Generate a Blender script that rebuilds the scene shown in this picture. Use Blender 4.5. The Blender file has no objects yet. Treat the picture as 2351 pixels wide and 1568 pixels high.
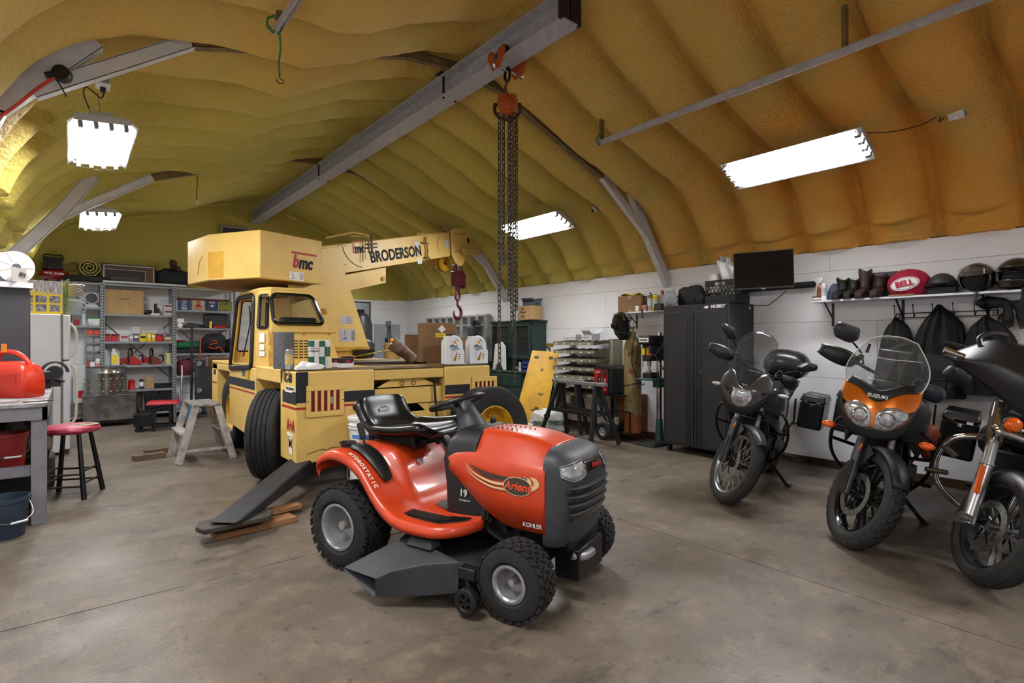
import bpy, math, random
from mathutils import Vector, Matrix, Euler
random.seed(7)
sc = bpy.context.scene
COL = sc.collection
# ---------------- camera, world, exposure ----------------
F = 1236.0; U0 = 1175.5; V0 = 784.0; H = 1.38
TH = math.atan(1015.5/F); SN = math.sin(TH); CS = math.cos(TH)
cam = bpy.data.objects.new('camera', bpy.data.cameras.new('camera')); COL.objects.link(cam)
cam.data.sensor_width = 36; cam.data.lens = 36*F/2351; cam.location = (0, 0, H)
cam.rotation_euler = (math.pi/2, 0, -TH); cam.data.clip_start = .02
sc.camera = cam
sc.view_settings.view_transform = 'Standard'; sc.view_settings.look = 'None'
sc.view_settings.gamma = 1; sc.view_settings.exposure = 0.55; sc.view_settings.use_curve_mapping = False
wd = bpy.data.worlds.new('world'); sc.world = wd; wd.use_nodes = True
wd.node_tree.nodes['Background'].inputs[0].default_value = (.8, .85, 1, 1)
wd.node_tree.nodes['Background'].inputs[1].default_value = .3
LAMP_W = 56.0      # watts of each four-tube shop light
# ---------------- helpers ----------------
def W(u, v, X=None, Y=None, Z=None):
    """world point where the sight line of a photo pixel meets a plane of the room"""
    a = (u-U0)/F; b = (V0-v)/F; dx = SN+a*CS; dy = CS-a*SN
    d = X/dx if X is not None else Y/dy if Y is not None else (Z-H)/b
    return Vector((d*dx, d*dy, H+d*b))
def lin(h):
    if isinstance(h, str):
        c = [int(h[i:i+2], 16)/255 for i in (0, 2, 4)]
        return tuple(x/12.92 if x <= .04045 else ((x+.055)/1.055)**2.4 for x in c)
    return h
MC = {}
def mat(name, col=None, rough=.5, metal=0, var=.0, vs=8, bump=0, bs=60, col2=None, coat=0, trans=0, emit=0, alpha=1, spec=.5, ior=1.45, lo=.4, hi=.65, stretch=None):
    if name in MC: return MC[name]
    m = bpy.data.materials.new(name); MC[name] = m; m.use_nodes = True
    nt = m.node_tree; N = nt.nodes; Lk = nt.links; b = N['Principled BSDF']
    c = lin(col)
    b.inputs['Base Color'].default_value = (*c, 1); b.inputs['Roughness'].default_value = rough
    b.inputs['Metallic'].default_value = metal; b.inputs['Coat Weight'].default_value = coat; b.inputs['Coat Roughness'].default_value = .08
    b.inputs['Transmission Weight'].default_value = trans; b.inputs['Alpha'].default_value = alpha; b.inputs['IOR'].default_value = ior
    b.inputs['Specular IOR Level'].default_value = spec
    if emit: b.inputs['Emission Color'].default_value = (*c, 1); b.inputs['Emission Strength'].default_value = emit
    tc = N.new('ShaderNodeTexCoord'); src = tc.outputs['Object']
    if stretch:
        mp = N.new('ShaderNodeMapping'); mp.inputs['Scale'].default_value = stretch; Lk.new(src, mp.inputs[0]); src = mp.outputs[0]
    if var or col2:
        n = N.new('ShaderNodeTexNoise'); n.inputs['Scale'].default_value = vs; n.inputs['Detail'].default_value = 5; n.inputs['Roughness'].default_value = .65
        Lk.new(src, n.inputs[0]); r = N.new('ShaderNodeValToRGB'); Lk.new(n.outputs[0], r.inputs[0])
        c2 = lin(col2) if col2 else tuple(x*(1-var) for x in c)
        e = r.color_ramp.elements; e[0].position = lo; e[1].position = hi; e[0].color = (*c2, 1); e[1].color = (*c, 1)
        Lk.new(r.outputs[0], b.inputs['Base Color'])
    if bump:
        n2 = N.new('ShaderNodeTexNoise'); n2.inputs['Scale'].default_value = bs; n2.inputs['Detail'].default_value = 3
        Lk.new(src, n2.inputs[0]); bp = N.new('ShaderNodeBump'); bp.inputs['Strength'].default_value = bump; bp.inputs['Distance'].default_value = .01
        Lk.new(n2.outputs[0], bp.inputs['Height']); Lk.new(bp.outputs[0], b.inputs['Normal'])
    return m
def V(*a): return Vector(a)
def basis(d):
    d = Vector(d).normalized(); t = Vector((0, 0, 1)) if abs(d.z) < .95 else Vector((1, 0, 0))
    x = d.cross(t).normalized(); return x, x.cross(d).normalized(), d
def smooth(pts, k=6, closed=False):
    """Catmull-Rom through points (tuples of any length)"""
    P = [Vector(p) for p in pts]; n = len(P); out = []
    for i in range(n if closed else n-1):
        if closed: a, b, c, d = P[i-1], P[i], P[(i+1) % n], P[(i+2) % n]
        else: a, b, c, d = P[max(i-1, 0)], P[i], P[i+1], P[min(i+2, n-1)]
        for j in range(k):
            t = j/k; out.append(.5*((2*b)+(c-a)*t+(2*a-5*b+4*c-d)*t*t+(3*b-a-3*c+d)*t**3))
    if not closed: out.append(P[-1])
    return out
class G:
    def __init__(s): s.v = []; s.f = []; s.m = []; s.c = 0; s.M = None
    def add(s, vs, fs):
        o = len(s.v)
        for p in vs:
            p = Vector(p); s.v.append(s.M @ p if s.M else p)
        for f in fs: s.f.append([i+o for i in f]); s.m.append(s.c)
        return s
    def mi(s, c): s.c = c; return s
    def box(s, x0, x1, y0, y1, z0, z1, top=None):
        """top=(dx0,dx1,dy0,dy1) insets of the top face"""
        t = top or (0, 0, 0, 0)
        v = [(x0, y0, z0), (x1, y0, z0), (x1, y1, z0), (x0, y1, z0), (x0+t[0], y0+t[2], z1), (x1-t[1], y0+t[2], z1), (x1-t[1], y1-t[3], z1), (x0+t[0], y1-t[3], z1)]
        return s.add(v, [(3, 2, 1, 0), (4, 5, 6, 7), (0, 1, 5, 4), (1, 2, 6, 5), (2, 3, 7, 6), (3, 0, 4, 7)])
    def cbox(s, c, sz, rot=None, rz=0):
        R = Euler(rot).to_matrix() if rot else Matrix.Rotation(rz, 3, 'Z'); c = Vector(c); h = Vector(sz)/2
        v = [c+R @ Vector((h.x*a, h.y*b, h.z*d)) for d in (-1, 1) for a, b in ((-1, -1), (1, -1), (1, 1), (-1, 1))]
        return s.add(v, [(3, 2, 1, 0), (4, 5, 6, 7), (0, 1, 5, 4), (1, 2, 6, 5), (2, 3, 7, 6), (3, 0, 4, 7)])
    def bar(s, p0, p1, w, h, up=(0, 0, 1)):
        p0 = Vector(p0); p1 = Vector(p1); d = (p1-p0).normalized(); up = Vector(up)
        if abs(d.dot(up.normalized())) > .98: up = Vector((1, 0, 0))
        x = d.cross(up).normalized()*w/2; y = x.normalized().cross(d)*h/2
        v = [p+a*x+b*y for p in (p0, p1) for a, b in ((-1, -1), (1, -1), (1, 1), (-1, 1))]
        return s.add(v, [(3, 2, 1, 0), (4, 5, 6, 7), (0, 1, 5, 4), (1, 2, 6, 5), (2, 3, 7, 6), (3, 0, 4, 7)])
    def loft(s, rings, cap=True, closed=True, loop=False):
        n = len(rings[0]); vs = [p for r in rings for p in r]; fs = []; R = len(rings)
        for i in range(R if loop else R-1):
            a = i*n; b = ((i+1) % R)*n
            for j in range(n if closed else n-1):
                k = (j+1) % n; fs.append((a+j, a+k, b+k, b+j))
        if cap and not loop and closed: fs.append(tuple(range(n))[::-1]); fs.append(tuple((R-1)*n+i for i in range(n)))
        return s.add(vs, fs)
    def cyl(s, p0, p1, r0, r1=None, n=16, cap=True):
        r1 = r0 if r1 is None else r1; p0 = Vector(p0); p1 = Vector(p1); x, y, d = basis(p1-p0)
        rings = [[p+r*(math.cos(2*math.pi*i/n)*x+math.sin(2*math.pi*i/n)*y) for i in range(n)] for p, r in ((p0, r0), (p1, r1))]
        return s.loft(rings, cap)
    def tube(s, pts, r, n=8, k=0, closed=False, cap=True, flat=1):
        pts = smooth(pts, k, closed) if k else [Vector(p) for p in pts]; N = len(pts)
        rs = r if isinstance(r, (list, tuple)) else [r]*N
        if len(rs) != N: rs = [rs[min(int(i/(N-1)*(len(rs)-1)), len(rs)-2)]*(1-(i/(N-1)*(len(rs)-1) % 1 if i < N-1 else 1))+rs[min(int(i/(N-1)*(len(rs)-1)), len(rs)-2)+1]*(i/(N-1)*(len(rs)-1) % 1 if i < N-1 else 1) for i in range(N)]
        rings = []; x = None
        for i, p in enumerate(pts):
            t = (pts[(i+1) % N]-pts[i-1]) if (closed or 0 < i < N-1) else (pts[1]-pts[0] if i == 0 else pts[-1]-pts[-2])
            if t.length < 1e-9: t = Vector((0, 0, 1))
            t.normalize()
            if x is None: x = basis(t)[0]
            else: x = (x-t*x.dot(t)).normalized()
            y = t.cross(x); rings.append([p+rs[i]*(math.cos(2*math.pi*j/n)*x+flat*math.sin(2*math.pi*j/n)*y) for j in range(n)])
        return s.loft(rings, cap, loop=closed)
    def lathe(s, prof, p=(0, 0, 0), ax=(0, 0, 1), n=28, arc=1.0, wob=None):
        x, y, d = basis(ax); p = Vector(p); rings = []
        for r, h in prof:
            rings.append([p+d*h+max(r, 1e-4)*(1+(wob(i/n, h) if wob else 0))*(math.cos(2*math.pi*arc*i/n)*x+math.sin(2*math.pi*arc*i/n)*y) for i in range(n+(arc < 1))])
        return s.loft(rings, False, closed=(arc >= 1))
    def prism(s, poly, w0, w1, pl='xz'):
        f = {'xz': lambda a, b, w: (a, w, b), 'xy': lambda a, b, w: (a, b, w), 'yz': lambda a, b, w: (w, a, b)}[pl]; n = len(poly)
        vs = [f(a, b, w0) for a, b in poly]+[f(a, b, w1) for a, b in poly]
        return s.add(vs, [tuple(range(n)), tuple(range(2*n-1, n-1, -1))]+[(j, j+n, (j+1) % n+n, (j+1) % n) for j in range(n)])
    def ell(s, c, r, nu=20, nv=12, R=None, fn=None, z0=-1, z1=1):
        c = Vector(c); rings = []
        for j in range(nv+1):
            t = math.asin(z0)+(math.asin(z1)-math.asin(z0))*j/nv
            ring = []
            for i in range(nu):
                a = 2*math.pi*i/nu; d = Vector((math.cos(a)*math.cos(t), math.sin(a)*math.cos(t), math.sin(t)))
                q = Vector((d.x*r[0], d.y*r[1], d.z*r[2]))*(fn(d) if fn else 1); ring.append(c+(R @ q if R else q))
            rings.append(ring)
        return s.loft(rings, True)
    def grid(s, fn, nu, nv):
        vs = [fn(i/nu, j/nv) for j in range(nv+1) for i in range(nu+1)]
        return s.add(vs, [(j*(nu+1)+i, j*(nu+1)+i+1, (j+1)*(nu+1)+i+1, (j+1)*(nu+1)+i) for j in range(nv) for i in range(nu)])
    def build(s, name, m, parent=None, bevel=0, sub=0, solid=0, ang=35, seg=2, loc=None):
        me = bpy.data.meshes.new(name); me.from_pydata([tuple(p) for p in s.v], [], s.f)
        for mm in (m if isinstance(m, (list, tuple)) else [m]): me.materials.append(mm)
        me.polygons.foreach_set('material_index', s.m); me.validate()
        import bmesh
        bm = bmesh.new(); bm.from_mesh(me); bmesh.ops.recalc_face_normals(bm, faces=bm.faces); bm.to_mesh(me); bm.free()
        me.shade_smooth()
        if not sub: me.set_sharp_from_angle(angle=math.radians(ang))
        o = bpy.data.objects.new(name, me); COL.objects.link(o)
        if parent: o.parent = parent
        if loc: o.location = loc
        if solid: q = o.modifiers.new('s', 'SOLIDIFY'); q.thickness = solid; q.offset = 0
        if bevel: q = o.modifiers.new('b', 'BEVEL'); q.width = bevel; q.segments = seg; q.limit_method = 'ANGLE'; q.angle_limit = math.radians(40); q.harden_normals = False
        if sub: q = o.modifiers.new('u', 'SUBSURF'); q.levels = sub; q.render_levels = sub
        return o
def attach(o, t):
    bpy.context.view_layer.update(); o.parent = t; o.matrix_parent_inverse = t.matrix_world.inverted(); return o
def tag(o, label=None, cat=None, group=None, kind=None):
    if label: o['label'] = label
    if cat: o['category'] = cat
    if group: o['group'] = group
    if kind: o['kind'] = kind
    return o
def thing(name, label, cat, loc=(0, 0, 0), rz=0, group=None, lean=0, rot=None):
    o = bpy.data.objects.new(name, None); COL.objects.link(o); o.location = loc; o.empty_display_size = .1
    if rot: o.rotation_euler = rot
    elif lean: o.rotation_euler = (Matrix.Rotation(math.radians(rz), 3, 'Z') @ Matrix.Rotation(math.radians(-lean), 3, 'X')).to_euler()
    else: o.rotation_euler = (0, 0, math.radians(rz))
    return tag(o, label, cat, group)
def copy(o, loc=None, rz=None, label=None, parent=None):
    c = o.copy(); COL.objects.link(c)
    if parent: c.parent = parent
    for ch in list(o.children): copy(ch, parent=c)
    if loc is not None: c.location = loc
    if rz is not None: c.rotation_euler = (0, 0, math.radians(rz))
    if label: c['label'] = label
    return c
def txt(s, size, p, m, parent=None, x=(1, 0, 0), y=(0, 0, 1), bold=.0, shear=0, align='CENTER', name='lettering', sx=1, ext=.0008, sp=1):
    cu = bpy.data.curves.new('t', 'FONT'); cu.body = s; cu.size = size; cu.align_x = align; cu.align_y = 'CENTER'; cu.extrude = ext; cu.offset = bold*size; cu.shear = shear; cu.space_character = sp; cu.resolution_u = 3
    t = bpy.data.objects.new('t', cu); COL.objects.link(t); bpy.context.view_layer.update()
    me = bpy.data.meshes.new_from_object(t); bpy.data.objects.remove(t)
    X = Vector(x).normalized(); Y = Vector(y).normalized(); Z = X.cross(Y)
    p = Vector(p)
    for q in me.vertices: a = q.co.copy(); q.co = p+X*a.x*sx+Y*a.y+Z*(a.z+.0006)
    me.materials.clear(); me.materials.append(m); me.name = name
    o = bpy.data.objects.new(name, me); COL.objects.link(o)
    if parent: o.parent = parent
    return o
BK = mat('black_plastic', '17181a', .45, var=.3)
BKG = mat('black_gloss', '0b0b0c', .16, coat=.6)
BKM = mat('black_metal', '1b1c1e', .4, .3, var=.3)
RUB = mat('rubber', '232222', .8, var=.35, vs=20, bump=.25, bs=90)
STL = mat('steel', '9a9b9d', .35, .9, var=.25)
CHR = mat('chrome', 'd8d8da', .08, 1)
ALU = mat('aluminium', 'b5b3b2', .45, .35, var=.3, vs=12)
GRYS = mat('grey_painted_steel', '8b8a8e', .5, .2, var=.2)
WHT = mat('white_plastic', 'e2e2e0', .4)
WPNT = mat('white_paint', 'd9dae0', .6, var=.06, vs=3)
RED = mat('red_plastic', 'b3191a', .35, var=.2)
YEL = mat('yellow_plastic', 'e8c810', .4)
CARD = mat('cardboard', '8a6a4d', .85, var=.18, vs=4, bump=.1, bs=40)
CARDL = mat('light_cardboard', 'b08f63', .85, var=.15, vs=4)
PAPER = mat('paper', 'e6e6e4', .7)
INK = mat('ink', '141414', .6)
REDINK = mat('red_ink', 'a3161a', .5)
WOOD = mat('raw_wood', 'a5764c', .75, col2='7d5636', vs=5, stretch=(1, 8, 8))
GLASS = mat('window_glass', 'c8d4d6', .05, trans=.95, alpha=.5)
# ================= the shell =================
XR = 6.44; XL = -.60; YB = 11.95; YF = -4.2; RX = 2.92; ZW = 2.38
# floor: concrete, worn and stained
fm = mat('concrete', '71665a', .5, col2='52483d', vs=.9, bump=.12, bs=35, lo=.3, hi=.72)
def concrete(m):
    nt = m.node_tree; N = nt.nodes; Lk = nt.links; b = N['Principled BSDF']; tc = [n for n in N if n.type == 'TEX_COORD'][0]
    base = b.inputs['Base Color'].links[0].from_socket
    def layer(src, scale, lo, hi, col, fac, detail=6, vor=False, sc3=None):
        s = tc.outputs['Object']
        if sc3:
            mp = N.new('ShaderNodeMapping'); mp.inputs['Scale'].default_value = sc3; mp.inputs['Rotation'].default_value = (0, 0, .5); Lk.new(s, mp.inputs[0]); s = mp.outputs[0]
        n = N.new('ShaderNodeTexNoise'); n.inputs['Scale'].default_value = scale; n.inputs['Detail'].default_value = detail; n.inputs['Roughness'].default_value = .7; Lk.new(s, n.inputs[0])
        r = N.new('ShaderNodeMapRange'); r.inputs[1].default_value = lo; r.inputs[2].default_value = hi; r.inputs[3].default_value = 0; r.inputs[4].default_value = fac; Lk.new(n.outputs[0], r.inputs[0])
        mx = N.new('ShaderNodeMix'); mx.data_type = 'RGBA'; Lk.new(r.outputs[0], mx.inputs[0]); Lk.new(src, mx.inputs[6]); mx.inputs[7].default_value = (*lin(col), 1)
        return mx.outputs[2]
    s = layer(base, 6, .5, .8, '8a7d6d', .75); s = layer(s, 1.7, .56, .7, '38312a', .85, sc3=(1, 2.4, 1)); s = layer(s, 14, .60, .70, '352e28', .75, 3)
    s = layer(s, 60, .55, .8, '453d35', .65, 2); s = layer(s, 120, .3, .42, '857a6e', -.5, 2)
    Lk.new(s, b.inputs['Base Color'])
    r = N.new('ShaderNodeMapRange'); n = N.new('ShaderNodeTexNoise'); n.inputs['Scale'].default_value = 1.3; n.inputs['Detail'].default_value = 4; Lk.new(tc.outputs['Object'], n.inputs[0]); Lk.new(n.outputs[0], r.inputs[0])
    r.inputs[1].default_value = .35; r.inputs[2].default_value = .65; r.inputs[3].default_value = .34; r.inputs[4].default_value = .62; Lk.new(r.outputs[0], b.inputs['Roughness'])
concrete(fm)
g = G()
# slabs with saw-cut control joints
jx = [XL-.1, .26-3.1, .26, 3.3, 6.6]; jx = [XL-.1, 3.30, XR+.1]; jy = [YF-.1, -.9, 3.33, 7.9, YB+.1]
xs = [XL-.1, 3.30, XR+.1]
ys = [YF-.1, W(365, 1360, Z=0).y-.0-4.2, W(365, 1360, Z=0).y, W(1490, 1079, Z=0).y if W(1490, 1079, Z=0).y > W(365, 1360, Z=0).y+1 else W(365, 1360, Z=0).y+4.2, YB+.1]
ys = sorted(ys)
for i in range(len(xs)-1):
    for j in range(len(ys)-1): g.box(xs[i]+.004, xs[i+1]-.004, ys[j]+.004, ys[j+1]-.004, -.08, 0)
g.mi(1).box(XL-.1, XR+.1, YF-.1, YB+.1, -.12, -.012)
tag(g.build('floor', [fm, mat('joint_dirt', '2a2622', .9)], bevel=.002, seg=1), kind='structure')
# foam sprayed arched ceiling
PR = [(0, 4.17), (.5, 4.08), (1.0, 3.93), (1.6, 3.70), (2.1, 3.53), (2.5, 3.40), (2.75, 3.27), (2.95, 3.12), (3.14, 2.95), (3.3, 2.75), (3.42, 2.55), (3.5, 2.40), (3.53, 2.34)]
ARC = smooth([(-u, z) for u, z in PR[:0:-1]]+PR, 7)
def rnd(x, y):
    return math.sin(x*3.1+y*1.7)*.5+math.sin(x*7.3-y*5.1+1)*.3+math.sin(x*1.3+y*9.7+2)*.2
def foam(i, y):
    p = ARC[i]; a = ARC[max(i-1, 0)]; b = ARC[min(i+1, len(ARC)-1)]; t = (b-a).normalized(); n = Vector((t.y, -t.x))
    if n.y > 0: n = -n
    if n.dot(Vector((-p.x, 2.2-p.y))) < 0: n = -n
    w = .022*math.sin(p.x*2.3+y*.6)
    c = abs(math.sin(math.pi*(y+w-1.40)/.61))**.62
    k = min(1, (3.9-abs(p.x))/.45+.0) if abs(p.x) < 3.5 else .6
    amp = (.31+.03*rnd(p.x, y*.8))*max(.35, min(1, .55+abs(p.x)*.3)) + .012*rnd(p.x*4, y*5)
    if abs(p.x) > 3.4: amp *= .75
    amp *= min(1, max(.12, (YB-y)/1.8))
    d = -.08-.07*min(1, max(0, (abs(p.x)-2.4)/.5))+c*amp
    if -3.53 < p.x < -1.6: hump = math.sin(math.pi*(p.x+3.53)/1.93)**.7; d -= .05*hump+.45*hump*c*amp
    q = p+n*d
    return Vector((RX+q.x, y, 2.37 if i in (0, len(ARC)-1) else max(q.y, 2.372)))
ny = 520; g = G(); na = len(ARC)-1
g.add([foam(i, YF+(YB-YF)*j/ny) for j in range(ny+1) for i in range(na+1)], [(j*(na+1)+i, j*(na+1)+i+1, (j+1)*(na+1)+i+1, (j+1)*(na+1)+i) for j in range(ny) for i in range(na)])
def foam_mat(name):
    m = bpy.data.materials.new(name); m.use_nodes = True; nt = m.node_tree; N = nt.nodes; Lk = nt.links; b = N['Principled BSDF']; b.inputs['Roughness'].default_value = .62
    tc = N.new('ShaderNodeTexCoord'); sx = N.new('ShaderNodeSeparateXYZ'); Lk.new(tc.outputs['Object'], sx.inputs[0])
    def rng(src, a, c, lo=0, hi=1):
        r = N.new('ShaderNodeMapRange'); r.interpolation_type = 'SMOOTHSTEP'; r.inputs[1].default_value = a; r.inputs[2].default_value = c; r.inputs[3].default_value = lo; r.inputs[4].default_value = hi; Lk.new(src, r.inputs[0]); return r.outputs[0]
    def noise(sc, d, sv=None):
        n = N.new('ShaderNodeTexNoise'); n.inputs['Scale'].default_value = sc; n.inputs['Detail'].default_value = d
        if sv:
            mp = N.new('ShaderNodeMapping'); mp.inputs['Scale'].default_value = sv; Lk.new(tc.outputs['Object'], mp.inputs[0]); Lk.new(mp.outputs[0], n.inputs[0])
        else: Lk.new(tc.outputs['Object'], n.inputs[0])
        return n.outputs[0]
    def mix(f, a, c):
        x = N.new('ShaderNodeMix'); x.data_type = 'RGBA'
        if hasattr(f, 'default_value') or hasattr(f, 'links'): Lk.new(f, x.inputs[0])
        if isinstance(a, tuple): x.inputs[6].default_value = (*a, 1)
        else: Lk.new(a, x.inputs[6])
        if isinstance(c, tuple): x.inputs[7].default_value = (*c, 1)
        else: Lk.new(c, x.inputs[7])
        return x.outputs[2]
    def mth(op, a, c):
        x = N.new('ShaderNodeMath'); x.operation = op
        for k, q in enumerate((a, c)):
            if isinstance(q, (int, float)): x.inputs[k].default_value = q
            else: Lk.new(q, x.inputs[k])
        return x.outputs[0]
    # batch tones plus warm cast light painted in: olive far, amber and orange near
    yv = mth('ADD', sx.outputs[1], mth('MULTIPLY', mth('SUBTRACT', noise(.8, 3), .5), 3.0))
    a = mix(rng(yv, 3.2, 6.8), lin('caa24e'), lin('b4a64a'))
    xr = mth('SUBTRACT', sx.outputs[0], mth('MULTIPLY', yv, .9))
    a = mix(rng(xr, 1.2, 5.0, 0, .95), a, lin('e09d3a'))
    a = mix(rng(noise(1.6, 4), .45, .7, 0, .45), a, lin('bcaa60'))
    Lk.new(a, b.inputs['Base Color'])
    h = mth('ADD', mth('MULTIPLY', noise(38, 3), 1.0), mth('MULTIPLY', noise(9, 3, (1, 1, 3.2)), 1.3))
    bp = N.new('ShaderNodeBump'); bp.inputs['Strength'].default_value = .6; bp.inputs['Distance'].default_value = .02
    Lk.new(h, bp.inputs['Height']); Lk.new(bp.outputs[0], b.inputs['Normal'])
    return m
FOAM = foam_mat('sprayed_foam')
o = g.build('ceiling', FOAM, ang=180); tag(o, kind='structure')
# gable foam above the white boards + back wall
g = G()
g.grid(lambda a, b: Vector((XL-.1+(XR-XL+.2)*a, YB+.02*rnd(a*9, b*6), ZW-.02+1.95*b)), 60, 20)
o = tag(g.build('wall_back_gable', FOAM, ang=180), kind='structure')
def wallpanels(name, x0, x1, zs, axis, pos, th, xcuts, mt):
    g = G()
    for i in range(len(zs)-1):
        cuts = [x0]+[c for c in xcuts[i % len(xcuts)] if x0 < c < x1]+[x1]
        cuts.sort()
        for a, b in zip(cuts, cuts[1:]):
            if axis == 'x': g.box(pos, pos+th, a+.0015, b-.0015, zs[i]+.0015, zs[i+1]-.0015)
            else: g.box(a+.0015, b-.0015, pos, pos+th, zs[i]+.0015, zs[i+1]-.0015)
    g.mi(1)
    if axis == 'x': g.box(pos+(th*.6 if th > 0 else th*.6), pos+th*1.3, x0, x1, zs[0], zs[-1]+.012)
    else: g.box(x0, x1, pos+th*.6, pos+th*1.3, zs[0], zs[-1]+.012)
    return tag(g.build(name, [mt, mat('seam_dark', '4a4640', .9)], bevel=.001, seg=1), kind='structure')
WALLM = mat('wall_board_white', 'eeeff3', .55, var=.05, vs=1.2, bump=.04, bs=25)
zs = [.0, .40, .98, 1.60, 2.15, ZW]
cA = [3.1-2.44*k for k in range(-5, 5)]; cB = [1.9-2.44*k for k in range(-5, 4)]
wallpanels('wall_right', YF, YB, zs, 'x', XR, .03, [cA, cB, cB, cA, [2.35-2.44*k for k in range(-5, 5)]], WALLM)
wallpanels('wall_back', XL, XR, zs, 'y', YB, .03, [[1.6, 4.1], [.5, 2.9, 5.3]], WALLM)
wallpanels('wall_left', YF, YB, zs, 'x', XL, -.03, [cA, cB], WALLM)
g = G(); g.box(XL-.2, XR+.2, YF-.05, YF, 0, 4.4); tag(g.build('wall_front', WALLM), kind='structure')
BB = mat('brown_baseboard', '4f3829', .7, var=.3)
g = G(); g.box(XR-.02, XR, YF, YB-.02, 0, .085); tag(g.build('baseboard_right', BB, bevel=.003), kind='structure')
g = G(); g.box(XL, XR-.02, YB-.02, YB, 0, .085); tag(g.build('baseboard_back', BB, bevel=.003), kind='structure')
# vent frame at the top of the back wall (behind the counterweight)
a = W(505, 520, Y=YB-.05); g = G()
g.box(a.x, a.x+.5, YB-.08, YB-.02, a.z-.4, a.z+.03); g.mi(1).box(a.x+.05, a.x+.45, YB-.085, YB-.07, a.z-.36, a.z-.01)
tag(g.build('gable_vent', [mat('grey_frame', '8e8a86', .6), mat('louvre_dark', '38322c', .7)], bevel=.004), 'small grey framed vent high in the green foam gable, half behind the counterweight', 'vent')
# ================= steel =================
GALV = mat('galvanised', 'aeacb2', .5, .0, var=.22, vs=14)
t = thing('ridge_beam', 'long grey steel I-beam under the ridge that carries the chain hoist', 'beam', (2.93, 0, 3.80))
g = G(); y0 = 2.87; y1 = YB-.02
g.box(-.10, .10, y0, y1, 0, .012).box(-.10, .10, y0, y1, .20, .212).box(-.005, .005, y0, y1, .012, .20)
g.build('beam', GALV, t)
RUST = mat('rust_steel', '3c2d29', .8, .3, var=.4)
g = G(); g.box(-.11, -.08, y0-.01, y0+.02, -.002, .42).box(.08, .11, y0-.01, y0+.02, -.002, .42).box(-.08, .08, y0, y0+.01, .012, .36)
g.build('end_hanger', [RUST], t)
g = G()
for yy in (4.5, 7.96): g.box(-.13, .13, yy, yy+.1, .213, .226); g.cyl((-.07, yy+.05, .2), (-.07, yy+.05, -.012), .012).cyl((.07, yy+.05, .2), (.07, yy+.05, -.012), .012)
g.build('clamp_plate', RUST, t)
def frame(y, lab):
    t = thing('roof_frame', lab, 'roof frame', (RX, y, 0), group=None)
    foamed = mat('foamed_steel', '7f6a44', .7, var=.4, vs=6)
    def seg(name, pts, w, h, m):
        for a, b in pts:
            g = G(); d = (Vector((b[0], 0, b[1]))-Vector((a[0], 0, a[1]))).normalized(); n = Vector((-d.z, 0, d.x))
            A = Vector((a[0], 0, a[1])); B = Vector((b[0], 0, b[1]))
            g.bar(A+n*h*.5, B+n*h*.5, .006+w, .008, up=n); g.bar(A-n*h*.5, B-n*h*.5, .006+w, .008, up=n); g.bar(A-V(0, w/2, 0), B-V(0, w/2, 0), .006, h, up=n)
            g.build(name, m, t)
    for s in (-1, 1):
        wide = s < 0 and y < 5; k1, k2, k3 = ((-3.27, 2.76), (-2.80, 3.32), (-2.26, 3.50)) if wide else ((s*3.02, 2.81), (s*2.70, 3.32), (s*2.13, 3.41))
        seg('knee_brace', [((s*3.51, 2.16), k1), (k1, k2)], .075, .12, mat('lit_brace_steel', 'cfced2', .5, var=.12, vs=12))  # brace steel coloured lighter than the beam to stand in for lamp light
        seg('strut', [((k1[0]+(.17 if wide else -.02*s), k1[1]+(.14 if wide else -.01)), k3)], .06, .085, mat('lit_brace_steel'))
        seg('rafter_chord', [(k3, (s*.55, 4.0))], .06, .075, foamed)
    seg('rafter_chord', [((-.55, 4.0), (0, 4.05)), ((0, 4.05), (.55, 4.0))], .06, .07, foamed)
    return t
frame(4.40, 'nearer grey steel roof frame with knee braces on both walls')
frame(7.98, 'farther grey steel roof frame with knee braces, beyond the boom tip')
# door tracks
zt = 3.40
def hangers(t, ys_, top):
    for yy in ys_:
        g = G(); g.box(-.02, .02, yy-.0015, yy+.0015, .0, top); g.box(-.02, -.017, yy, yy+.03, 0, top)
        g.build('perforated_hanger', mat('foamed_hanger', '75663c', .7, .2, var=.4), t)
for (x, top, lab) in ((1.04, .50, 'left overhead door track ending above the bungee cord'), (4.14, .30, 'long right overhead door track under the orange foam')):
    t = thing('door_track', lab, 'door track', (x, 0, zt))
    g = G(); e = 3.64
    g.box(-.03, .03, -3.9, e, .0, .004).box(-.03, -.026, -3.9, e, -.05, .0).box(.012, .016, -3.9, e, .0, .03).box(-.03, -.02, -3.9, e, -.054, -.05)
    g.build('rail', GALV, t, bevel=.001, seg=1)
    hangers(t, (e-.04, 1.4), top)
    g = G(); g.tube([(-.03+.05*math.cos(k*.9), e-.05+.01*k*.3, .0+.05*math.sin(k*.9)) for k in range(16)], .005, 6); g.build('green_lashing', mat('green_cord', '1f7a44', .6), t)
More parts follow.
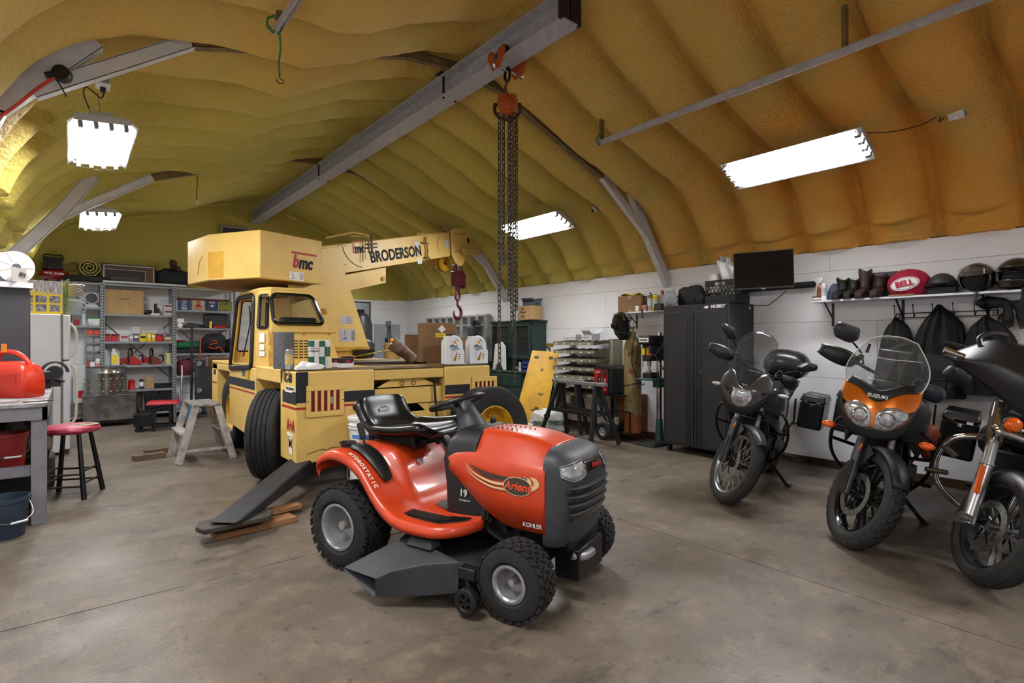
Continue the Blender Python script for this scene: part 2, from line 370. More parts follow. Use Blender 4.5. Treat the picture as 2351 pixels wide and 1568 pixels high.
# ================= lamps =================
TUBE = mat('lit_tube', (1, 1, 1), .5, emit=14)
REFL = mat('reflector', 'f2f4f6', .3, .2)
def shoplight(x, y, z, tilt, lab, ln=1.22):
    t = thing('shop_light', lab, 'light', (x, y, z), rot=(0, math.radians(tilt), 0), group='four-tube shop lights')
    h = ln/2; g = G()
    pr = [(-.21, -.035), (-.17, -.0), (-.13, .03), (.13, .03), (.17, 0), (.21, -.035)]
    g.loft([[V(a, -h, b) for a, b in pr], [V(a, h, b) for a, b in pr]], cap=False, closed=False)
    g.build('reflector', REFL, t, solid=.004)
    g = G(); g.box(-.075, .075, -h*.92, h*.92, .032, .075)
    for e in (-1, 1):
        g.box(-.17, .17, e*h-.004, e*h+.004, -.02, .03)
    g.build('ballast_housing', mat('lamp_housing', 'b9babd', .5, .3), t, bevel=.004)
    for e in (-1, 1):
        for k in range(4): g = G(); g.box(-.135+k*.09-.014, -.135+k*.09+.014, e*(h-.028)-.022, e*(h-.028)+.022, -.058, .028); g.build('lamp_holder', mat('lamp_holder_grey', '7d7f80', .5), t, bevel=.003)
    for k in range(4):
        g = G(); g.cyl((-.135+k*.09, -h+.05, -.042), (-.135+k*.09, h-.05, -.042), .0125, n=10); g.build('tube', TUBE, t)
    g = G()
    for k in range(9): g.tube([(-.2, -h+.02+k*(ln-.04)/8, -.038), (0, -h+.02+k*(ln-.04)/8, -.07), (.2, -h+.02+k*(ln-.04)/8, -.05)], .0013, 4)
    for q in (-.2, -.1, 0, .1, .2): g.tube([(q, -h, -.07+.03*abs(q)/.2), (q, h, -.07+.03*abs(q)/.2)], .0013, 4)
    g.build('wire_guard', CHR, t)
    for e in (-.7, .7): g = G(); g.tube([(0, e*h, .07), (.0, e*h, .16), (0, e*h, .26)], .003, 5); g.build('hanger_chain', STL, t)
    L = bpy.data.lights.new('lamp_glow', 'AREA'); L.shape = 'RECTANGLE'; L.size = .34; L.size_y = ln*.94; L.energy = LAMP_W; L.color = (.97, .985, 1); L.spread = math.radians(170)
    lo = bpy.data.objects.new('lamp_glow', L); COL.objects.link(lo); lo.parent = t; lo.location = (0, 0, -.022)
    return t
shoplight(.19, 5.55, 3.00, -6, 'glowing four-tube shop light at upper left, the nearer of the left pair')
shoplight(.30, 9.0, 3.00, -6, 'glowing four-tube shop light at left, small and far, under the second frame')
shoplight(5.15, 2.20, 3.06, 24, 'long glowing shop light on the orange foam at right')
shoplight(5.20, 5.80, 3.06, 24, 'glowing shop light behind the hoist chains')
shoplight(5.22, 9.50, 3.17, 24, 'glowing shop light hidden behind the crane boom, above the far bench')
for x, y, s, lb in ((.19, 2.1, -6, 'shop light over the workbench side, just above the picture'), (.19, -1.9, -6, 'shop light behind the camera on the workbench side'), (5.15, -1.6, 24, 'shop light behind the camera on the motorcycle side')):
    shoplight(x, y, 3.0, s, lb)
# ================= shape helpers used by the machines =================
def rpoly(pts, r, k=4):
    """corner-rounded closed polygon, same number of points for each corner"""
    P = [Vector(p) for p in pts]; n = len(P); out = []
    for i in range(n):
        a = P[i-1]; b = P[i]; c = P[(i+1) % n]; rr = r[i] if isinstance(r, (list, tuple)) else r
        p0 = b+(a-b).normalized()*rr; p1 = b+(c-b).normalized()*rr
        for j in range(k+1):
            t = j/k; out.append((1-t)**2*p0+2*t*(1-t)*b+t*t*p1)
    return out
def holed(g, outer, inner, r, n, k=4):
    """flat plate with a rounded opening; outer and inner have the same corner count"""
    n = Vector(n); I = rpoly(inner, r, k); O = [Vector(p) for p in outer for _ in range(k+1)]
    return g.loft([O, I, [p+n for p in I], [p+n for p in O]], loop=True)
def tyre(g, R, w, rr, prof='road', n=48):
    """tyre of revolution about local y, centred on the origin"""
    h = w/2
    if prof == 'truck':
        P = [(rr, -h*.62), (rr*1.06, -h*.82), (rr+(R-rr)*.45, -h*1.0), (R*.93, -h*.97), (R*.975, -h*.88), (R*.99, -h*.78)]
        for q in (-.45, -.15, .15, .45): P += [(R, h*(q-.09)), (R*.978, h*(q-.045)), (R*.978, h*(q+.045)), (R, h*(q+.09))]
    elif prof == 'bike':
        P = [(rr, -h*.7), (rr+(R-rr)*.3, -h*.98), (rr+(R-rr)*.6, -h*.97), (R*.955, -h*.7), (R*.985, -h*.4), (R, 0)]
    else:
        P = [(rr, -h*.72), (rr+(R-rr)*.25, -h*.98), (rr+(R-rr)*.6, -h*1.0), (R*.93, -h*.88), (R*.97, -h*.7), (R*.985, -h*.4), (R*.985, 0)]
    if prof == 'truck': P = P+[(R*.99, h*.78), (R*.975, h*.88), (R*.93, h*.97), (rr+(R-rr)*.45, h), (rr*1.06, h*.82), (rr, h*.62)]
    else: P = P+[(a, -b) for a, b in P[-2::-1]]
    g.lathe(P, ax=(0, 1, 0), n=n)
    g.lathe([(rr, -h*.7), (rr, h*.7)], ax=(0, 1, 0), n=n)
    return g
def turf(g, R, w, N, lanes, d=.010):
    """turf tread blocks"""
    for L in range(lanes):
        yc = (L-(lanes-1)/2)*w/lanes*.92; f = abs(yc)/(w/2); rr = R*(1-.03*f*f)-.004-.018*max(0, f-.6)
        for k in range(N):
            a = 2*math.pi*(k+.5*(L % 2))/N; da = 2*math.pi/N*.36; hw = w/lanes*.44; sk = (1 if L % 2 else -1)*da*.5
            v = []
            for rad in (rr, rr+d):
                for yy, sg in ((-hw, -1), (hw, 1)):
                    for q in (-da, da): v.append((rad*math.cos(a+q+sk*sg), yc+yy, rad*math.sin(a+q+sk*sg)))
            g.add(v, [(0, 1, 3, 2), (4, 6, 7, 5), (0, 4, 5, 1), (2, 3, 7, 6), (0, 2, 6, 4), (1, 5, 7, 3)])
    return g
# ================= the yellow carry-deck crane =================
CY = mat('crane_yellow', 'dbb868', .42, col2='cba354', vs=2.2, lo=.25, hi=.5, bump=.05, bs=30)
def speck(m, col='4a2c17', sc=26, th=.73):
    nt = m.node_tree; N = nt.nodes; b = N['Principled BSDF']; s = b.inputs['Base Color'].links[0].from_socket; tc = [n for n in N if n.type == 'TEX_COORD'][0]
    n = N.new('ShaderNodeTexNoise'); n.inputs['Scale'].default_value = sc; n.inputs['Detail'].default_value = 4; nt.links.new(tc.outputs['Object'], n.inputs[0])
    r = N.new('ShaderNodeMapRange'); r.inputs[1].default_value = th; r.inputs[2].default_value = th+.04; nt.links.new(n.outputs[0], r.inputs[0])
    x = N.new('ShaderNodeMix'); x.data_type = 'RGBA'; nt.links.new(r.outputs[0], x.inputs[0]); nt.links.new(s, x.inputs[6]); x.inputs[7].default_value = (*lin(col), 1); nt.links.new(x.outputs[2], b.inputs['Base Color'])
speck(CY)
CYD = mat('crane_wheel_yellow', 'cf9c1c', .5, var=.35, vs=10)
BND = mat('stripe_black', '1f2126', .8); RDS = mat('stripe_red', 'a2231c', .45)
cr = thing('mobile_crane', 'big yellow carry-deck crane with boom raised to the right and black side stripe', 'crane', (1.54, 4.87, 0))
def C(x, y, z): return Vector((x, y, z))
# deck chassis
g = G(); g.box(0, .74, 0, .46, .29, 1.11).box(1.54, 2.14, 0, .46, .29, 1.11)
g.box(.74, 1.54, .02, .06, 1.0, 1.10)                                 # rear top channel
g.box(0, 2.14, .46, 3.62, 1.085, 1.12)                                # deck plate
for x0 in (0, 2.02): g.box(x0, x0+.12, .40, 1.32, .98, 1.11)          # fender rails over the rear wheels
g.box(.0, 2.14, 1.30, 2.50, .42, 1.085, top=(0, 0, 0, 0))
g.box(0, .30, 2.5, 3.6, 1.0, 1.085).box(1.84, 2.14, 2.5, 3.6, 1.0, 1.085).box(0, 2.14, 3.28, 3.62, .5, 1.085).box(.35, 1.8, .3, 3.3, .5, .95)
g.build('chassis', CY, cr, bevel=.012)
g = G(); g.box(.02, 2.12, .02, .44, 1.105, 1.116).box(.9, 2.1, .5, 2.3, 1.118, 1.126); g.build('deck_top', mat('dirty_deck', '6d5426', .7, var=.5, vs=5), cr)
g = G(); g.box(.745, 1.535, .05, .08, .745, .91).box(.745, 1.535, .06, .08, .52, .66).box(.745, 1.535, .04, .07, .30, .44)
g.prism([(.80, .92), (.95, 1.0), (1.3, 1.0), (1.5, .92)], .07, .09)
g.prism([(.76, .66), (.9, .66), (.95, .74), (.76, .74)], .07, .08).prism([(1.34, .66), (1.52, .66), (1.52, .74), (1.25, .74)], .07, .08)
g.build('rear_crossmember', CY, cr, bevel=.006)
g = G()
for x in (1.07, 1.2): g.lathe([(.022, -.004), (.026, 0), (.026, .006), (.02, .008), (.016, .004)], (x, .068, .955), (0, -1, 0), 16)
g.build('porthole_ring', mat('rust_ring', '8a5a22', .6), cr)
g = G(); g.tube([(1.42, .03, .98), (1.44, .02, .7), (1.46, .03, .45)], .012, 8, 4).tube([(1.38, .05, .99), (1.47, .02, .985)], .012, 8); g.build('hydraulic_hose', BK, cr)
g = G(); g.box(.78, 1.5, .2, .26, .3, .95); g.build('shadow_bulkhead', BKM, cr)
# stripes
g = G(); g.tube([(.09, -.002, .37), (.17, -.002, .39), (.24, -.002, .40), (.27, -.002, .385), (.31, -.002, .405), (.42, -.002, .40)], .003, 4, 4); g.build('weld_crack', RUST, cr)
e = .003
for i, q in enumerate([(-e, .105, -e, .0, .835, 1.108), (.105, .74, -e, 0, .815, .915), (1.54, 1.86, -e, 0, .815, .915), (2.135, 2.14+e, -e, .46, .83, 1.1), (-e, 0, -e, .38, .82, .93), (-e*5, -e*4, 1.32, 2.48, .86, .955), (-e, 0, 3.36, 3.5, .93, 1.0), (-e, .74, -e, 0, .775, .795), (1.54, 2.14, -e, 0, .775, .795), (-e, 0, 0, .4, .775, .795), (-e*5, -e*4, 1.32, 2.48, .815, .83), (-e, 0, 3.3, 3.62, .815, .83)]):
    g = G(); g.box(*q); g.build('side_stripe', BND if i < 7 else RDS, cr)
# lower side door skin of the cab
g = G(); g.prism([(1.30, .36), (1.55, .33), (2.5, .38), (2.5, 1.09), (1.3, 1.09)], -.012, .02, 'yz'); g.build('side_panel', CY, cr, bevel=.006)
# tail lamps
LENS = mat('red_lens', '7d1016', .15, coat=.5, var=.3)
for x0, nm in ((.085, 0), (1.88, 1)):
    t = G(); x1 = x0+.345; z0, z1 = .70, .985
    for k in range(6): a = x0+.03+k*(x1-x0-.06)/5; t.box(a-.012, a+.012, -.0195, -.0045, z0+.0501, z1-.0501)
    t.box(x0, x1, -.02, -.004, z0, z0+.05).box(x0, x1, -.02, -.004, z1-.05, z1).box(x0, x0+.035, -.02, -.004, z0+.0501, z1-.0501).box(x1-.035, x1, -.02, -.004, z0+.0501, z1-.0501)
    tl = t.build('tail_lamp_guard', CY, cr, bevel=.004)
    g = G(); g.box(x0+.03, x1-.03, -.006, -.0005, z0+.04, z1-.04); g.build('tail_lamp', LENS, tl)
    g = G(); g.box(x0+(.205 if nm == 0 else .04), x0+(.245 if nm == 0 else .085), -.009, -.004, z0+.11, z0+.175); g.build('reverse_lamp', mat('clear_lens', '9a8f8c', .3), tl)
    g = G()
    for xx in (x0+.012, x1-.012): g.ell((xx, -.021, (z0+z1)/2), (.007, .005, .007), 8, 4)
    g.build('screw', RUST, tl)
# cab
CW = .012
cab = G()
A = [C(0, 2.5, 1.1), C(0, 1.32, 1.1), C(.085, 1.13, 1.1), C(.86, 1.13, 1.1), C(.86, 2.5, 1.1)]
M_ = [C(.0, 2.44, 1.5), C(0, 1.32, 1.5), C(.085, 1.13, 1.5), C(.72, 1.13, 1.5), C(.72, 2.44, 1.5)]
B = [C(.04, 2.26, 1.93), C(.04, 1.36, 1.93), C(.11, 1.16, 1.93), C(.57, 1.16, 1.93), C(.57, 2.26, 1.93)]
holed(cab, [A[1], A[0], B[0], B[1]], [C(0, 1.46, 1.14), C(0, 2.43, 1.12), C(.03, 2.2, 1.87), C(.03, 1.50, 1.87)], .06, (.02, 0, 0))      # door side
holed(cab, [C(.0, 1.32, 1.1), C(.085, 1.13, 1.1), B[2], B[1]], [C(.018, 1.285, 1.53), C(.07, 1.165, 1.53), C(.088, 1.185, 1.87), C(.045, 1.31, 1.87)], .02, (.015, .012, 0))
holed(cab, [C(.085, 1.13, 1.1), C(.86, 1.13, 1.1), B[3], B[2]], [C(.125, 1.137, 1.57), C(.665, 1.137, 1.57), C(.535, 1.155, 1.885), C(.105, 1.155, 1.885)], .06, (0, .02, 0))
holed(cab, [A[3], A[4], B[4], B[3]], [C(.70, 1.3, 1.56), C(.70, 2.35, 1.5), C(.59, 2.2, 1.88), C(.59, 1.35, 1.88)], .05, (-.02, 0, 0))
holed(cab, [A[4], A[0], B[0], B[4]], [C(.78, 2.5, 1.25), C(.06, 2.5, 1.25), C(.08, 2.29, 1.88), C(.54, 2.29, 1.88)], .05, (0, -.02, 0))
cab.loft([[p for p in B], [p+Vector((0, 0, .03)) for p in B]])
cabo = cab.build('cab', CY, cr, bevel=.005)
def window(pts, r, nv):
    I = rpoly(pts, r, 5); g = G(); g.tube(I, .02, 6, closed=True); o = g.build('window_rubber', BKG, cabo)
    g = G(); g.add([p+Vector(nv)*.5 for p in I], [tuple(range(len(I)))]); g.build('pane', mat('cab_glass', '8fa3a3', .03, trans=.9, alpha=.35), o)
window([C(.125, 1.133, 1.57), C(.665, 1.133, 1.57), C(.535, 1.15, 1.885), C(.105, 1.15, 1.885)], .07, (0, .01, 0))
window([C(.014, 1.285, 1.53), C(.066, 1.165, 1.53), C(.084, 1.185, 1.87), C(.041, 1.31, 1.87)], .02, (.01, .01, 0))
window([C(.70, 1.3, 1.56), C(.70, 2.35, 1.5), C(.59, 2.2, 1.88), C(.59, 1.35, 1.88)], .05, (-.01, 0, 0))
window([C(.78, 2.5, 1.25), C(.06, 2.5, 1.25), C(.08, 2.29, 1.88), C(.54, 2.29, 1.88)], .05, (0, -.01, 0))
# open door frame with thick seal
I = rpoly([C(-.02, 1.45, 1.10), C(-.02, 2.46, 1.05), C(.015, 2.22, 1.89), C(.015, 1.49, 1.89)], .09, 6)
g = G(); g.tube(I, .03, 8, closed=True, flat=.6); g.build('door_seal', BK, cr)
g = G(); g.box(.12, .5, 1.7, 2.0, 1.0, 1.3).box(.14, .3, 2.1, 2.25, 1.1, 1.32); g.build('driver_controls', mat('control_yellow', 'e0b010', .4), cr, bevel=.02)
g = G(); g.tube([(.1, 2.3, 1.2), (.14, 2.15, 1.6), (.12, 2.1, 1.8)], .008, 6, 4); g.build('wiper_arm', BK, cr)
g = G(); g.cyl((.3, 2.2, 1.15), (.32, 2.1, 1.4), .02); g.lathe([(.14, 0), (.155, .012), (.165, 0), (.155, -.012), (.14, 0)], (.32, 2.08, 1.42), (.1, -.5, .86), 28); g.build('steering_wheel', BK, cr)
g = G(); g.box(.25, .65, 1.35, 1.75, 1.12, 1.25).box(.25, .65, 1.3, 1.4, 1.25, 1.65); g.build('driver_seat', BK, cr, bevel=.03)
# engine cover seam, bolts, louvres
g = G()
g.box(.11, .80, 1.124, 1.131, 1.472, 1.479).box(.185, .193, 1.122, 1.131, 1.1, 1.475)
g.build('panel_seam', mat('seam_brown', '6e4a1b', .8), cabo)
for k, (x, z) in enumerate([(.15, 1.46), (.44, 1.46), (.72, 1.46), (.19, 1.3), (.19, 1.16), (.06, 1.8), (.12, 1.63)]):
    g = G(); g.ell((x, 1.126, z), (.011, .006, .011), 8, 4); g.build('bolt', mat('rust_bolt', '9a6a2c', .6), cabo)
g = G()
for r in range(7):
    for c in range(4): g.box(.335+c*.055, .375+c*.055, 1.1265, 1.129, 1.20+r*.03, 1.212+r*.03)
g.build('louvre', mat('louvre_hole', '3a2c16', .9), cabo)
for k in range(2):
    g = G(); g.cyl((.072, 1.12, 1.14+k*.2), (.072, 1.12, 1.30+k*.2), .009, n=8)
    for j in range(3): g.cyl((.072, 1.12, 1.15+k*.2+j*.05), (.072, 1.12, 1.18+k*.2+j*.05), .014, n=8)
    g.build('hinge', CY, cabo)
LAB = [(.035, 1.30, .035, .10), (.035, 1.2, .03, .06), (.035, 1.13, .035, .05)]
for x, z, w, h in LAB:
    g = G(); g.cbox((x, 1.22, z+.12), (.001, w*2.2, h)); g.M = None; o = g.build('decal', PAPER, cr)
    o.rotation_euler = (0, 0, 0)
    for v in o.data.vertices: yy = v.co.y-1.22; v.co.x = .036-yy*.0+.0+(-.43*yy)-.002+(v.co.x-x); v.co.y = 1.22+yy
# cab beacon stub
g = G(); g.cyl((.70, 1.3, 1.72), (.70, 1.22, 1.72), .035); g.ell((.70, 1.22, 1.72), (.035, .02, .035), 12, 6); g.build('round_cap', mat('cap_orange', 'b8802c', .4), cr)
# ---- wheels
def crane_wheel(cx, cy, ang, face=-1, name='wheel', par=cr, cz=.45, rx=0, hub=1):
    R = .452; o = bpy.data.objects.new
    g = G(); tyre(g, R, .29, .235, 'truck', 56); w = g.build(name, RUB, par); w.location = (cx, cy, cz); w.rotation_euler = (rx, 0, math.radians(ang))
    g = G(); f = face
    g.lathe([(.24, f*.10), (.245, f*.118), (.232, f*.12), (.222, f*.095), (.205, f*.06), (.20, f*.02), (.12, f*.0), (.10, f*.03), (.06, f*.035), (.0, f*.035)], ax=(0, 1, 0), n=40)
    g.lathe([(.24, -f*.11), (.222, -f*.09), (.2, -f*.02), (.0, -f*.01)], ax=(0, 1, 0), n=40)
    rm = g.build('rim', CYD, w)
    for k in range(8):
        a = k*math.pi/4; g = G(); g.cyl((.145*math.cos(a), f*.0, .145*math.sin(a)), (.145*math.cos(a), f*.035, .145*math.sin(a)), .013, n=6); g.build('lug_nut', mat('lug_yellow', 'b98c1a', .5), rm)
    if not hub: return w
    g = G(); g.cyl((0, f*.02, 0), (0, f*.09, 0), .055, .04, n=16); g.build('hub', CYD, rm)
    return w
# (wheel axis is local y; 90 deg turns it across the vehicle)
crane_wheel(.07, .88, 90-34, face=1)
crane_wheel(1.97, .90, 90-20, face=-1)
crane_wheel(.20, 2.92, 90, face=1)
crane_wheel(1.94, 2.92, 90, face=-1)
g = G(); g.box(.35, 1.8, .8, 1.0, .36, .52).box(.35, 1.8, 2.85, 3.0, .36, .52); g.build('axle', BKM, cr)
# ---- front frame with bumper bar
g = G(); g.box(-.05, 2.1, 3.62, 3.78, 1.02, 1.16).box(.0, .06, 3.7, 4.0, 1.05, 1.13); g.build('front_bumper', mat('rusty_brown', '5d4535', .7, var=.4), cr, bevel=.01)
# ---- turret, boom, counterweight (swung to the right)
E1 = Vector((.951, .309, 0)); NN = Vector((.309, -.951, 0)); CT = Vector((2.6-1.54, 7.0-4.87, 0))
def T(t, off, z): return CT+E1*t+NN*off+Vector((0, 0, z))
def tprism(g, poly, o0, o1):
    n = len(poly); g.add([T(a, o0, b) for a, b in poly]+[T(a, o1, b) for a, b in poly], [tuple(range(n)), tuple(range(2*n-1, n-1, -1))]+[(j, j+n, (j+1) % n+n, (j+1) % n) for j in range(n)]); return g
g = G(); g.lathe([(0, 1.115), (.55, 1.115), (.55, 1.19), (.52, 1.2), (.52, 1.25), (.54, 1.255), (.54, 1.275), (0, 1.275)], T(-.03, -.25, 0), (0, 0, 1), 48)
g.build('slewing_ring', mat('ring_yellow', 'c89a3c', .5, var=.3), cr)
g = G(); P_ = [(-.62, 1.27), (.52, 1.27), (.12, 2.22), (.0, 2.60), (-.37, 2.515), (-.75, 2.42), (-.72, 1.9)]
tprism(g, P_, .25, .225); tprism(g, P_, -.50, -.525)
tprism(g, [(-.62, 1.27), (-.58, 1.27), (-.68, 1.9), (-.72, 1.9)], .23, -.51); tprism(g, [(.46, 1.27), (.50, 1.27), (.10, 2.22), (.06, 2.22)], .23, -.51)
tu = g.build('turret', CY, cr, bevel=.006)
g = G(); tprism(g, [(.50, 1.275), (.52, 1.275), (.515, 1.31), (-.60, 1.31), (-.62, 1.275)], .253, .25); g.build('base_trim', CYD, tu)
s_ = .235
def zb(t): return 2.245+s_*t
g = G(); q = [(-.85, zb(-.85)), (2.30, zb(2.30)), (2.30, zb(2.30)+.40), (-.85, zb(-.85)+.375)]
tprism(g, q, .20, -.40)
tprism(g, [(-.3, zb(-.3)+.375), (2.28, zb(2.28)+.40), (2.28, zb(2.28)+.41), (-.3, zb(-.3)+.385)], .215, .19)
bo = g.build('boom', CY, cr, bevel=.008)
g = G(); tprism(g, [(2.22, zb(2.22)+.005), (2.50, zb(2.5)+.03), (2.50, zb(2.5)+.41), (2.22, zb(2.22)+.39)], .185, -.385); g.build('boom_extension', CY, bo, bevel=.005)
g = G(); hp = [(2.33, zb(2.33)+.01), (2.42, 2.70), (2.50, 2.655), (2.60, 2.66), (2.66, 2.74), (2.70, 2.90), (2.90, 2.96), (2.82, 3.34), (2.42, 3.28), (2.30, 3.22)]
tprism(g, hp, .225, .205); hd = g.build('boom_head', CY, bo, bevel=.004)
g = G(); tprism(g, hp, -.40, -.42); g.build('boom_head', CY, bo, bevel=.004)
g = G()
for (a, z) in [(2.42, 3.17), (2.47, 3.18), (2.55, 3.19), (2.6, 3.2), (2.42, 2.88), (2.47, 2.89), (2.54, 2.905), (2.59, 2.915)]: g.ell(T(a, .226, z), (.016, .016, .022), 8, 4)
g.mi(1); g.ell(T(2.76, .226, 3.12), (.035, .01, .05), 12, 6)
g.build('bolt_row', [mat('bolt_tan', 'a98746', .5), BND], hd)
g = G()
for z in (3.0, 2.86): g.cyl(T(2.55, .3, z), T(2.98, .3, z+.04), .02)
g.bar(T(2.50, .3, 2.9), T(3.0, .3, 2.98), .03, .05); g.bar(T(2.85, .25, 3.32), T(2.95, .25, 3.35), .03, .03); g.build('side_bracket', mat('bracket_gold', 'c59a45', .4), hd, bevel=.004)
g = G(); g.lathe([(.03, -.05), (.13, -.05), (.14, -.03), (.10, 0), (.14, .03), (.13, .05), (.03, .05)], T(2.42, -.05, 2.70), NN, 30); g.build('sheave', CYD, hd)
g = G(); g.lathe([(.03, -.05), (.12, -.05), (.13, -.03), (.09, 0), (.13, .03), (.12, .05), (.03, .05)], T(2.72, -.05, 2.96), NN, 30); g.build('sheave', CYD, hd)
# cylinder box under the boom
g = G(); tprism(g, [(.05, zb(.05)-.02), (.86, zb(.86)-.01), (.86, 2.215), (.14, 2.03)], .21, -.38); g.build('lift_cylinder_box', CY, bo, bevel=.008)
g = G(); g.cyl(T(.80, .21, 2.27), T(.80, .235, 2.27), .03); g.build('pivot_pin', mat('pin_tan', 'b48a45', .4), bo)
# rails and pipes on the boom side and top
g = G()
g.tube([T(-.1, .12, 2.71), T(.35, .12, 2.86), T(.62, .12, 2.86)], .012, 6).tube([T(.3, .12, 2.80), T(.62, .15, 2.84)], .009, 6)
g.tube([T(1.55, .15, 3.03), T(2.0, .16, 3.13), T(2.35, .16, 3.18)], .012, 6)
g.build('hose_guide', mat('guide_tan', 'c9a65e', .45), bo)
g = G()
g.cyl(T(.42, .225, 2.78), T(.42, .225, 2.46), .006, n=6).cyl(T(.46, .225, 2.78), T(.46, .225, 2.5), .004, n=6)
g.tube([T(1.68, .22, 3.0), T(1.68, .235, 2.9), T(1.72, .235, 2.8), T(1.70, .24, 2.72), T(1.78, .24, 2.66)], .012, 6, 4)
g.cyl(T(1.60, .22, 2.90), T(1.75, .22, 2.91), .014, n=8).cyl(T(1.66, .235, 2.68), T(1.74, .235, 2.69), .02, n=8)
g.build('side_fitting', mat('fitting_rust', '8c6a44', .6, var=.5), bo)
g = G()
for k in range(2): g.bar(T(.50, .225, 2.66+.05*k), T(.66, .24, 2.69+.05*k), .02, .02)
g.bar(T(.58, .23, 2.6), T(.56, .23, 2.85), .02, .02)
g.build('angle_gauge_bracket', mat('bracket_dark', '3b342c', .6), bo)
g = G(); g.tube([T(.10+.13*math.cos(a), .2035, 2.51+.13*math.sin(a)) for a in [1.2+.25*k for k in range(17)]], .003, 4)
g.tube([T(.42+.33*math.cos(a), .2035, 2.68+.29*math.sin(a)) for a in [3.35+.1*k for k in range(15)]], .004, 4)
g.tube([T(2.08+.1*math.cos(a), .2035, 2.94+.13*math.sin(a)) for a in [1.9+.15*k for k in range(16)]], .003, 4)
g.build('gauge_marking', BND, bo)
ex = (E1+Vector((0, 0, s_))).normalized(); ey = (Vector((0, 0, 1))-ex*ex.z).normalized()
txt('BRODERSON', .215, T(1.09, .202, 2.655), BND, bo, ex, ey, bold=.035, sx=.84, name='maker_lettering')
txt('b', .17, T(.29, .202, 2.62), REDINK, bo, ex, ey, bold=.04, shear=.2, sx=.8); txt('mc', .17, T(.375, .202, 2.63), BND, bo, ex, ey, bold=.04, shear=.2, sx=.8)
g = G(); g.bar(T(.25, .2025, 2.705), T(.45, .2025, 2.75), .002, .014); g.build('logo_bar', REDINK, bo)
for (t0, z0, w, h) in ((1.50, 2.86, .09, .10), (1.57, 2.62, .1, .09), (2.22, 2.98, .1, .12), (2.72, 2.98, .12, .1)):
    g = G(); o_ = T(t0, .226 if t0 > 2.6 else .2025, z0); g.add([o_-ex*w/2-ey*h/2, o_+ex*w/2-ey*h/2, o_+ex*w/2+ey*h/2, o_-ex*w/2+ey*h/2], [(0, 1, 2, 3)]); g.build('decal', mat('decal_pale', 'cfd6d6', .5, var=.25, vs=30), bo)
# plaques on the turret
def plaque(t0, z0, w, h, kind):
    g = G(); o_ = T(t0, .2525, z0); Z = Vector((0, 0, 1))
    g.add([o_-E1*w/2-Z*h/2, o_+E1*w/2-Z*h/2, o_+E1*w/2+Z*h/2, o_-E1*w/2+Z*h/2], [(0, 1, 2, 3)])
    p = g.build('plaque', mat('plaque_grey', 'b4b4b6', .5), tu); g = G()
    for k in range(3 if kind else 10):
        zz = z0+h*(.35-.7*k/(2 if kind else 9)); g.cbox(o_+E1*(0 if kind else w*.27)+Vector((0, 0, zz-z0)), (w*(.9 if kind else .4), .002, .004))
    if kind:
        for a in (-.25, .1, .3): g.cbox(o_+E1*w*a, (.003, .002, h*.7))
    else:
        g.tube([o_-E1*w*.38+Z*h*.3, o_-E1*w*.38-Z*h*.3], .002, 4).tube([o_-E1*w*.22+Z*h*.35, o_-E1*w*.12-Z*h*.1, o_-E1*w*.08-Z*h*.28], .003, 4).tube([o_-E1*w*.3-Z*h*.3, o_-E1*w*.2-Z*h*.2, o_-E1*w*.05-Z*h*.32], .005, 4)
    for v_ in g.v: pass
    q_ = g.build('chart', INK, p)
plaque(.115, 1.66, .20, .105, 1); plaque(.135, 1.46, .25, .165, 0)
# counterweight
g = G(); c0 = Vector((1.58-1.54, 6.19-4.87, 0)); 
ring = [c0, Vector((1.20-1.54, 6.84-4.87, 0)), Vector((1.10-1.54, 7.51-4.87, 0))]
ring += [T(-1.0, -1.15, 0), T(-.42, -1.15, 0), T(-.42, .455, 0)]
bot = [p+Vector((0, 0, 2.065)) for p in ring]; top = [p+Vector((0, 0, 2.585)) for p in ring]
g.loft([bot, top]); cwt = g.build('counterweight', CY, cr, bevel=.012)
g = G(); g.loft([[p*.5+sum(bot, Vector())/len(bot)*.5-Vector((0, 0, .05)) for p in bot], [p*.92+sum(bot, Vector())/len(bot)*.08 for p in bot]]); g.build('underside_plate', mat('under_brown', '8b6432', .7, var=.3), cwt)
pe = T(-.80, .4575, 2.29); Z = Vector((0, 0, 1))
txt('b', .20, pe+E1*.015-Z*.0, REDINK, cwt, E1, Z, bold=.04, shear=.22, sx=.75); txt('mc', .20, pe+E1*.145-Z*.005, BND, cwt, E1, Z, bold=.04, shear=.22, sx=.75)
g = G(); g.cbox((0, 0, 0), (1, 1, 1)); 
for i, p in enumerate(g.v): g.v[i] = pe+E1*(.13+p.x*.34)+Z*(.105+p.z*.022)+NN*(p.y*.002)
g.build('logo_bar', REDINK, cwt)
g = G(); g.cbox((0, 0, 0), (1, 1, 1))
for i, p in enumerate(g.v): g.v[i] = pe+E1*(.03+p.x*.19)-Z*(.165-p.z*.10)+NN*(p.y*.002)
pl = g.build('warning_label', PAPER, cwt); g = G()
for k in range(6): g.cbox(pe+E1*.075-Z*(.135+.012*k)+NN*.002, (.07, .002, .003))
g.tube([pe-E1*.035-Z*.13+NN*.002, pe-E1*.0-Z*.19+NN*.002, pe-E1*.05-Z*.2+NN*.002], .003, 4); g.build('label_print', INK, pl)
d2 = (ring[1]-ring[0]).normalized()
g = G(); a_ = ring[0]+d2*.52; b_ = ring[1]; g.add([a_+Z*2.09+NN*.0, a_+Z*2.38, b_+Z*2.38, b_+Z*2.09], [(0, 1, 2, 3)]); nn2 = Vector((d2.y, -d2.x, 0)); nn2 = nn2 if nn2.y < 0 else -nn2
if nn2.x > 0: nn2 = -nn2
for i in range(4): g.v[i] = g.v[i]+Vector((-.866, -.5, 0))*.002
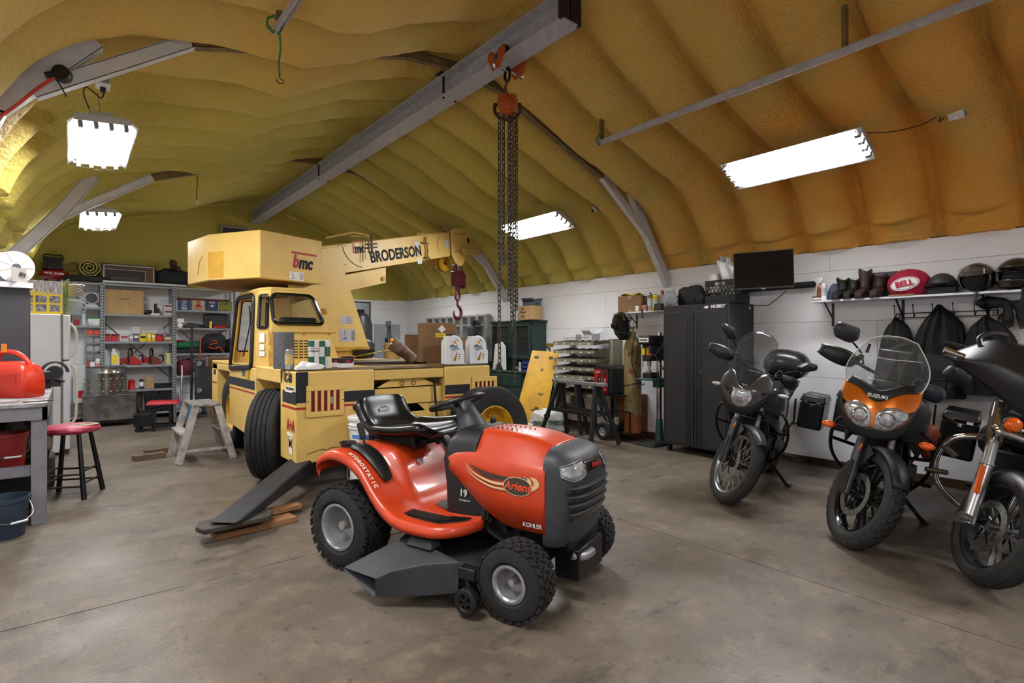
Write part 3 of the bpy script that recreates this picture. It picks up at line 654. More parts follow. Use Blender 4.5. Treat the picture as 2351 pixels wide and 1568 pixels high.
g.build('paint_patch', mat('patch_yellow', 'd2a23f', .5, var=.15), cwt)
g = G(); k2 = Vector((-.866, -.5, 0))*.003
g.tube([b_+Z*2.15+k2-d2*.0+Vector((-.05, .3, 0)), b_+Z*2.30+k2+Vector((-.04, .27, 0)), b_+Z*2.36+k2+Vector((-.02, .15, 0))], .003, 4); g.build('scratch', mat('scratch_rust', 'a86a2a', .7), cwt)
# hook block under the head
def chainlink(g, c, R, r, d, flip, n=10, m=6):
    """one oval chain link; d = direction of the chain"""
    x, y, d = basis(d)
    if flip: x = y
    pts = []
    for i in range(n):
        a = 2*math.pi*i/n; pts.append(Vector(c)+x*math.cos(a)*R*.72+d*(math.sin(a)*R+(.45*R if math.sin(a) > 0 else -.45*R)))
    g.tube(pts, r, m, closed=True)
hb = T(2.86, -.08, 0); MAG = mat('hook_maroon', '6d1a30', .4, .2, var=.3)
g = G(); g.box(-.09, .09, -.08, .08, 2.36, 2.62).box(-.07, -.05, -.06, .06, 2.6, 2.74).box(.05, .07, -.06, .06, 2.6, 2.74).box(.09, .13, -.07, .07, 2.32, 2.58)
k_ = g.build('hook_block', MAG, cr, bevel=.012, loc=hb)
g = G(); g.cyl((0, 0, 2.36), (0, 0, 2.28), .04); g.tube([(.045*math.cos(a), 0, 2.19+.09*math.sin(a)) for a in [k*.52 for k in range(12)]], .02, 8, closed=True); g.build('swivel_shackle', MAG, k_)
g = G(); g.tube([(0, 0, 2.12), (.0, 0, 2.02), (.055, 0, 1.96), (.075, 0, 1.88), (.04, 0, 1.80), (-.03, 0, 1.79), (-.075, 0, 1.85), (-.07, 0, 1.92)], [.018, .02, .026, .03, .032, .028, .02, .01], 10, 5); g.build('hook', MAG, k_)
# outrigger
g = G(); p0 = Vector((.92-1.54, 4.235-4.87, .155)); p1 = Vector((1.92-1.54, 5.28-4.87, .31)); g.bar(p0, p1, .21, .17); dd_ = Vector((p1.x-p0.x, p1.y-p0.y, 0)).normalized()
for i in range(4):
    if g.v[i].z > p0.z: g.v[i] = Vector((g.v[i].x-dd_.x*.16, g.v[i].y-dd_.y*.16, .135))
    else: g.v[i].z = .10
orr = g.build('outrigger_beam', mat('outrigger_black', '26262b', .5, var=.5, vs=7), cr, bevel=.015)
g = G(); pl_ = [(-.25, -.11), (.17, -.13), (.24, -.03), (.24, .08), (-.22, .11), (-.27, .0)]
g.prism(pl_, .082, .118, 'xy'); o = g.build('outrigger_foot', mat('foot_steel', '4c4740', .6, .3, var=.4), orr, bevel=.006); o.location = (p0.x+.01, p0.y-.0, 0); o.rotation_euler = (0, 0, .12)
for (x, y, L_, wd_, h0, h1, rz, lb) in ((.78, 4.24, .56, .14, 0, .04, 6, 'long raw board under the crane outrigger foot'), (.80, 4.36, .30, .09, .0, .04, 6, 'short board at the back under the outrigger foot'), (1.02, 4.40, .42, .1, .04, .076, 8, 'rough split wood block sticking out from under the outrigger foot')):
    g = G(); g.box(0, L_, -wd_/2, wd_/2, 0, h1-h0); o = g.build('wood_board', WOOD, bevel=.003); o.location = (x, y, h0); o.rotation_euler = (0, 0, math.radians(rz)); tag(o, lb, 'wood board', 'boards under the outrigger')
# lettering on the chassis
txt('IC-80', .115, (-.004, .21, 1.045), BND, cr, (0, -1, 0), (0, 0, 1), bold=.02, sx=.8)
txt('A+A', .15, (-.004, .14, .62), REDINK, cr, (0, -1, 0), (0, 0, 1), bold=.012, sx=.75)
for (y, z, w, h, t_) in ((.15, .955, .24, .04, 'MAX.COUNTER'), (.2, .93, .2, .02, ''), (.16, .54, .16, .03, ''), (.14, .44, .09, .15, 'M')):
    g = G(); g.box(-.0045, -.0035, y-w/2, y+w/2, z-h/2, z+h/2); q = g.build('decal', PAPER, cr)
    if t_: txt(t_, .03 if len(t_) > 2 else .11, (-.0055, y, z+(.02 if len(t_) < 2 else 0)), INK, q, (0, -1, 0), (0, 0, 1), bold=.02)
txt('9695', .13, (-.02, 1.78, 1.03), mat('grey_number', '4c566a', .5), cr, (0, -1, 0), (0, 0, 1), bold=.02, sx=.55)
g = G(); g.box(-.022, -.015, 1.52, 1.62, .97, 1.07).box(-.03, -.02, 1.53, 1.55, .98, 1.06); g.build('door_handle', CYD, cr, bevel=.004)
txt('IC', .08, (-.004, 3.5, 1.06), BND, cr, (0, -1, 0), (0, 0, 1), bold=.02)
# crane spare wheel leaning on the tail
sp = thing('spare_wheel', 'large loose truck wheel with yellow rim leaning on the crane tail', 'wheel', (3.46, 4.60, 0))
crane_wheel(0, 0, 0, face=-1, name='tyre', par=sp, cz=.448, rx=math.radians(-6), hub=0)
# ================= the orange lawn tractor =================
MO = mat('tractor_orange', 'bd3b16', .36, coat=.3, var=.12, vs=3)
DKP = mat('dark_grille_plastic', '34363b', .5, var=.15)
mw = thing('lawn_tractor', 'orange ride-on lawn tractor with black seat, on the concrete in the foreground', 'lawn mower', (1.68, 3.39, 0), rz=-70.7)
def lawn_wheel(x, y, R, w, rr, N, lanes, face):
    g = G(); tyre(g, R-.004, w, rr, 'lawn', 48); wl = g.build('wheel', RUB, mw); wl.location = (x, y, R+.006)
    g = G(); turf(g, R-.002, w, N, lanes); g.build('tread', RUB, wl)
    g = G(); f = face; h = w/2
    g.lathe([(rr+.006, f*h*.78), (rr+.010, f*h*.9), (rr-.004, f*h*.92), (rr-.012, f*h*.8), (rr*.88, f*h*.55), (rr*.84, f*h*.1), (rr*.75, -f*h*.12), (rr*.3, -f*h*.12), (rr*.26, f*h*.1), (rr*.22, f*h*.34), (0, f*h*.36)], ax=(0, 1, 0), n=40)
    g.build('rim', mat('rim_silver', 'a5a4a8', .35, .5, var=.3), wl)
    g = G(); g.cyl((0, f*h*.2, 0), (0, f*h*.62, 0), rr*.2, n=12); g.build('axle_cap', mat('cap_grey', '9a9690', .4, .4), wl)
for sy in (-1, 1):
    lawn_wheel(.05, sy*.37, .25, .23, .132, 26, 6, sy)
    lawn_wheel(1.27, sy*.405, .19, .165, .085, 24, 5, sy)
# body shell with rear fenders and footboards
OUT = smooth([(-.13, .58, .45), (-.13, .66, .47), (-.02, .715, .47), (.12, .70, .47), (.24, .63, .47), (.34, .53, .48), (.44, .45, .49), (.56, .405, .50), (.72, .395, .50), (.84, .395, .47), (.93, .40, .38), (.98, .41, .26)], 5)
CEN = smooth([(-.15, .60, 0), (-.15, .68, 0), (0, .73, 0), (.15, .73, 0), (.27, .70, 0), (.36, .60, 0), (.42, .5, 0), (.50, .425, 0), (.62, .41, 0), (.78, .41, 0), (.9, .42, 0), (.98, .43, 0)], 5)
nu = len(OUT)-1
def shell(a, b):
    i = int(round(a*nu)); o = OUT[i]; c = CEN[i]; s = -1+2*b; y = abs(s); hw = o.z; lip = 0
    if y > .93: lip = (y-.93)/.07; yy = hw
    else: yy = hw*y/.93
    k = min(1, max(0, (yy-.20)/.09)); k = k*k*(3-2*k)
    z = c.y*(1-k)+o.y*k; x = c.x*(1-k)+o.x*k
    if .93 >= y > .86: z -= .012*((y-.86)/.07)**2; 
    if lip: z -= .012+.045*lip; yy = hw+.006
    return Vector((x, math.copysign(yy, s), z))
g = G(); g.grid(shell, nu, 56); g.build('fender_body', MO, mw, solid=.006, ang=60)
for s in (-1, 1):
    g = G(); g.prism([(.50, s*.435), (.80, s*.435), (.92, s*.32), (.88, s*.31), (.8, s*.345), (.52, s*.345)], .398, .4065, 'xy')
    for k in range(34):
        x0 = .50+k*.0125; ww = .085 if x0 < .82 else .085-(x0-.82)*.8; yc = .43-(0 if x0 < .8 else (x0-.8)*1.1); g.bar((x0, s*yc, .4085), (x0, s*(yc-ww), .4095), .008, .008)
    g.build('footrest_pad', BK, mw)
# side console with levers and cup holder
for s in (-1, 1):
    g = G(); pts = [(.06, .735), (.16, .728), (.26, .67), (.345, .575)]
    rings = []
    P_ = smooth([(p[0], p[1], 0) for p in pts], 4)
    for i, p in enumerate(P_):
        f = i/(len(P_)-1); w = .062*math.sin(math.pi*min(1, max(0, .12+f*.78)))**.5
        rings.append([V(p.x, s*(.345+q*w), p.y-.012+.024*(1-abs(q)**4)) for q in (-1, -.9, -.6, 0, .6, .9, 1)]+[V(p.x, s*.345, p.y-.03)])
    g.loft(rings); c_ = g.build('lever_console', BK, mw, ang=50)
    g = G(); g.prism([(.12, .738), (.30, .640), (.30, .625), (.12, .72)], s*.335, s*.355, 'xz'); g.build('lever_slot', BKG, c_)
    if s < 0:
        g = G(); g.cyl((.16, s*.345, .71), (.13, s*.345, .80), .007); g.cyl((.135, s*.345, .785), (.105, s*.345, .875), .019, .021, 14); g.build('lever', BK, c_, bevel=.004)
        for q_, (x, z, st) in enumerate(((.21, .705, 'PARK'), (.27, .655, 'FWD'))): txt(st, .018, (x, -.385, z), PAPER, c_, (.8, 0, -.6), (.0, 1, .3), bold=.01)
    else:
        g = G(); g.cyl((.45, .28, .62), (.47, .28, .86), .008); g.cyl((.465, .28, .83), (.47, .28, .9), .018); g.build('lever', BK, c_)
    g = G(); g.lathe([(.035, .70), (.042, .705), (.044, .735), (.052, .74), (.052, .75), (.043, .75), (.037, .735), (.034, .712), (0, .71)], (.0, s*.345, 0), (0, 0, 1), 28); g.build('cup_holder', BK, mw)
# seat
SP = smooth([(.50, 0, .79), (.47, 0, .815), (.36, 0, .80), (.22, 0, .785), (.08, 0, .79), (-.01, 0, .83), (-.06, 0, .90), (-.09, 0, .97), (-.105, 0, 1.0)], 5)
def seatf(off):
    def f(a, b):
        i = a*(len(SP)-1); p = SP[int(round(i))]; s = -1+2*b; q = abs(s)
        t = a; w = .25 if t < .45 else .25-.03*min(1, (t-.45)/.2)
        if t < .12: w *= .74+.26*math.sin(t/.12*math.pi/2)
        e = q**3
        pad = .022*math.exp(-((q-.0)/.55)**4)
        d = Vector((0, math.copysign(w*q**.95, s), 0))
        up = .05*e if t < .5 else .045*e
        if t > .6: d.z -= .075*q**3.5*((t-.6)/.4)**1.5
        n = Vector((0, 0, 1)) if t < .5 else Vector((.95, 0, .3))
        rim = .012*math.exp(-((q-.82)/.12)**2)
        return p+d+n*(up+rim-off+(.0 if q < .96 else -.035))
    return f
g = G(); A = seatf(0); n1, n2 = 40, 26
g.grid(A, n1, n2); so = g.build('seat', mat('seat_vinyl', '0d0d0e', .3), mw, solid=.06, sub=1)
g = G(); I = rpoly([(-.005, -.11, .86), (-.005, .11, .86), (-.065, .10, .965), (-.065, -.10, .965)], .035, 5); g.tube(I, .006, 6, closed=True); g.tube([(-.03+.0, .05*math.cos(k*.4), .915+.018*math.sin(k*.4)) for k in range(16)], .0025, 4, closed=True)
g.build('backrest_piping', BKG, so)
txt('Ariens', .035, (-.022, 0, .915), mat('seat_emboss', '202022', .3), so, (0, 1, 0), (-.5, 0, .86), bold=.01)
g = G(); g.box(.02, .36, -.13, .13, .72, .775); g.box(.32, .42, -.09, .09, .73, .76)
for k in range(6): g.tube([(.03+.022*math.cos(a), -.17+.022*math.sin(a), .725+k*.011) for a in [j*.7 for j in range(9)]], .004, 5, closed=True)
for y in (-.1, .1): g.cyl((.34, y, .74), (.36, y*1.2, .70), .02)
g.build('seat_suspension', BKM, mw, bevel=.004)
# dash tower, steering
g = G()
rings = []
for z, x0, x1, w in ((.40, .70, 1.0, .255), (.55, .69, 1.0, .25), (.70, .66, .9, .24), (.80, .68, .9, .22), (.86, .72, .9, .17), (.88, .76, .88, .11)):
    rings.append(rpoly([(x0, -w, z), (x1, -w, z), (x1, w, z), (x0, w, z)], [.05, .0, .0, .05], 4))
g.loft(rings); g.build('dash_tower', BK, mw, ang=50)
g = G(); g.lathe([(.095, 0), (.085, .06), (.07, .10), (.06, .15), (.045, .18), (0, .18)], (.72, 0, .83), (-.42, 0, .9), 20); g.build('steering_column', DKP, mw)
g = G(); c_ = Vector((.60, 0, 1.0)); ax = Vector((-.32, 0, .95)).normalized(); x_, y_, _ = basis(ax)
g.tube([c_+.168*(math.cos(a)*x_+math.sin(a)*y_) for a in [2*math.pi*k/40 for k in range(40)]], .0155, 10, closed=True)
for a in (.5, 2.6, 4.0, 5.6): g.bar(c_-ax*.03, c_+.175*(math.cos(a)*x_+math.sin(a)*y_), .035, .014, up=ax)
g.lathe([(0, -.07), (.05, -.065), (.055, -.02), (.045, .0), (0, .005)], c_, ax, 20); g.build('steering_wheel', BK, mw, bevel=.003)
g = G(); g.tube([(.52, -.08, .80), (.62, -.1, .83), (.73, -.05, .85), (.78, .06, .875)], .006, 6, 4); g.ell((.80, .1, .89), (.02, .012, .02)); g.build('clutch_lever', BK, mw)
# hood
st = [(.69, .775, .70, .225, .69), (.72, .83, .725, .24, .65), (.80, .86, .735, .25, .60), (.92, .875, .735, .257, .505), (1.05, .875, .735, .262, .43), (1.14, .87, .735, .265, .40), (1.25, .855, .73, .268, .395), (1.36, .825, .725, .27, .395)]
H_ = smooth([(a, b, c) for a, b, c, d, e in st], 5); H2 = smooth([(d, e, 0) for a, b, c, d, e in st], 5)
def hoodring(i):
    x, zt_, zs_ = H_[i]; w, zb_, _ = H2[i]; half = [(w, zb_), (w*1.0, zb_+(zs_-zb_)*.5), (w, zs_-.05), (w*.99, zs_-.015), (w*.93, zs_+.005), (w*.80, zs_+(zt_-zs_)*.35), (w*.64, zs_+(zt_-zs_)*.78), (w*.56, zt_-.012), (w*.46, zt_-.004), (w*.2, zt_)]
    return [V(x, -a, b) for a, b in half]+[V(x, a, b) for a, b in half[::-1]]
g = G(); R_ = [hoodring(i) for i in range(len(H_))]
g.loft(R_, cap=False, closed=False); 
g.build('hood', MO, mw, solid=.008, ang=40)
hd_ = bpy.data.objects['hood']
g = G(); g.prism([(.96, .50), (1.38, .43), (1.38, .72), (.8, .72)], -.245, .245); g.build('engine_bay', BKM, mw)
def hz(x, y):
    i = min(range(len(H_)), key=lambda k: abs(H_[k].x-x)); r = R_[i]; L_ = [p for p in r if p.z > .7]
    for a, b in zip(L_, L_[1:]):
        if a.y <= y <= b.y and b.y > a.y: return a.z+(b.z-a.z)*(y-a.y)/(b.y-a.y)
    return .87
g = G()
for r in range(2):
    for k in range(8):
        x = .90+k*.032+r*.01; y = -.045+r*.085
        a = V(x, y-.0, hz(x, y)+.0052); b = V(x+.032, y-.052, hz(x+.03, y-.052)+.0052) if r == 0 else V(x+.02, y-.04, hz(x+.02, y-.04)+.0052)
        g.bar(a, b, .009, .002)
g.build('hood_vent', BKG, hd_)
# nose
zl = [(.33, .12, .262), (.37, .14, .268), (.46, .165, .27), (.58, .185, .27), (.68, .185, .268), (.74, .165, .262), (.785, .13, .24), (.81, .085, .20), (.825, .03, .15)]
ZL = smooth(zl, 4)
def nose(a, z, off=0):
    i = min(range(len(ZL)), key=lambda k: abs(ZL[k].x-z)); q = ZL[i]; j = min(i+1, len(ZL)-1) if z > q.x else max(i-1, 0)
    f = 0 if j == i or ZL[j].x == q.x else (z-ZL[i].x)/(ZL[j].x-ZL[i].x); d = q.y+(ZL[j].y-q.y)*f; w = q.z+(ZL[j].z-q.z)*f
    c = math.cos(a); s = math.sin(a)
    return Vector((1.345+(d+off)*abs(c)**.62, math.copysign((w+off)*abs(s)**.72, s), z))
g = G(); rings = []
for q in ZL:
    rings.append([nose(-math.pi/2+math.pi*k/36, q.x) for k in range(37)])
g.loft(rings, cap=False, closed=False); top = len(g.v); g.add([rings[-1][k] for k in range(37)], [tuple(range(37))]); no = g.build('grille', DKP, mw, ang=50)
def patch(a0, a1, z0, z1, off, nm, m, par, slant=0, nn=14, th=.004):
    g = G(); g.grid(lambda u, v: nose(math.radians(a0+(a1-a0)*u), z0(u)+(z1(u)-z0(u))*v if callable(z0) else z0+(z1-z0)*v, off), nn, 4); return g.build(nm, m, par, solid=th)
LZ = mat('headlamp_glass', 'b9babf', .08, .3, var=.5, vs=25, coat=1)
for s in (-1, 1):
    l_ = patch(s*68, s*20, lambda u: .70-.03*math.sin(u*math.pi*.9)+.01*u, lambda u: .738+.022*u, .004, 'headlamp', LZ, no)
    g = G(); 
    e0 = [nose(math.radians(s*(68-48*k/12)), .74+.022*k/12+.004, .006) for k in range(13)]+[nose(math.radians(s*(20+48*k/12)), .70-.03*math.sin((1-k/12)*math.pi*.9)+.01*(1-k/12)-.004, .006) for k in range(13)]
    g.tube(e0, .004, 5, closed=True); g.build('lamp_bezel', mat('bezel_grey', '8c8f94', .3, .5), l_)
patch(-19, 19, .695, .755, .004, 'badge_panel', BKG, no)
txt('Ariens', .045, nose(0, .727, .012), REDINK, no, (0, 1, 0), (-.3, 0, 1), shear=.3, bold=.012)
for k, z in enumerate((.60, .555, .51, .465)):
    patch(-58+k*3, 58-k*3, z, z+.022, .001, 'grille_opening', BKG, no, th=.004)
    g = G(); g.tube([nose(math.radians(-60+k*3+(120-6*k)*j/20), z+.032, .003) for j in range(21)], [.004]+[.011]*3+[.004], 6); g.build('grille_bar', DKP, no)
g = G(); g.box(1.30, 1.46, -.2, .2, .30, .40).box(1.36, 1.5, -.16, .16, .14, .30).box(.55, 1.36, -.2, .2, .30, .40).box(.1, .36, -.2, .2, .28, .6).box(.9, 1.35, -.14, .14, .38, .5)
g.cyl((.05, -.37, .25), (.05, .37, .25), .03).cyl((1.27, -.38, .19), (1.27, .38, .19), .02).box(1.2, 1.34, -.36, .36, .22, .26)
g.build('frame', BKM, mw, bevel=.006)
g = G(); g.tube([(1.46, -.16, .27), (1.50, -.10, .255), (1.505, .0, .25)], .022, 10, 4); g.build('silver_bracket', mat('dull_silver', 'a09ea6', .35, .6), mw)
g = G(); g.tube([(.95, -.22, .42), (1.0, -.24, .34), (1.15, -.25, .30), (1.3, -.22, .31)], .012, 6, 3); g.tube([(.98, -.25, .47), (.97, -.27, .40), (.9, -.28, .36)], .009, 6, 3)
for x, z in ((1.0, .40), (1.1, .36), (1.18, .34)): g.cyl((x, -.24, z), (x, -.21, z), .018, n=10)
g.build('engine_linkage', BKM, mw)
# mowing deck
g = G(); dk = rpoly([(.38, -.30, 0), (.55, -.44, 0), (1.02, -.44, 0), (1.12, -.2, 0), (1.12, .3, 0), (.95, .5, 0), (.5, .5, 0), (.38, .3, 0)], .08, 4)
g.loft([[p*1+V(0, 0, .10) for p in dk], [p+V(0, 0, .20) for p in dk], [V(.75+(p.x-.75)*.94, p.y*.94, .225) for p in dk], [V(.75+(p.x-.75)*.5, p.y*.5, .235) for p in dk]]); de = g.build('mower_deck', mat('deck_black', '1c1d20', .55, var=.4, vs=10), mw, ang=45)
g = G()
for x, y in ((.62, -.12), (.9, .2)): g.lathe([(0, .235), (.09, .235), (.1, .26), (.085, .27), (.1, .28), (.09, .30), (.03, .30), (.02, .34), (0, .34)], (x, y, 0), (0, 0, 1), 24)
g.cyl((.72, -.3, .3), (.72, -.3, .33), .06); g.build('pulley', BKM, de)
g = G(); g.prism([(.42, -.26), (.52, -.33), (.62, -.28), (.5, -.2)], .24, .285, 'xy'); g.build('belt_cover', BK, de)
g = G(); g.bar((.44, -.285, .292), (.57, -.325, .292), .02, .002); g.build('warning_strip', mat('warning_yellow', 'c9b21c', .5), de)
g = G(); top_ = [(.48, -.66, .215), (.60, -.44, .285), (.70, -.38, .30), (.93, -.38, .285), (.96, -.45, .26)]
# discharge chute: sloping top flap and front skirt
A_ = [V(.40, -.76, .165), V(.52, -.45, .29), V(.86, -.40, .30), V(1.0, -.43, .26)]
g.loft([[V(.36, -.70, .165), V(.36, -.70, .15), V(.60, -.70, .06), V(.62, -.72, .17)], [V(.44, -.60, .215), V(.44, -.60, .20), V(.66, -.66, .06), V(.68, -.67, .20)], [V(.52, -.48, .265), V(.52, -.48, .15), V(.82, -.58, .07), V(.82, -.58, .235)], [V(.60, -.42, .285), V(.60, -.42, .12), V(.98, -.50, .09), V(.98, -.49, .25)]], cap=False)
g.build('discharge_chute', mat('chute_grey', '35373b', .6, var=.3, vs=9), de, bevel=.012, ang=50, seg=3)
g = G(); g.box(.62, .80, -.50, -.40, .27, .315, top=(.02, .02, .02, .02)); g.build('chute_hinge', mat('chute_grey'), de, bevel=.008)
g = G(); tyre(g, .068, .05, .035, 'lawn', 24); gw = g.build('gauge_wheel', BK, de); gw.location = (1.06, -.53, .085); gw.rotation_euler = (0, 0, 0)
g = G()
for k in range(5): a = k*1.257; g.bar((0, -.012, 0), (.04*math.cos(a), -.012, .04*math.sin(a)), .014, .02, up=(0, 1, 0))
g.lathe([(0, -.02), (.012, -.02), (.014, .0)], ax=(0, 1, 0), n=12); g.build('spokes', BK, gw)
g = G(); g.bar((1.0, -.47, .2), (1.06, -.48, .09), .03, .02); g.box(.98, 1.08, -.50, -.44, .17, .23); g.build('gauge_wheel_bracket', BK, de, bevel=.006)
# decals on the hood's right side
TAN = mat('decal_tan', 'cdb184', .45); YO = -.2745
def flat(poly, m, nm, y, par=hd_):
    g = G(); g.add([V(a, y, b) for a, b in poly], [tuple(range(len(poly)))]); return g.build(nm, m, par)
def band(pts0, pts1, m, nm, y): 
    a = smooth([(p[0], p[1], 0) for p in pts0], 6); b = smooth([(p[0], p[1], 0) for p in pts1], 6); g = G()
    n = min(len(a), len(b)); g.add([V(p.x, y, p.y) for p in a[:n]]+[V(p.x, y, p.y) for p in b[:n]], [(i, i+1, n+i+1, n+i) for i in range(n-1)]); return g.build(nm, m, hd_)
YO = -.276
band([(.89, .70), (1.02, .668), (1.16, .66), (1.26, .673)], [(.89, .698), (1.0, .645), (1.12, .64), (1.26, .645)], mat('decal_brown', '3b342c', .4), 'stripe_decal', YO)
band([(.87, .705), (.92, .66), (1.04, .628), (1.15, .63)], [(.87, .70), (.92, .651), (1.04, .613), (1.15, .615)], TAN, 'stripe_decal', YO)
band([(.865, .70), (.91, .645), (1.03, .603), (1.15, .60)], [(.865, .695), (.91, .638), (1.03, .592), (1.15, .588)], TAN, 'stripe_decal', YO)
band([(1.255, .673), (1.275, .664), (1.285, .64), (1.27, .61)], [(1.235, .673), (1.25, .655), (1.25, .64), (1.235, .62)], TAN, 'stripe_decal', YO)
band([(1.295, .678), (1.322, .664), (1.325, .63), (1.28, .60)], [(1.275, .675), (1.295, .655), (1.295, .635), (1.25, .615)], TAN, 'stripe_decal', YO)
flat([(1.20+.088*math.cos(k*.26), .618+.05*math.sin(k*.26)) for k in range(24)], TAN, 'badge_edge', YO-.0008)
flat([(1.20+.083*math.cos(k*.26), .618+.046*math.sin(k*.26)) for k in range(24)], mat('decal_brown'), 'badge', YO-.0016)
txt('Ariens', .062, (1.20, YO-.0022, .617), mat('badge_red', 'd8461e', .4), hd_, (1, 0, 0), (0, 0, 1), shear=.25, bold=.02)
txt('KOHLER', .03, (1.29, YO, .428), mat('silver_ink', 'b9babc', .4), hd_, bold=.02, sx=1)
txt('Powered by', .012, (1.265, YO, .447), mat('dk_ink', '5c1a10', .4), hd_)
txt('19', .055, (.835, -.257, .525), mat('silver_ink'), mw, bold=.03); txt('horsepower', .016, (.845, -.257, .487), mat('silver_ink'), mw)
def arc_at(d0, d):
    acc = 0
    for j in range(d0, nu):
        L_ = (OUT[j+1]-OUT[j]); l = V(L_.x, L_.y, 0).length
        if acc+l >= d: return OUT[j]+L_*((d-acc)/l), V(L_.x, 0, L_.y).normalized()
        acc += l
for i, ch in enumerate('HYDROSTATIC'):
    q, tg = arc_at(12, .10+i*.0265)
    txt(ch, .036, (q.x, -.440, q.y+.006), mat('white_ink', 'e8e4dc', .5), mw, tg, (-.0, .999, .05), bold=.03, name='letter')
g = G(); fx = .60
g.add([V(.56, -.20, .4135), V(.72, -.26, .4155), V(.80, -.05, .4175), V(.62, -.02, .4175)], [(0, 1, 2, 3)]); ds = g.build('instruction_decal', mat('decal_dark', '2e3233', .4, var=.3, vs=30), mw)
for i_, (x, y, c) in enumerate(((.66, -.19, '5c8a3c'), (.72, -.16, 'a8452c'), (.70, -.10, 'd0d0cc'), (.64, -.08, 'b8b8b8'))):
    g = G(); g.box(x, x+.05, y, y+.04, .4185, .4192); g.build('decal_field', mat('df'+str(i_), c, .5), ds)
g = G(); g.add([V(.345, -.10, .628), V(.345, -.05, .628), V(.365, -.05, .598), V(.365, -.10, .598)], [(0, 1, 2, 3)]); 
for i in range(4): g.v[i] += V(.006, 0, .006)
g.build('flag_decal', mat('flag_decal', 'c9c3cc', .5, col2='7a4a66', vs=60), mw)
# ================= generic small things =================
def PD(u, v, d):
    a = (u-U0)/F; return Vector((d*(SN+a*CS), d*(CS-a*SN), H+d*(V0-v)/F))
def fit(u0, u1, vt, vb, zb=None, **k):
    a = W(u0, vb, **k); b = W(u1, vb, **k); m = W((u0+u1)/2, vb, **k); t = W((u0+u1)/2, vt, **k)
    w = ((b-a).xy).length; z = m.z if zb is None else zb
    return Vector((m.x, m.y, z)), w, t.z-z
def put(kind, label, cat, u0, u1, vt, vb, rz, d, zb=None, group=None, **k):
    """empty at the base centre; front face on the given plane. returns thing, width, depth, height"""
    p, w, h = fit(u0, u1, vt, vb, zb, **k)
    if d is None: d = w
    a = math.radians(rz); p = p+Vector((-math.sin(a), math.cos(a), 0))*d/2
    return thing(kind, label, cat, p, rz, group), w, d, h
def carton(t, w, d, h, m=CARD, open_=False, tape=True, line=True):
    g = G(); g.box(-w/2, w/2, -d/2, d/2, 0, h); o = g.build('box_body', m, t, bevel=.003)
    if tape: g = G(); g.box(-.022, .022, -d/2-.001, -d/2, h*.78, h+.001).box(-.022, .022, -d/2, d/2, h, h+.001).box(-.022, .022, -d/2-.001, -d/2, 0, h*.12); g.build('tape', mat('parcel_tape', 'a98a60', .35), o)
    if open_:
        for s in (-1, 1):
            g = G(); g.add([V(-w/2, s*d/2, h), V(w/2, s*d/2, h), V(w/2*.96, s*(d/2+.05), h+.06), V(-w/2*.96, s*(d/2+.05), h+.06)], [(0, 1, 2, 3)]); g.build('flap', m, o, solid=.003)
    return o
def can(t, r, h, m, top=None, cap=None, nozzle=False):
    g = G(); g.lathe([(0, 0), (r, 0), (r, .004), (r*.98, .006), (r*.98, h*.86), (r, h*.865), (r, h*.875), (r*.8, h*.94), (r*.45, h*.965), (0, h*.965)] if nozzle else [(0, 0), (r, 0), (r, .004), (r*.98, .007), (r*.98, h-.007), (r, h-.004), (r, h), (r*.94, h), (r*.93, h-.006), (0, h-.006)], n=20)
    o = g.build('can_body', m, t)
    if nozzle: g = G(); g.cyl((0, 0, h*.94), (0, 0, h), r*.5, r*.42, 14); g.build('cap', cap or RED, t)
    if top: g = G(); g.cyl((0, 0, h*.25), (0, 0, h*.7), r*1.005, n=20, cap=False); g.build('label', top, o)
    return o
def jug(t, w, d, h, m, capm=BK, labelm=None):
    """handled jug, handle to +x"""
    g = G(); g.prism([(x*w, z*h) for x, z in [(-.5, .03), (-.46, 0), (.46, 0), (.5, .03), (.5, .44), (.37, .55), (.29, .70), (.04, .82), (-.06, .94), (-.36, .94), (-.39, .85), (-.5, .74)]], -d/2, d/2); o = g.build('jug_body', m, t, bevel=min(w, d)*.12, seg=3)
    g = G(); g.tube([(w*.43, 0, h*.42), (w*.455, 0, h*.56), (w*.43, 0, h*.72), (w*.30, 0, h*.85), (w*.1, 0, h*.91), (-w*.08, 0, h*.90)], w*.07, 8, 4); g.build('jug_handle', m, o)
    g = G(); g.cyl((-.2*w, 0, h*.94), (-.2*w, 0, h), w*.155, n=16); g.build('cap', capm, t)
    if labelm: g = G(); g.box(-w*.38, w*.25, -d/2-.001, -d/2, h*.1, h*.6); g.build('label', labelm, o)
    return o
def blob(g, c, r, seed=1, amp=.12, fr=3, nu=28, nv=18, flat=None):
    """crumpled soft volume; flat = lowest z"""
    def f(d): return 1+amp*(math.sin(d.x*fr*2.1+seed)*math.cos(d.y*fr*1.7+seed*2)+.5*math.sin((d.x+d.z)*fr*4+seed*3)*math.cos(d.y*fr*3.7))
    n0 = len(g.v); g.ell(c, r, nu, nv, fn=f)
    if flat is not None:
        for i in range(n0, len(g.v)):
            if g.v[i].z < flat: g.v[i].z = flat
    return g
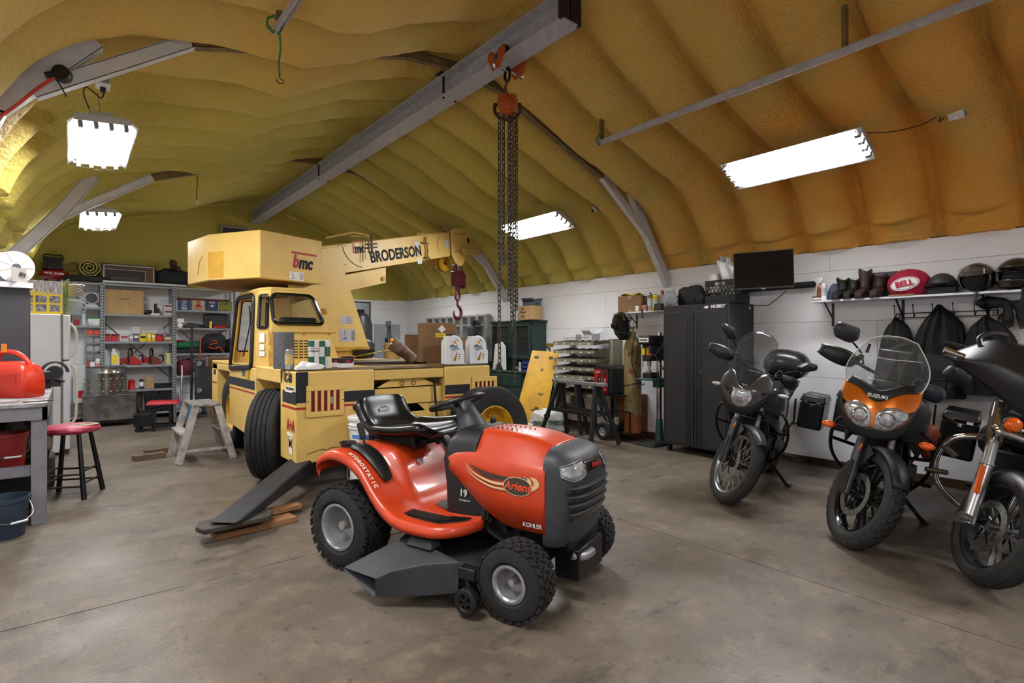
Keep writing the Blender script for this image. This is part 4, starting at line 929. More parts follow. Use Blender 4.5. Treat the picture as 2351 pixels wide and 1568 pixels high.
def cloth(g, profile, depth, folds, seed=0, nu=48, nv=24, top=None):
    """hanging garment: profile rows (z, x0, x1) widest outline; folds run down"""
    P_ = smooth([(a, b, c) for a, b, c in profile], 6); n = len(P_)-1
    def fn(side):
        def f(u, v):
            p = P_[int(round(v*n))]; x = p.y+(p.z-p.y)*u; e = math.sin(math.pi*u)**.6
            fo = .5+.5*math.sin(u*folds*math.pi*2+seed+v*2.2*math.sin(seed+u*3)); k = min(1, v*1.6+.15)
            y = -depth*e*(.35+.65*k)*(.72+.28*fo) if side else 0.0
            return Vector((x+.006*math.sin(v*9+u*11), y, p.x))
        return f
    g.grid(fn(1), nu, n); g.grid(fn(0), nu, n); return g
# ================= right wall =================
R_ = -90
# ---- tall black cabinet
cb = thing('storage_cabinet', 'tall black steel two-door cabinet against the white wall beside the drill press', 'cabinet', (6.135, 3.635, 0), R_)
CBM = mat('cabinet_black', '2b2b2f', .45, .1, bump=.04, bs=250, var=.08)
w, d, h = .88, .60, 1.83
g = G(); g.box(-w/2, w/2, -d/2+.012, d/2, .09, h); g.build('cabinet_body', CBM, cb, bevel=.006)
for s in (-1, 1):
    g = G(); x0, x1 = (-w/2+.03, -.004) if s < 0 else (.004, w/2-.03); g.box(x0, x1, -d/2, -d/2+.014, .12, h-.085)
    dd = g.build('cabinet_door', CBM, cb, bevel=.004)
    g = G()
    for q in (.045, .075, .10): g.box(s*q-.003, s*q+.003, -d/2-.006, -d/2+.002, .125, h-.09)
    g.box(s*.02-.012, s*.02+.012, -d/2-.010, -d/2+.002, .125, h-.09); g.build('handle_strip', CBM, dd, bevel=.003)
g = G(); g.cyl((.10, -d/2-.01, 1.02), (.10, -d/2, 1.02), .01, n=12); g.build('lock', CHR, cb)
for x in (-.38, .38):
    for y in (-.24, .24): g = G(); g.box(x-.025, x+.025, y-.025, y+.025, 0, .09); g.build('leg', BK, cb, bevel=.004)
txt('HUSKY', .05, (.30, -d/2+.010, h-.04), PAPER, cb, bold=.05, shear=.25, sx=1.1)
g = G(); g.add([V(.12, -d/2+.010, h-.045), V(.15, -d/2+.010, h-.025), V(.19, -d/2+.010, h-.03), V(.17, -d/2+.010, h-.06), V(.14, -d/2+.010, h-.055)], [(0, 1, 2, 3, 4)]); g.build('logo', PAPER, cb)
g = G(); g.box(w/2, w/2+.001, .18, .22, h-.06, h-.03); g.build('sticker', PAPER, cb)
ZC = 1.83
# ---- on the cabinet
t, w, d, h = put('milk_crate', 'black plastic milk crate on top of the tall cabinet', 'crate', 1616, 1690, 641, 697, R_, .33, zb=ZC, X=5.95)
w = .38; h = .28
CR = mat('crate_plastic', '1c1c20', .5)
g = G(); g.box(-w/2, w/2, -d/2, d/2, 0, .012)
for s in (-1, 1):
    for (a, b) in (((-w/2, s*d/2), (w/2, s*d/2)), ((s*w/2, -d/2), (s*w/2, d/2))):
        A_ = Vector((*a, 0)); B_ = Vector((*b, 0)); L_ = (B_-A_).length; e = (B_-A_)/L_; n_ = Vector((e.y, -e.x, 0))*.004
        def slab(p, q, z0, z1): g.bar(A_+e*p+Vector((0, 0, (z0+z1)/2)), A_+e*q+Vector((0, 0, (z0+z1)/2)), .008, z1-z0)
        slab(0, L_, 0, .10); slab(0, L_, .125, .135); slab(0, L_, .255, h); slab(0, L_*.33, .215, .255); slab(L_*.67, L_, .215, .255); slab(0, L_, .205, .216)
        for k in range(8):
            for sg in (-1, 1):
                x0 = (k+.5)*L_/8; g.bar(A_+e*(x0-sg*.028)+V(0, 0, .10), A_+e*(x0+sg*.028)+V(0, 0, .21), .006, .006, up=n_)
g.build('crate_body', CR, t)
t, w, d, h = put('plastic_tub', 'small white plastic tub in the black milk crate', 'tub', 1620, 1647, 631, 650, R_, None, X=6.02)
g = G(); g.lathe([(0, -.12), (w*.45, -.12), (w*.5, h), (w*.53, h), (w*.53, h+.012), (0, h+.012)], n=24); g.build('tub_body', WHT, t)
t, w, d, h = put('plastic_bag', 'clear and white plastic bag sticking out of the milk crate beside the television', 'bag', 1645, 1692, 594, 645, R_, .10, X=5.99)
g = G(); g.grid(lambda u, v: V(-w/2+w*u*(.5+.5*v)+.06*(1-v), -.03+.03*math.sin(u*9+v*5), -.1+(h+.1)*v-.12*u*v), 16, 14); g.build('bag_sheet', mat('bag_white', 'cfd2d6', .35), t, solid=.004)
g = G(); g.grid(lambda u, v: V(-w*.6+.02+w*.5*u, .04+.02*math.sin(u*11+v*4), -.1+(h+.16)*v-.04*u), 12, 12); g.build('bag_inner', mat('bag_grey', 'a9abad', .3), t, solid=.003)
t, w, d, h = put('fabric_bag', 'large black crumpled fabric bag slumped on the tall cabinet', 'bag', 1543, 1612, 650, 702, R_, .30, zb=ZC, X=5.93)
g = G(); blob(g, (-.02, 0, .09), (w*.46, .13, .17), 2, .14, 2.4, flat=.0); blob(g, (w*.3, 0, .05), (w*.24, .12, .11), 5, .15, 2, flat=0); g.build('bag_body', mat('black_fabric', '19191b', .75, bump=.3, bs=30), t)
t, w, d, h = put('cloth_pouch', 'small silver grey cloth pouch at the left edge of the cabinet top', 'bag', 1515, 1550, 655, 706, R_, .14, zb=ZC, X=5.86)
g = G(); blob(g, (0, -.0, .085), (w*.42, .08, .11), 4, .2, 2.5, flat=0); g.build('pouch_body', mat('grey_cloth', '8d9093', .6, bump=.3, bs=25), t)
# ---- television on its arm
c4 = [PD(1678, 583, 6.05), PD(1816, 569, 5.78), PD(1828, 660, 5.74), PD(1692, 666, 6.0)]
tc_ = sum(c4, Vector())/4; tx = (c4[1]-c4[0]+c4[2]-c4[3]).normalized(); ty = (c4[0]-c4[3]+c4[1]-c4[2]); ty = (ty-tx*ty.dot(tx)).normalized(); tz = tx.cross(ty)
TVT = t = thing('television', 'black flat television on a wall arm above the tall cabinet', 'television', tc_); t.rotation_euler = Matrix((tx, ty, tz)).transposed().to_euler()
w = (c4[1]-c4[0]).length; h = (c4[0]-c4[3]).length
g = G(); g.box(-w/2, w/2, -h/2, h/2, -.03, 0); g.box(-w*.3, w*.3, -h*.35, h*.2, -.06, -.03); tb = g.build('housing', BK, t, bevel=.004)
g = G(); g.box(-w/2+.008, w/2-.008, -h/2+.018, h/2-.008, 0, .001); g.build('screen', mat('screen_black', '050506', .12), t)
g = G(); g.box(-.02, .02, -h/2-.006, -h/2+.004, -.01, .002); g.build('maker_badge', mat('badge_grey', '8a8a8c', .4), t)
g = G(); q = t.rotation_euler.to_matrix().transposed(); wl = Vector((6.43, tc_.y+.05, tc_.z-.02))-tc_; wl = q @ wl; g.bar((0, 0, -.05), wl, .05, .05); g.build('wall_arm', BKM, t)
a_ = W(1872, 652, X=6.38); t = thing('sound_bar', 'black sound bar on the wall behind the television', 'speaker', (6.39, a_.y+.42, a_.z), R_)
g = G(); g.tube([(-.42, 0, 0), (-.40, 0, 0), (.40, 0, 0), (.415, 0, 0)], [.02, .036, .036, .02], 14); g.build('speaker_body', mat('speaker_cloth', '1d1d1f', .8, bump=.3, bs=300), t)
g = G(); g.tube([W(1806, 664, X=6.30), W(1800, 672, X=6.36), W(1778, 690, X=6.40), W(1757, 701, X=6.41), W(1700, 697, X=6.3), W(1672, 690, X=6.1)+V(0, 0, .0)], .004, 6, 6)
g.tube([W(1692, 664, X=6.05), W(1690, 680, X=6.0), W(1686, 690, X=6.0)], .004, 6, 4); attach(g.build('power_cord', BK), TVT)
# ---- wall shelf left of the cabinet
def bracket(t, x, d, drop=.24):
    g = G(); g.box(x-.012, x+.012, d/2-.006, d/2, -drop, -.0).box(x-.012, x+.012, -d/2+.02, d/2, -.006, 0); g.bar((x, -d/2+.07, -.006), (x, d/2-.004, -drop*.7), .016, .008); g.build('bracket', BK, t)
ZS = 1.80
a_ = W(1405, 714, X=6.14); b_ = 4.02
t = thing('mounted_shelf', 'short white wall shelf beside the tall cabinet', 'shelf', (6.29, (a_.y+b_)/2, ZS), R_); w = a_.y-b_; d = .30
g = G(); g.box(-w/2, w/2, -d/2, d/2, -.018, 0); g.build('shelf_board', WPNT, t, bevel=.002)
bracket(t, -w/2+.22, d, .23); bracket(t, w/2-.2, d, .23)
t, w, d, h = put('cardboard_box', 'brown shipping box with a smile arrow on the short wall shelf', 'box', 1410, 1470, 660, 713, R_, .24, zb=ZS, X=6.12)
t.rotation_euler.z += .22; w, d, h = .36, .20, .23
o = carton(t, w, d, h); g = G(); g.tube([(w/2+.001, -.07, .135), (w/2+.001, -.03, .117), (w/2+.001, .02, .117), (w/2+.001, .06, .137)], .004, 5, 4); g.box(w/2, w/2+.001, -.03, .0, h-.07, h-.01); g.build('smile_print', INK, o)
g = G(); g.box(w/2-.09, w/2-.04, -d/2-.001, -d/2, .01, .08); g.build('shipping_label', PAPER, o)
g = G(); g.grid(lambda u, v: V(-w*.4+w*.8*u, -d*.45+d*.9*v, h+.012+.018*math.sin(u*7)*math.cos(v*5)+.012*u), 16, 8)
c = g.build('yellow_cloth', mat('yellow_cloth', 'b8a322', .8), solid=.008, loc=t.location); c.rotation_euler = t.rotation_euler; tag(c, 'crumpled yellow cloth on top of the smile arrow shipping box', 'cloth')
for (lb, kd, ct, u0, u1, vt, vb, m, top, nz) in (('grey spray can on the short wall shelf beside the shipping box', 'spray_can', 'can', 1484, 1494, 672, 709, STL, mat('grey_label', 'b8b9b6', .5), 1), ('yellow and black can on the short wall shelf', 'oil_can', 'can', 1495, 1506, 675, 707, YEL, mat('grey_label'), 1)):
    t, w, d, h = put(kd, lb, ct, u0, u1, vt, vb, R_, None, zb=ZS, X=6.14); can(t, w/2, h, m, top, BK, nz)
t, w, d, h = put('parts_box', 'small red and white box in front of the shipping box', 'box', 1468, 1484, 697, 712, R_, .05, zb=ZS, X=6.13); t.location.y -= .01; carton(t, w*.6, .04, h*.8, mat('red_white_box', 'c9b8b4', .6, col2='a0221f', vs=30), tape=False)
t, w, d, h = put('battery_case', 'low black plastic case lying on the short wall shelf', 'case', 1496, 1515, 697, 710, R_, .08, zb=ZS, X=6.12); t.location.x += .0; g = G(); g.box(-w/2, w/2, -.0, d, 0, h, top=(.01, .01, .01, .01)); g.build('case_body', BK, t, bevel=.004); t.location.x -= .05; t.location.y -= .03
t, w, d, h = put('storage_bin', 'translucent grey plastic bin on the short wall shelf', 'bin', 1508, 1528, 655, 700, R_, .20, zb=ZS, X=6.20); g = G(); g.box(-w/2*1, w/2, -.08, .08, 0, .20, top=(-.01, -.01, -.01, -.01)); g.box(-w/2-.014, w/2+.014, -.095, .095, .2, .215); g.build('bin_body', mat('bin_grey', 'a3a5a8', .4), t, bevel=.004)
t.location.y += .03
c = thing('spray_bottle', 'small red capped bottle in the grey bin', 'bottle', (6.27, t.location.y+.0, ZS+.217)); can(c, .022, .06, RED)
g = G(); g.bar((6.135, 4.62, 1.83), (6.135, 4.62, 1.70), .02, .004, up=(1, 0, 0)); tag(g.build('hanging_strap', BK), 'short black strap hanging over the short wall shelf', 'strap')
# ---- long helmet shelf
ZH = 1.815; y1 = 2.42; y0 = -.25
t = thing('mounted_shelf', 'long white wall shelf with boots and helmets above the motorcycles', 'shelf', (6.28, (y0+y1)/2, ZH), R_); w = y1-y0; d = .32
g = G(); g.box(-w/2, w/2, -d/2, d/2, -.02, 0); g.build('shelf_board', WPNT, t, bevel=.002)
ym = (y0+y1)/2
for u in (1912, 2073, 2268): bracket(t, ym-W(u, 715, X=6.43).y, d, .27)
def onshelf(kd, lb, ct, u0, u1, vt, vb, d=None, X=6.15, **k): return put(kd, lb, ct, u0, u1, vt, vb, R_, d, zb=ZH, X=X, **k)
t, w, d, h = onshelf('polish_tin', 'round brown and white tin at the left end of the helmet shelf', 'tin', 1861, 1884, 677, 690, X=6.13); can(t, w/2, .045, mat('tin_brown', '4a2f26', .4), mat('tin_white', 'd8d8d6', .4))
t, w, d, h = onshelf('spray_bottle', 'amber spray bottle with white trigger on the helmet shelf', 'bottle', 1873, 1888, 636, 683, X=6.24)
g = G(); g.lathe([(0, 0), (w*.48, 0), (w*.5, .01), (w*.5, h*.45), (w*.38, h*.6), (w*.16, h*.7), (w*.16, h*.76), (0, h*.76)], n=20); g.build('bottle_body', mat('amber', '8a4a1c', .2, trans=.3), t)
g = G(); g.cyl((0, 0, h*.76), (0, 0, h*.84), w*.22, n=12); g.box(-.02, .035, -.012, .012, h*.84, h*.98); g.box(-.052, -.02, -.007, .007, h*.92, h*.97); g.bar((-.02, 0, h*.88), (-.035, 0, h*.75), .01, .008); g.build('trigger_head', WHT, t, bevel=.002)
t, w, d, h = onshelf('cleaner_bottle', 'white cleaner bottle with blue print on the helmet shelf', 'bottle', 1883, 1896, 650, 690, X=6.13); can(t, w/2, h, WHT, mat('blue_print', '5a617f', .5, col2='d8dade', vs=60), WHT, 1)
t, w, d, h = onshelf('baseball_cap', 'blue grey cap behind the black boots', 'cap', 1898, 1925, 650, 690, X=6.22); g = G(); g.ell((0, 0, 0), (w*.6, .09, h), 20, 12, z0=0); g.ell((-w*.3, -.05, .01), (w*.4, .06, .012), 16, 6); g.build('cap_crown', mat('cap_blue', '3c4552', .8), t)
def boot(t, s, m, sole, hgt=.24, dx=0, dy=0, tilt=0):
    """toe towards the room (-y)"""
    g = G(); g.M = Matrix.Translation((dx, dy, 0)) @ Matrix.Rotation(tilt, 4, 'X')
    rings = []
    for (y, z, rx, rz_) in ((-.17, .035, .028, .028), (-.15, .042, .042, .038), (-.10, .045, .048, .042), (-.04, .055, .046, .052), (.02, .07, .042, .065)):
        rings.append([V(rx*math.cos(a), y, max(.012, z+rz_*math.sin(a))) for a in [2*math.pi*k/16 for k in range(16)]])
    g.loft(rings)
    rings = []
    for (z, rx, ry, yc) in ((.012, .040, .05, .045), (.05, .043, .055, .04), (.10, .044, .058, .035), (.15, .048, .055, .045), (.20, .055, .062, .05), (hgt, .062, .07, .05), (hgt+.012, .058, .066, .05), (hgt-.05, .05, .056, .05)):
        rings.append([V(rx*math.cos(a), yc+ry*math.sin(a), z+(.018*math.sin(2*a) if z > .19 else 0)) for a in [2*math.pi*k/16 for k in range(16)]])
    g.loft(rings, cap=False); o = g.build('boot_upper', m, t)
    g = G(); g.M = Matrix.Translation((dx, dy, 0)) @ Matrix.Rotation(tilt, 4, 'X'); g.prism([(-.045, -.02), (-.05, -.10), (-.035, -.165), (0, -.185), (.035, -.165), (.05, -.10), (.045, -.02), (.04, .08), (0, .10), (-.04, .08)], 0, .018, 'xy'); g.build('sole', sole, o)
    g = G(); g.M = Matrix.Translation((dx, dy, 0)) @ Matrix.Rotation(tilt, 4, 'X'); g.tube([(-.048, -.01, .075), (0, -.03, .115), (.048, -.01, .075)], .006, 6, 4); g.tube([(.018+.012*math.cos(k), -.03, .1+.012*math.sin(k)) for k in range(7)], .003, 4); g.build('strap', sole, o)
BB_ = mat('boot_black', '1e1e1b', .5, var=.3); BR_ = mat('boot_brown', '35211d', .45, var=.35); SL = mat('boot_sole', '191513', .7)
for kd, lb, u, X, m, hg, ti in (('boot', 'black leather motorcycle boot, leftmost on the helmet shelf', 1931, 6.26, BB_, .21, 0), ('boot', 'black leather boot between the leftmost boot and the brown boots', 1957, 6.27, BB_, .20, 0), ('boot', 'tall brown leather boot with pointed top on the helmet shelf', 1983, 6.24, BR_, .28, 0), ('boot', 'brown leather boot with folded top beside the red bag', 2017, 6.24, BR_, .22, 0)):
    p = W(u, 688, X=X); t = thing(kd, lb, 'boot', (X, p.y, ZH), R_, 'boots on the helmet shelf'); boot(t, 1, m, SL, hg)
t = thing('saddle_bag', 'flat dark grey bag standing behind the brown boots', 'bag', (6.385, W(2020, 650, X=6.385).y, ZH), R_); g = G(); g.box(-.2, .2, -.035, .035, 0, .27, top=(.03, .03, .01, .01)); g.build('bag_body', mat('grey_bag', '3a3c3e', .6), t, bevel=.03, seg=4)
# red helmet bag
p = W(2076, 681, X=6.14); t = thing('helmet_bag', 'red cloth helmet bag with white oval badge', 'bag', (6.27, p.y, ZH), R_)
REDC = mat('red_velvet', '9c0f30', .85, var=.25, vs=6, bump=.2, bs=60)
g = G(); blob(g, (0, 0, .12), (.175, .12, .145), 1, .04, 2, flat=0); rb = g.build('bag_body', REDC, t)
e_ = math.radians(11)
def oval(a, b, n=36): return [(a*math.cos(2*math.pi*k/n), b*math.sin(2*math.pi*k/n)) for k in range(n)]
def oval_patch(a, b, off, m, nm):
    g = G(); pts = oval(a, b); cs, sn = math.cos(e_), math.sin(e_)
    pts = [(x*cs-z*sn, x*sn+z*cs) for x, z in pts]; g.add([V(x, -.128+(x*x*1.2)-off, .115+z) for x, z in pts]+[V(0, -.130-off, .115)], [(i, (i+1) % 36, 36) for i in range(36)]); return g.build(nm, m, rb)
oval_patch(.118, .062, .0, PAPER, 'badge'); oval_patch(.110, .055, .001, INK, 'badge_ring'); oval_patch(.106, .051, .002, PAPER, 'badge_field')
txt('BELL', .075, (0, -.135, .115), mat('bell_red', 'a3122f', .5), rb, (math.cos(e_), 0, math.sin(e_)), (-math.sin(e_), 0, math.cos(e_)), bold=.045, sx=.95)
g = G(); g.box(-.12, .08, -.155, -.13, 0, .014); o = g.build('wood_strip', WOOD, loc=(t.location.x-.0, t.location.y, ZH), bevel=.001); o.rotation_euler = t.rotation_euler; tag(o, 'thin wooden strip lying in front of the red helmet bag', 'wood strip')
def helmet(lb, u, m, style, X=6.27, r=.13, vb=676, yaw=0):
    p = W(u, vb, X=X); t = thing('helmet', lb, 'helmet', (X, p.y, ZH), R_+yaw, 'helmets on the wall shelf')
    if style == 'half':
        g = G(); g.ell((0, .0, .055), (r*1.0, r*1.15, r*1.22), 30, 14, z0=-.38)
        o = g.build('shell', m, t, ang=60)
        g = G(); g.tube([(-r*1.02, -.02, .07), (-r*.75, -r*.95, .085), (0, -r*1.2, .09), (r*.75, -r*.95, .085), (r*1.02, -.02, .07)], .011, 8, 5); g.grid(lambda a, b: V(math.sin((a-.5)*2.2)*r*1.0, -r*1.12*math.cos((a-.5)*2.2)*(1+.25*b), .08-.02*b), 16, 3); g.build('goggle_band', BKG, o)
        g = G(); g.ell((0, .01, .035), (r*.98, r*1.05, .05), 26, 8); g.build('neck_curtain', mat('black_fabric'), o)
    else:
        def f(d):
            return 1
        g = G(); nu, nv = 40, 20; z0_ = -.62
        rings = []
        vs = []
        for j in range(nv+1):
            th = math.asin(z0_)+(math.pi/2-math.asin(z0_))*j/nv
            for i in range(nu): a = 2*math.pi*i/nu; vs.append((V(math.cos(a)*math.cos(th)*r, math.sin(a)*math.cos(th)*r*1.12, .125+math.sin(th)*r*1.08), a, th))
        fs = []
        for j in range(nv):
            for i in range(nu):
                k = (i+1) % nu; a = (vs[j*nu+i][1]+math.pi/nu); th = (vs[j*nu+i][2]+vs[(j+1)*nu+i][2])/2; da = abs((a-1.5*math.pi+math.pi) % (2*math.pi)-math.pi)
                if da < (1.05 if style == 'open' else .95) and (th < .42 if style == 'open' else -.22 < th < .45): continue
                fs.append((j*nu+i, j*nu+k, (j+1)*nu+k, (j+1)*nu+i))
        g.add([v[0] for v in vs], fs); o = g.build('shell', m, t, solid=.022, ang=60)
        g = G(); g.ell((0, .01, .115), (r*.86, r*.95, r*.9), 24, 12); g.build('lining', mat('lining_black', '0c0c0c', .9), o)
        g = G(); g.tube([V(math.sin(q)*r*1.02, -math.cos(q)*r*1.14, .185-.03*abs(q)) for q in [-1.1+.1*k for k in range(23)]], .006, 6); g.build('trim', BKG, o)
        if style == 'open':
            g = G(); g.grid(lambda a, b: V(math.sin((a-.5)*2.7)*r*1.05, -math.cos((a-.5)*2.7)*r*(1.28-.15*b), .17+(.09*b-.03)*math.cos((a-.5)*2.9)), 24, 8); g.build('clear_visor', mat('visor_clear', 'b9b4ac', .08, trans=.8, alpha=.35), o, solid=.002)
        g = G(); g.tube([(.05, -.1, .03), (.055, -.15, .004), (.055, -.162, -.04), (.05, -.163, -.10)], .011, 6, 3, flat=.25); g.build('chin_strap', BK, o)
        g = G(); g.ell((-r*1.0, -.01, .13), (.014, .022, .022), 12, 6); g.ell((r*1.0, -.01, .13), (.014, .022, .022), 12, 6); g.build('pivot', BK, o)
MB_ = mat('helmet_matte', '232325', .55)
helmet('matte black half helmet with goggle band, between red bag and open-face helmet', 2163, MB_, 'half', r=.12)
helmet('black open-face helmet with raised clear visor on the shelf', 2243, mat('helmet_gloss', '17130f', .25, coat=.5), 'open', r=.122, yaw=-12)
helmet('black full helmet at the right end of the shelf, cut by the picture edge', 2335, mat('helmet_dark', '1f1c18', .3, coat=.4), 'full', r=.135)
# glove pouch and gloves hanging under the shelf
def hang(kd, lb, ct, u, v, X=6.36): p = W(u, v, X=X); return thing(kd, lb, ct, p, R_)
LTH = mat('black_leather', '131212', .5, bump=.4, bs=40)
t = hang('leather_pouch', 'folded black leather glove hanging under the shelf by a carabiner', 'glove', 2275, 695); g = G(); blob(g, (0, 0, 0), (.11, .03, .055), 3, .12, 2.5); g.build('pouch_body', LTH, t)
g = G(); g.tube([(-.08, 0, .03), (-.10, 0, .075), (-.09, 0, .1)], .004, 5, 3); g.build('clip', STL, t)
def glove(t, s=1, sc=1):
    g = G(); rings = []
    for z, a, b in ((0, .045, .016), (-.05, .042, .016), (-.09, .034, .015), (-.13, .045, .017), (-.17, .046, .016), (-.185, .044, .014)): rings.append([V(a*sc*math.cos(q), b*sc*math.sin(q), z*sc) for q in [2*math.pi*k/14 for k in range(14)]])
    g.loft(rings)
    for k, (x, L_) in enumerate(((-.034, .065), (-.012, .08), (.011, .082), (.033, .07))): g.tube([(x*sc, 0, -.175*sc), (x*1.08*sc, -.006, -(.18+L_*.5)*sc), (x*1.05*sc, -.012, -(.18+L_)*sc)], [.0125*sc, .0115*sc, .008*sc], 8, 3)
    g.tube([(s*.036*sc, 0, -.12*sc), (s*.06*sc, -.006, -.15*sc), (s*.062*sc, -.01, -.19*sc)], [.016*sc, .014*sc, .009*sc], 8, 3); g.build('glove_body', LTH, t)
    g = G(); g.box(-.047*sc, .047*sc, -.018, .018, -.015*sc, .004); g.build('cuff', LTH, t, bevel=.004)
t = hang('glove', 'left-hand one of two black leather gloves hanging below the last helmet', 'glove', 2314, 692); glove(t, -1, .9)
t = hang('glove', 'bigger black leather glove hanging at the right picture edge below the shelf', 'glove', 2336, 690, 6.33); glove(t, 1, 1.0); t.rotation_euler.y = -.25
# coat rack
a_ = W(2058, 722, X=6.41); b_ = W(2292, 712, X=6.41); zr = W(2060, 730, X=6.41).z
t = thing('coat_rack', 'black wire coat rack with hooks on the wall under the helmet shelf', 'coat rack', (6.41, (a_.y+b_.y)/2, zr), R_); w = a_.y-b_.y
g = G()
for z in (0, .045): g.cyl((-w/2, 0, z), (w/2, 0, z), .004, n=8)
g.build('rail', BK, t)
for k in range(6): x = -w/2+w*k/5; g = G(); g.tube([(x, .01, .045), (x, -.03, .0), (x, -.05, .03), (x-.005, -.05, .115)], .004, 6, 4); g.ell((x-.005, -.05, .12), (.008, .008, .01), 8, 6); g.build('hook', BK, t)
for x in (-w*.46, 0, w*.46):
    g = G()
    for q in range(3): g.bar((x-.02*math.cos(q*1.05), -.004, .022-.02*math.sin(q*1.05)), (x+.02*math.cos(q*1.05), -.004, .022+.02*math.sin(q*1.05)), .006, .004)
    g.build('star_ornament', BK, t)
JK = mat('jacket_black', '111112', .85, bump=.5, bs=22, var=.3)
def jacket(lb, u0, u1, vt, zb_, X, folds, seed, depth, tops=None):
    a = W(u0, vt, X=X); b = W(u1, vt, X=X); w = a.y-b.y; t = thing('jacket', lb, 'jacket', (X+depth/2, (a.y+b.y)/2, zb_), R_, 'jackets on the coat rack'); h = a.z-zb_
    t.location.x = 6.375
    tp = tops or .5; pr = [(h, -w/2+w*(tp-.04), -w/2+w*(tp+.04)), (h*.96, -w/2+w*(tp-.1), -w/2+w*(tp+.1)), (h*.86, -w/2+w*(tp-.27), -w/2+w*(tp+.29)), (h*.66, -w*.42, w*.43), (h*.4, -w*.51, w*.51), (h*.12, -w*.54, w*.54), (0, -w*.5, w*.5)]
    g = G(); cloth(g, pr, depth, folds, seed); g.build('garment', JK, t, ang=80)
    g = G(); g.tube([(-w*.03, -depth*.3, h*.93), (-w*.02, -depth*.92, h*.5), (-w*.04, -depth*.96, h*.1)], .003, 5, 5); g.build('zip', mat('zip_grey', '2e2e30', .5), t)
jacket('leftmost black jacket on the coat rack, half behind the orange motorcycle', 2005, 2090, 729, .95, 6.20, 3, 1, .15)
jacket('widest black jacket on the coat rack, with a sharp peak', 2075, 2200, 700, .85, 6.12, 4, 2.2, .20, .55)
jacket('small black garment between the two large jackets', 2172, 2216, 729, 1.10, 6.30, 2, 4, .05)
jacket('rightmost black jacket on the coat rack, above the chrome motorcycle', 2190, 2335, 724, .90, 6.12, 4, 3.1, .19, .44)
# ================= motorcycles =================
def RotAbout(p, ax, deg): p = Vector(p); return Matrix.Translation(p) @ Matrix.Rotation(math.radians(deg), 4, Vector(ax)) @ Matrix.Translation(-p)
AX = Vector((-math.sin(math.radians(26)), 0, math.cos(math.radians(26)))); HP = Vector((-.33, 0, .95))
MBK = mat('bike_black', '0f1012', .45, var=.25); MGR = mat('bike_grey', '4b4c4d', .25, .5, coat=.6); MOR = mat('bike_orange', 'cf6c0c', .25, .45, coat=.8, var=.1)
TNT = mat('tinted_screen', '55595c', .05, trans=.7, alpha=.40); CLR = mat('clear_screen', 'aab0b2', .04, trans=.8, alpha=.24); SGO = mat('signal_amber', 'd85a12', .2, coat=.5); LNS = mat('lamp_lens', 'c8ccd0', .12, .55, var=.6, vs=45, coat=1)
ALW = mat('fork_alloy', 'a3a3a3', .3, .85, var=.1); DSC = mat('brake_steel', '8e8c88', .3, .9)
def sides(fn):
    for s in (-1, 1): fn(s)
def surf(g, lo, up, X, n=18, m=6):
    """sheet between two (y,z) curves laid on the surface x = X(y, z)"""
    a = smooth([(p[0], p[1], 0) for p in lo], 6); b = smooth([(p[0], p[1], 0) for p in up], 6)
    def at(c, t): i = t*(len(c)-1); k = min(int(i), len(c)-2); return c[k]+(c[k+1]-c[k])*(i-k)
    def f(u, v): q = at(a, u)*(1-v)+at(b, u)*v; return V(X(q.x, q.y), q.x, q.y)
    return g.grid(f, n, m)
def mirrored(pts): return [(-p[0], p[1]) for p in pts[::-1]]
def lathe_y(g, prof, c=(0, 0, 0), n=40): return g.lathe(prof, c, (0, 1, 0), n)
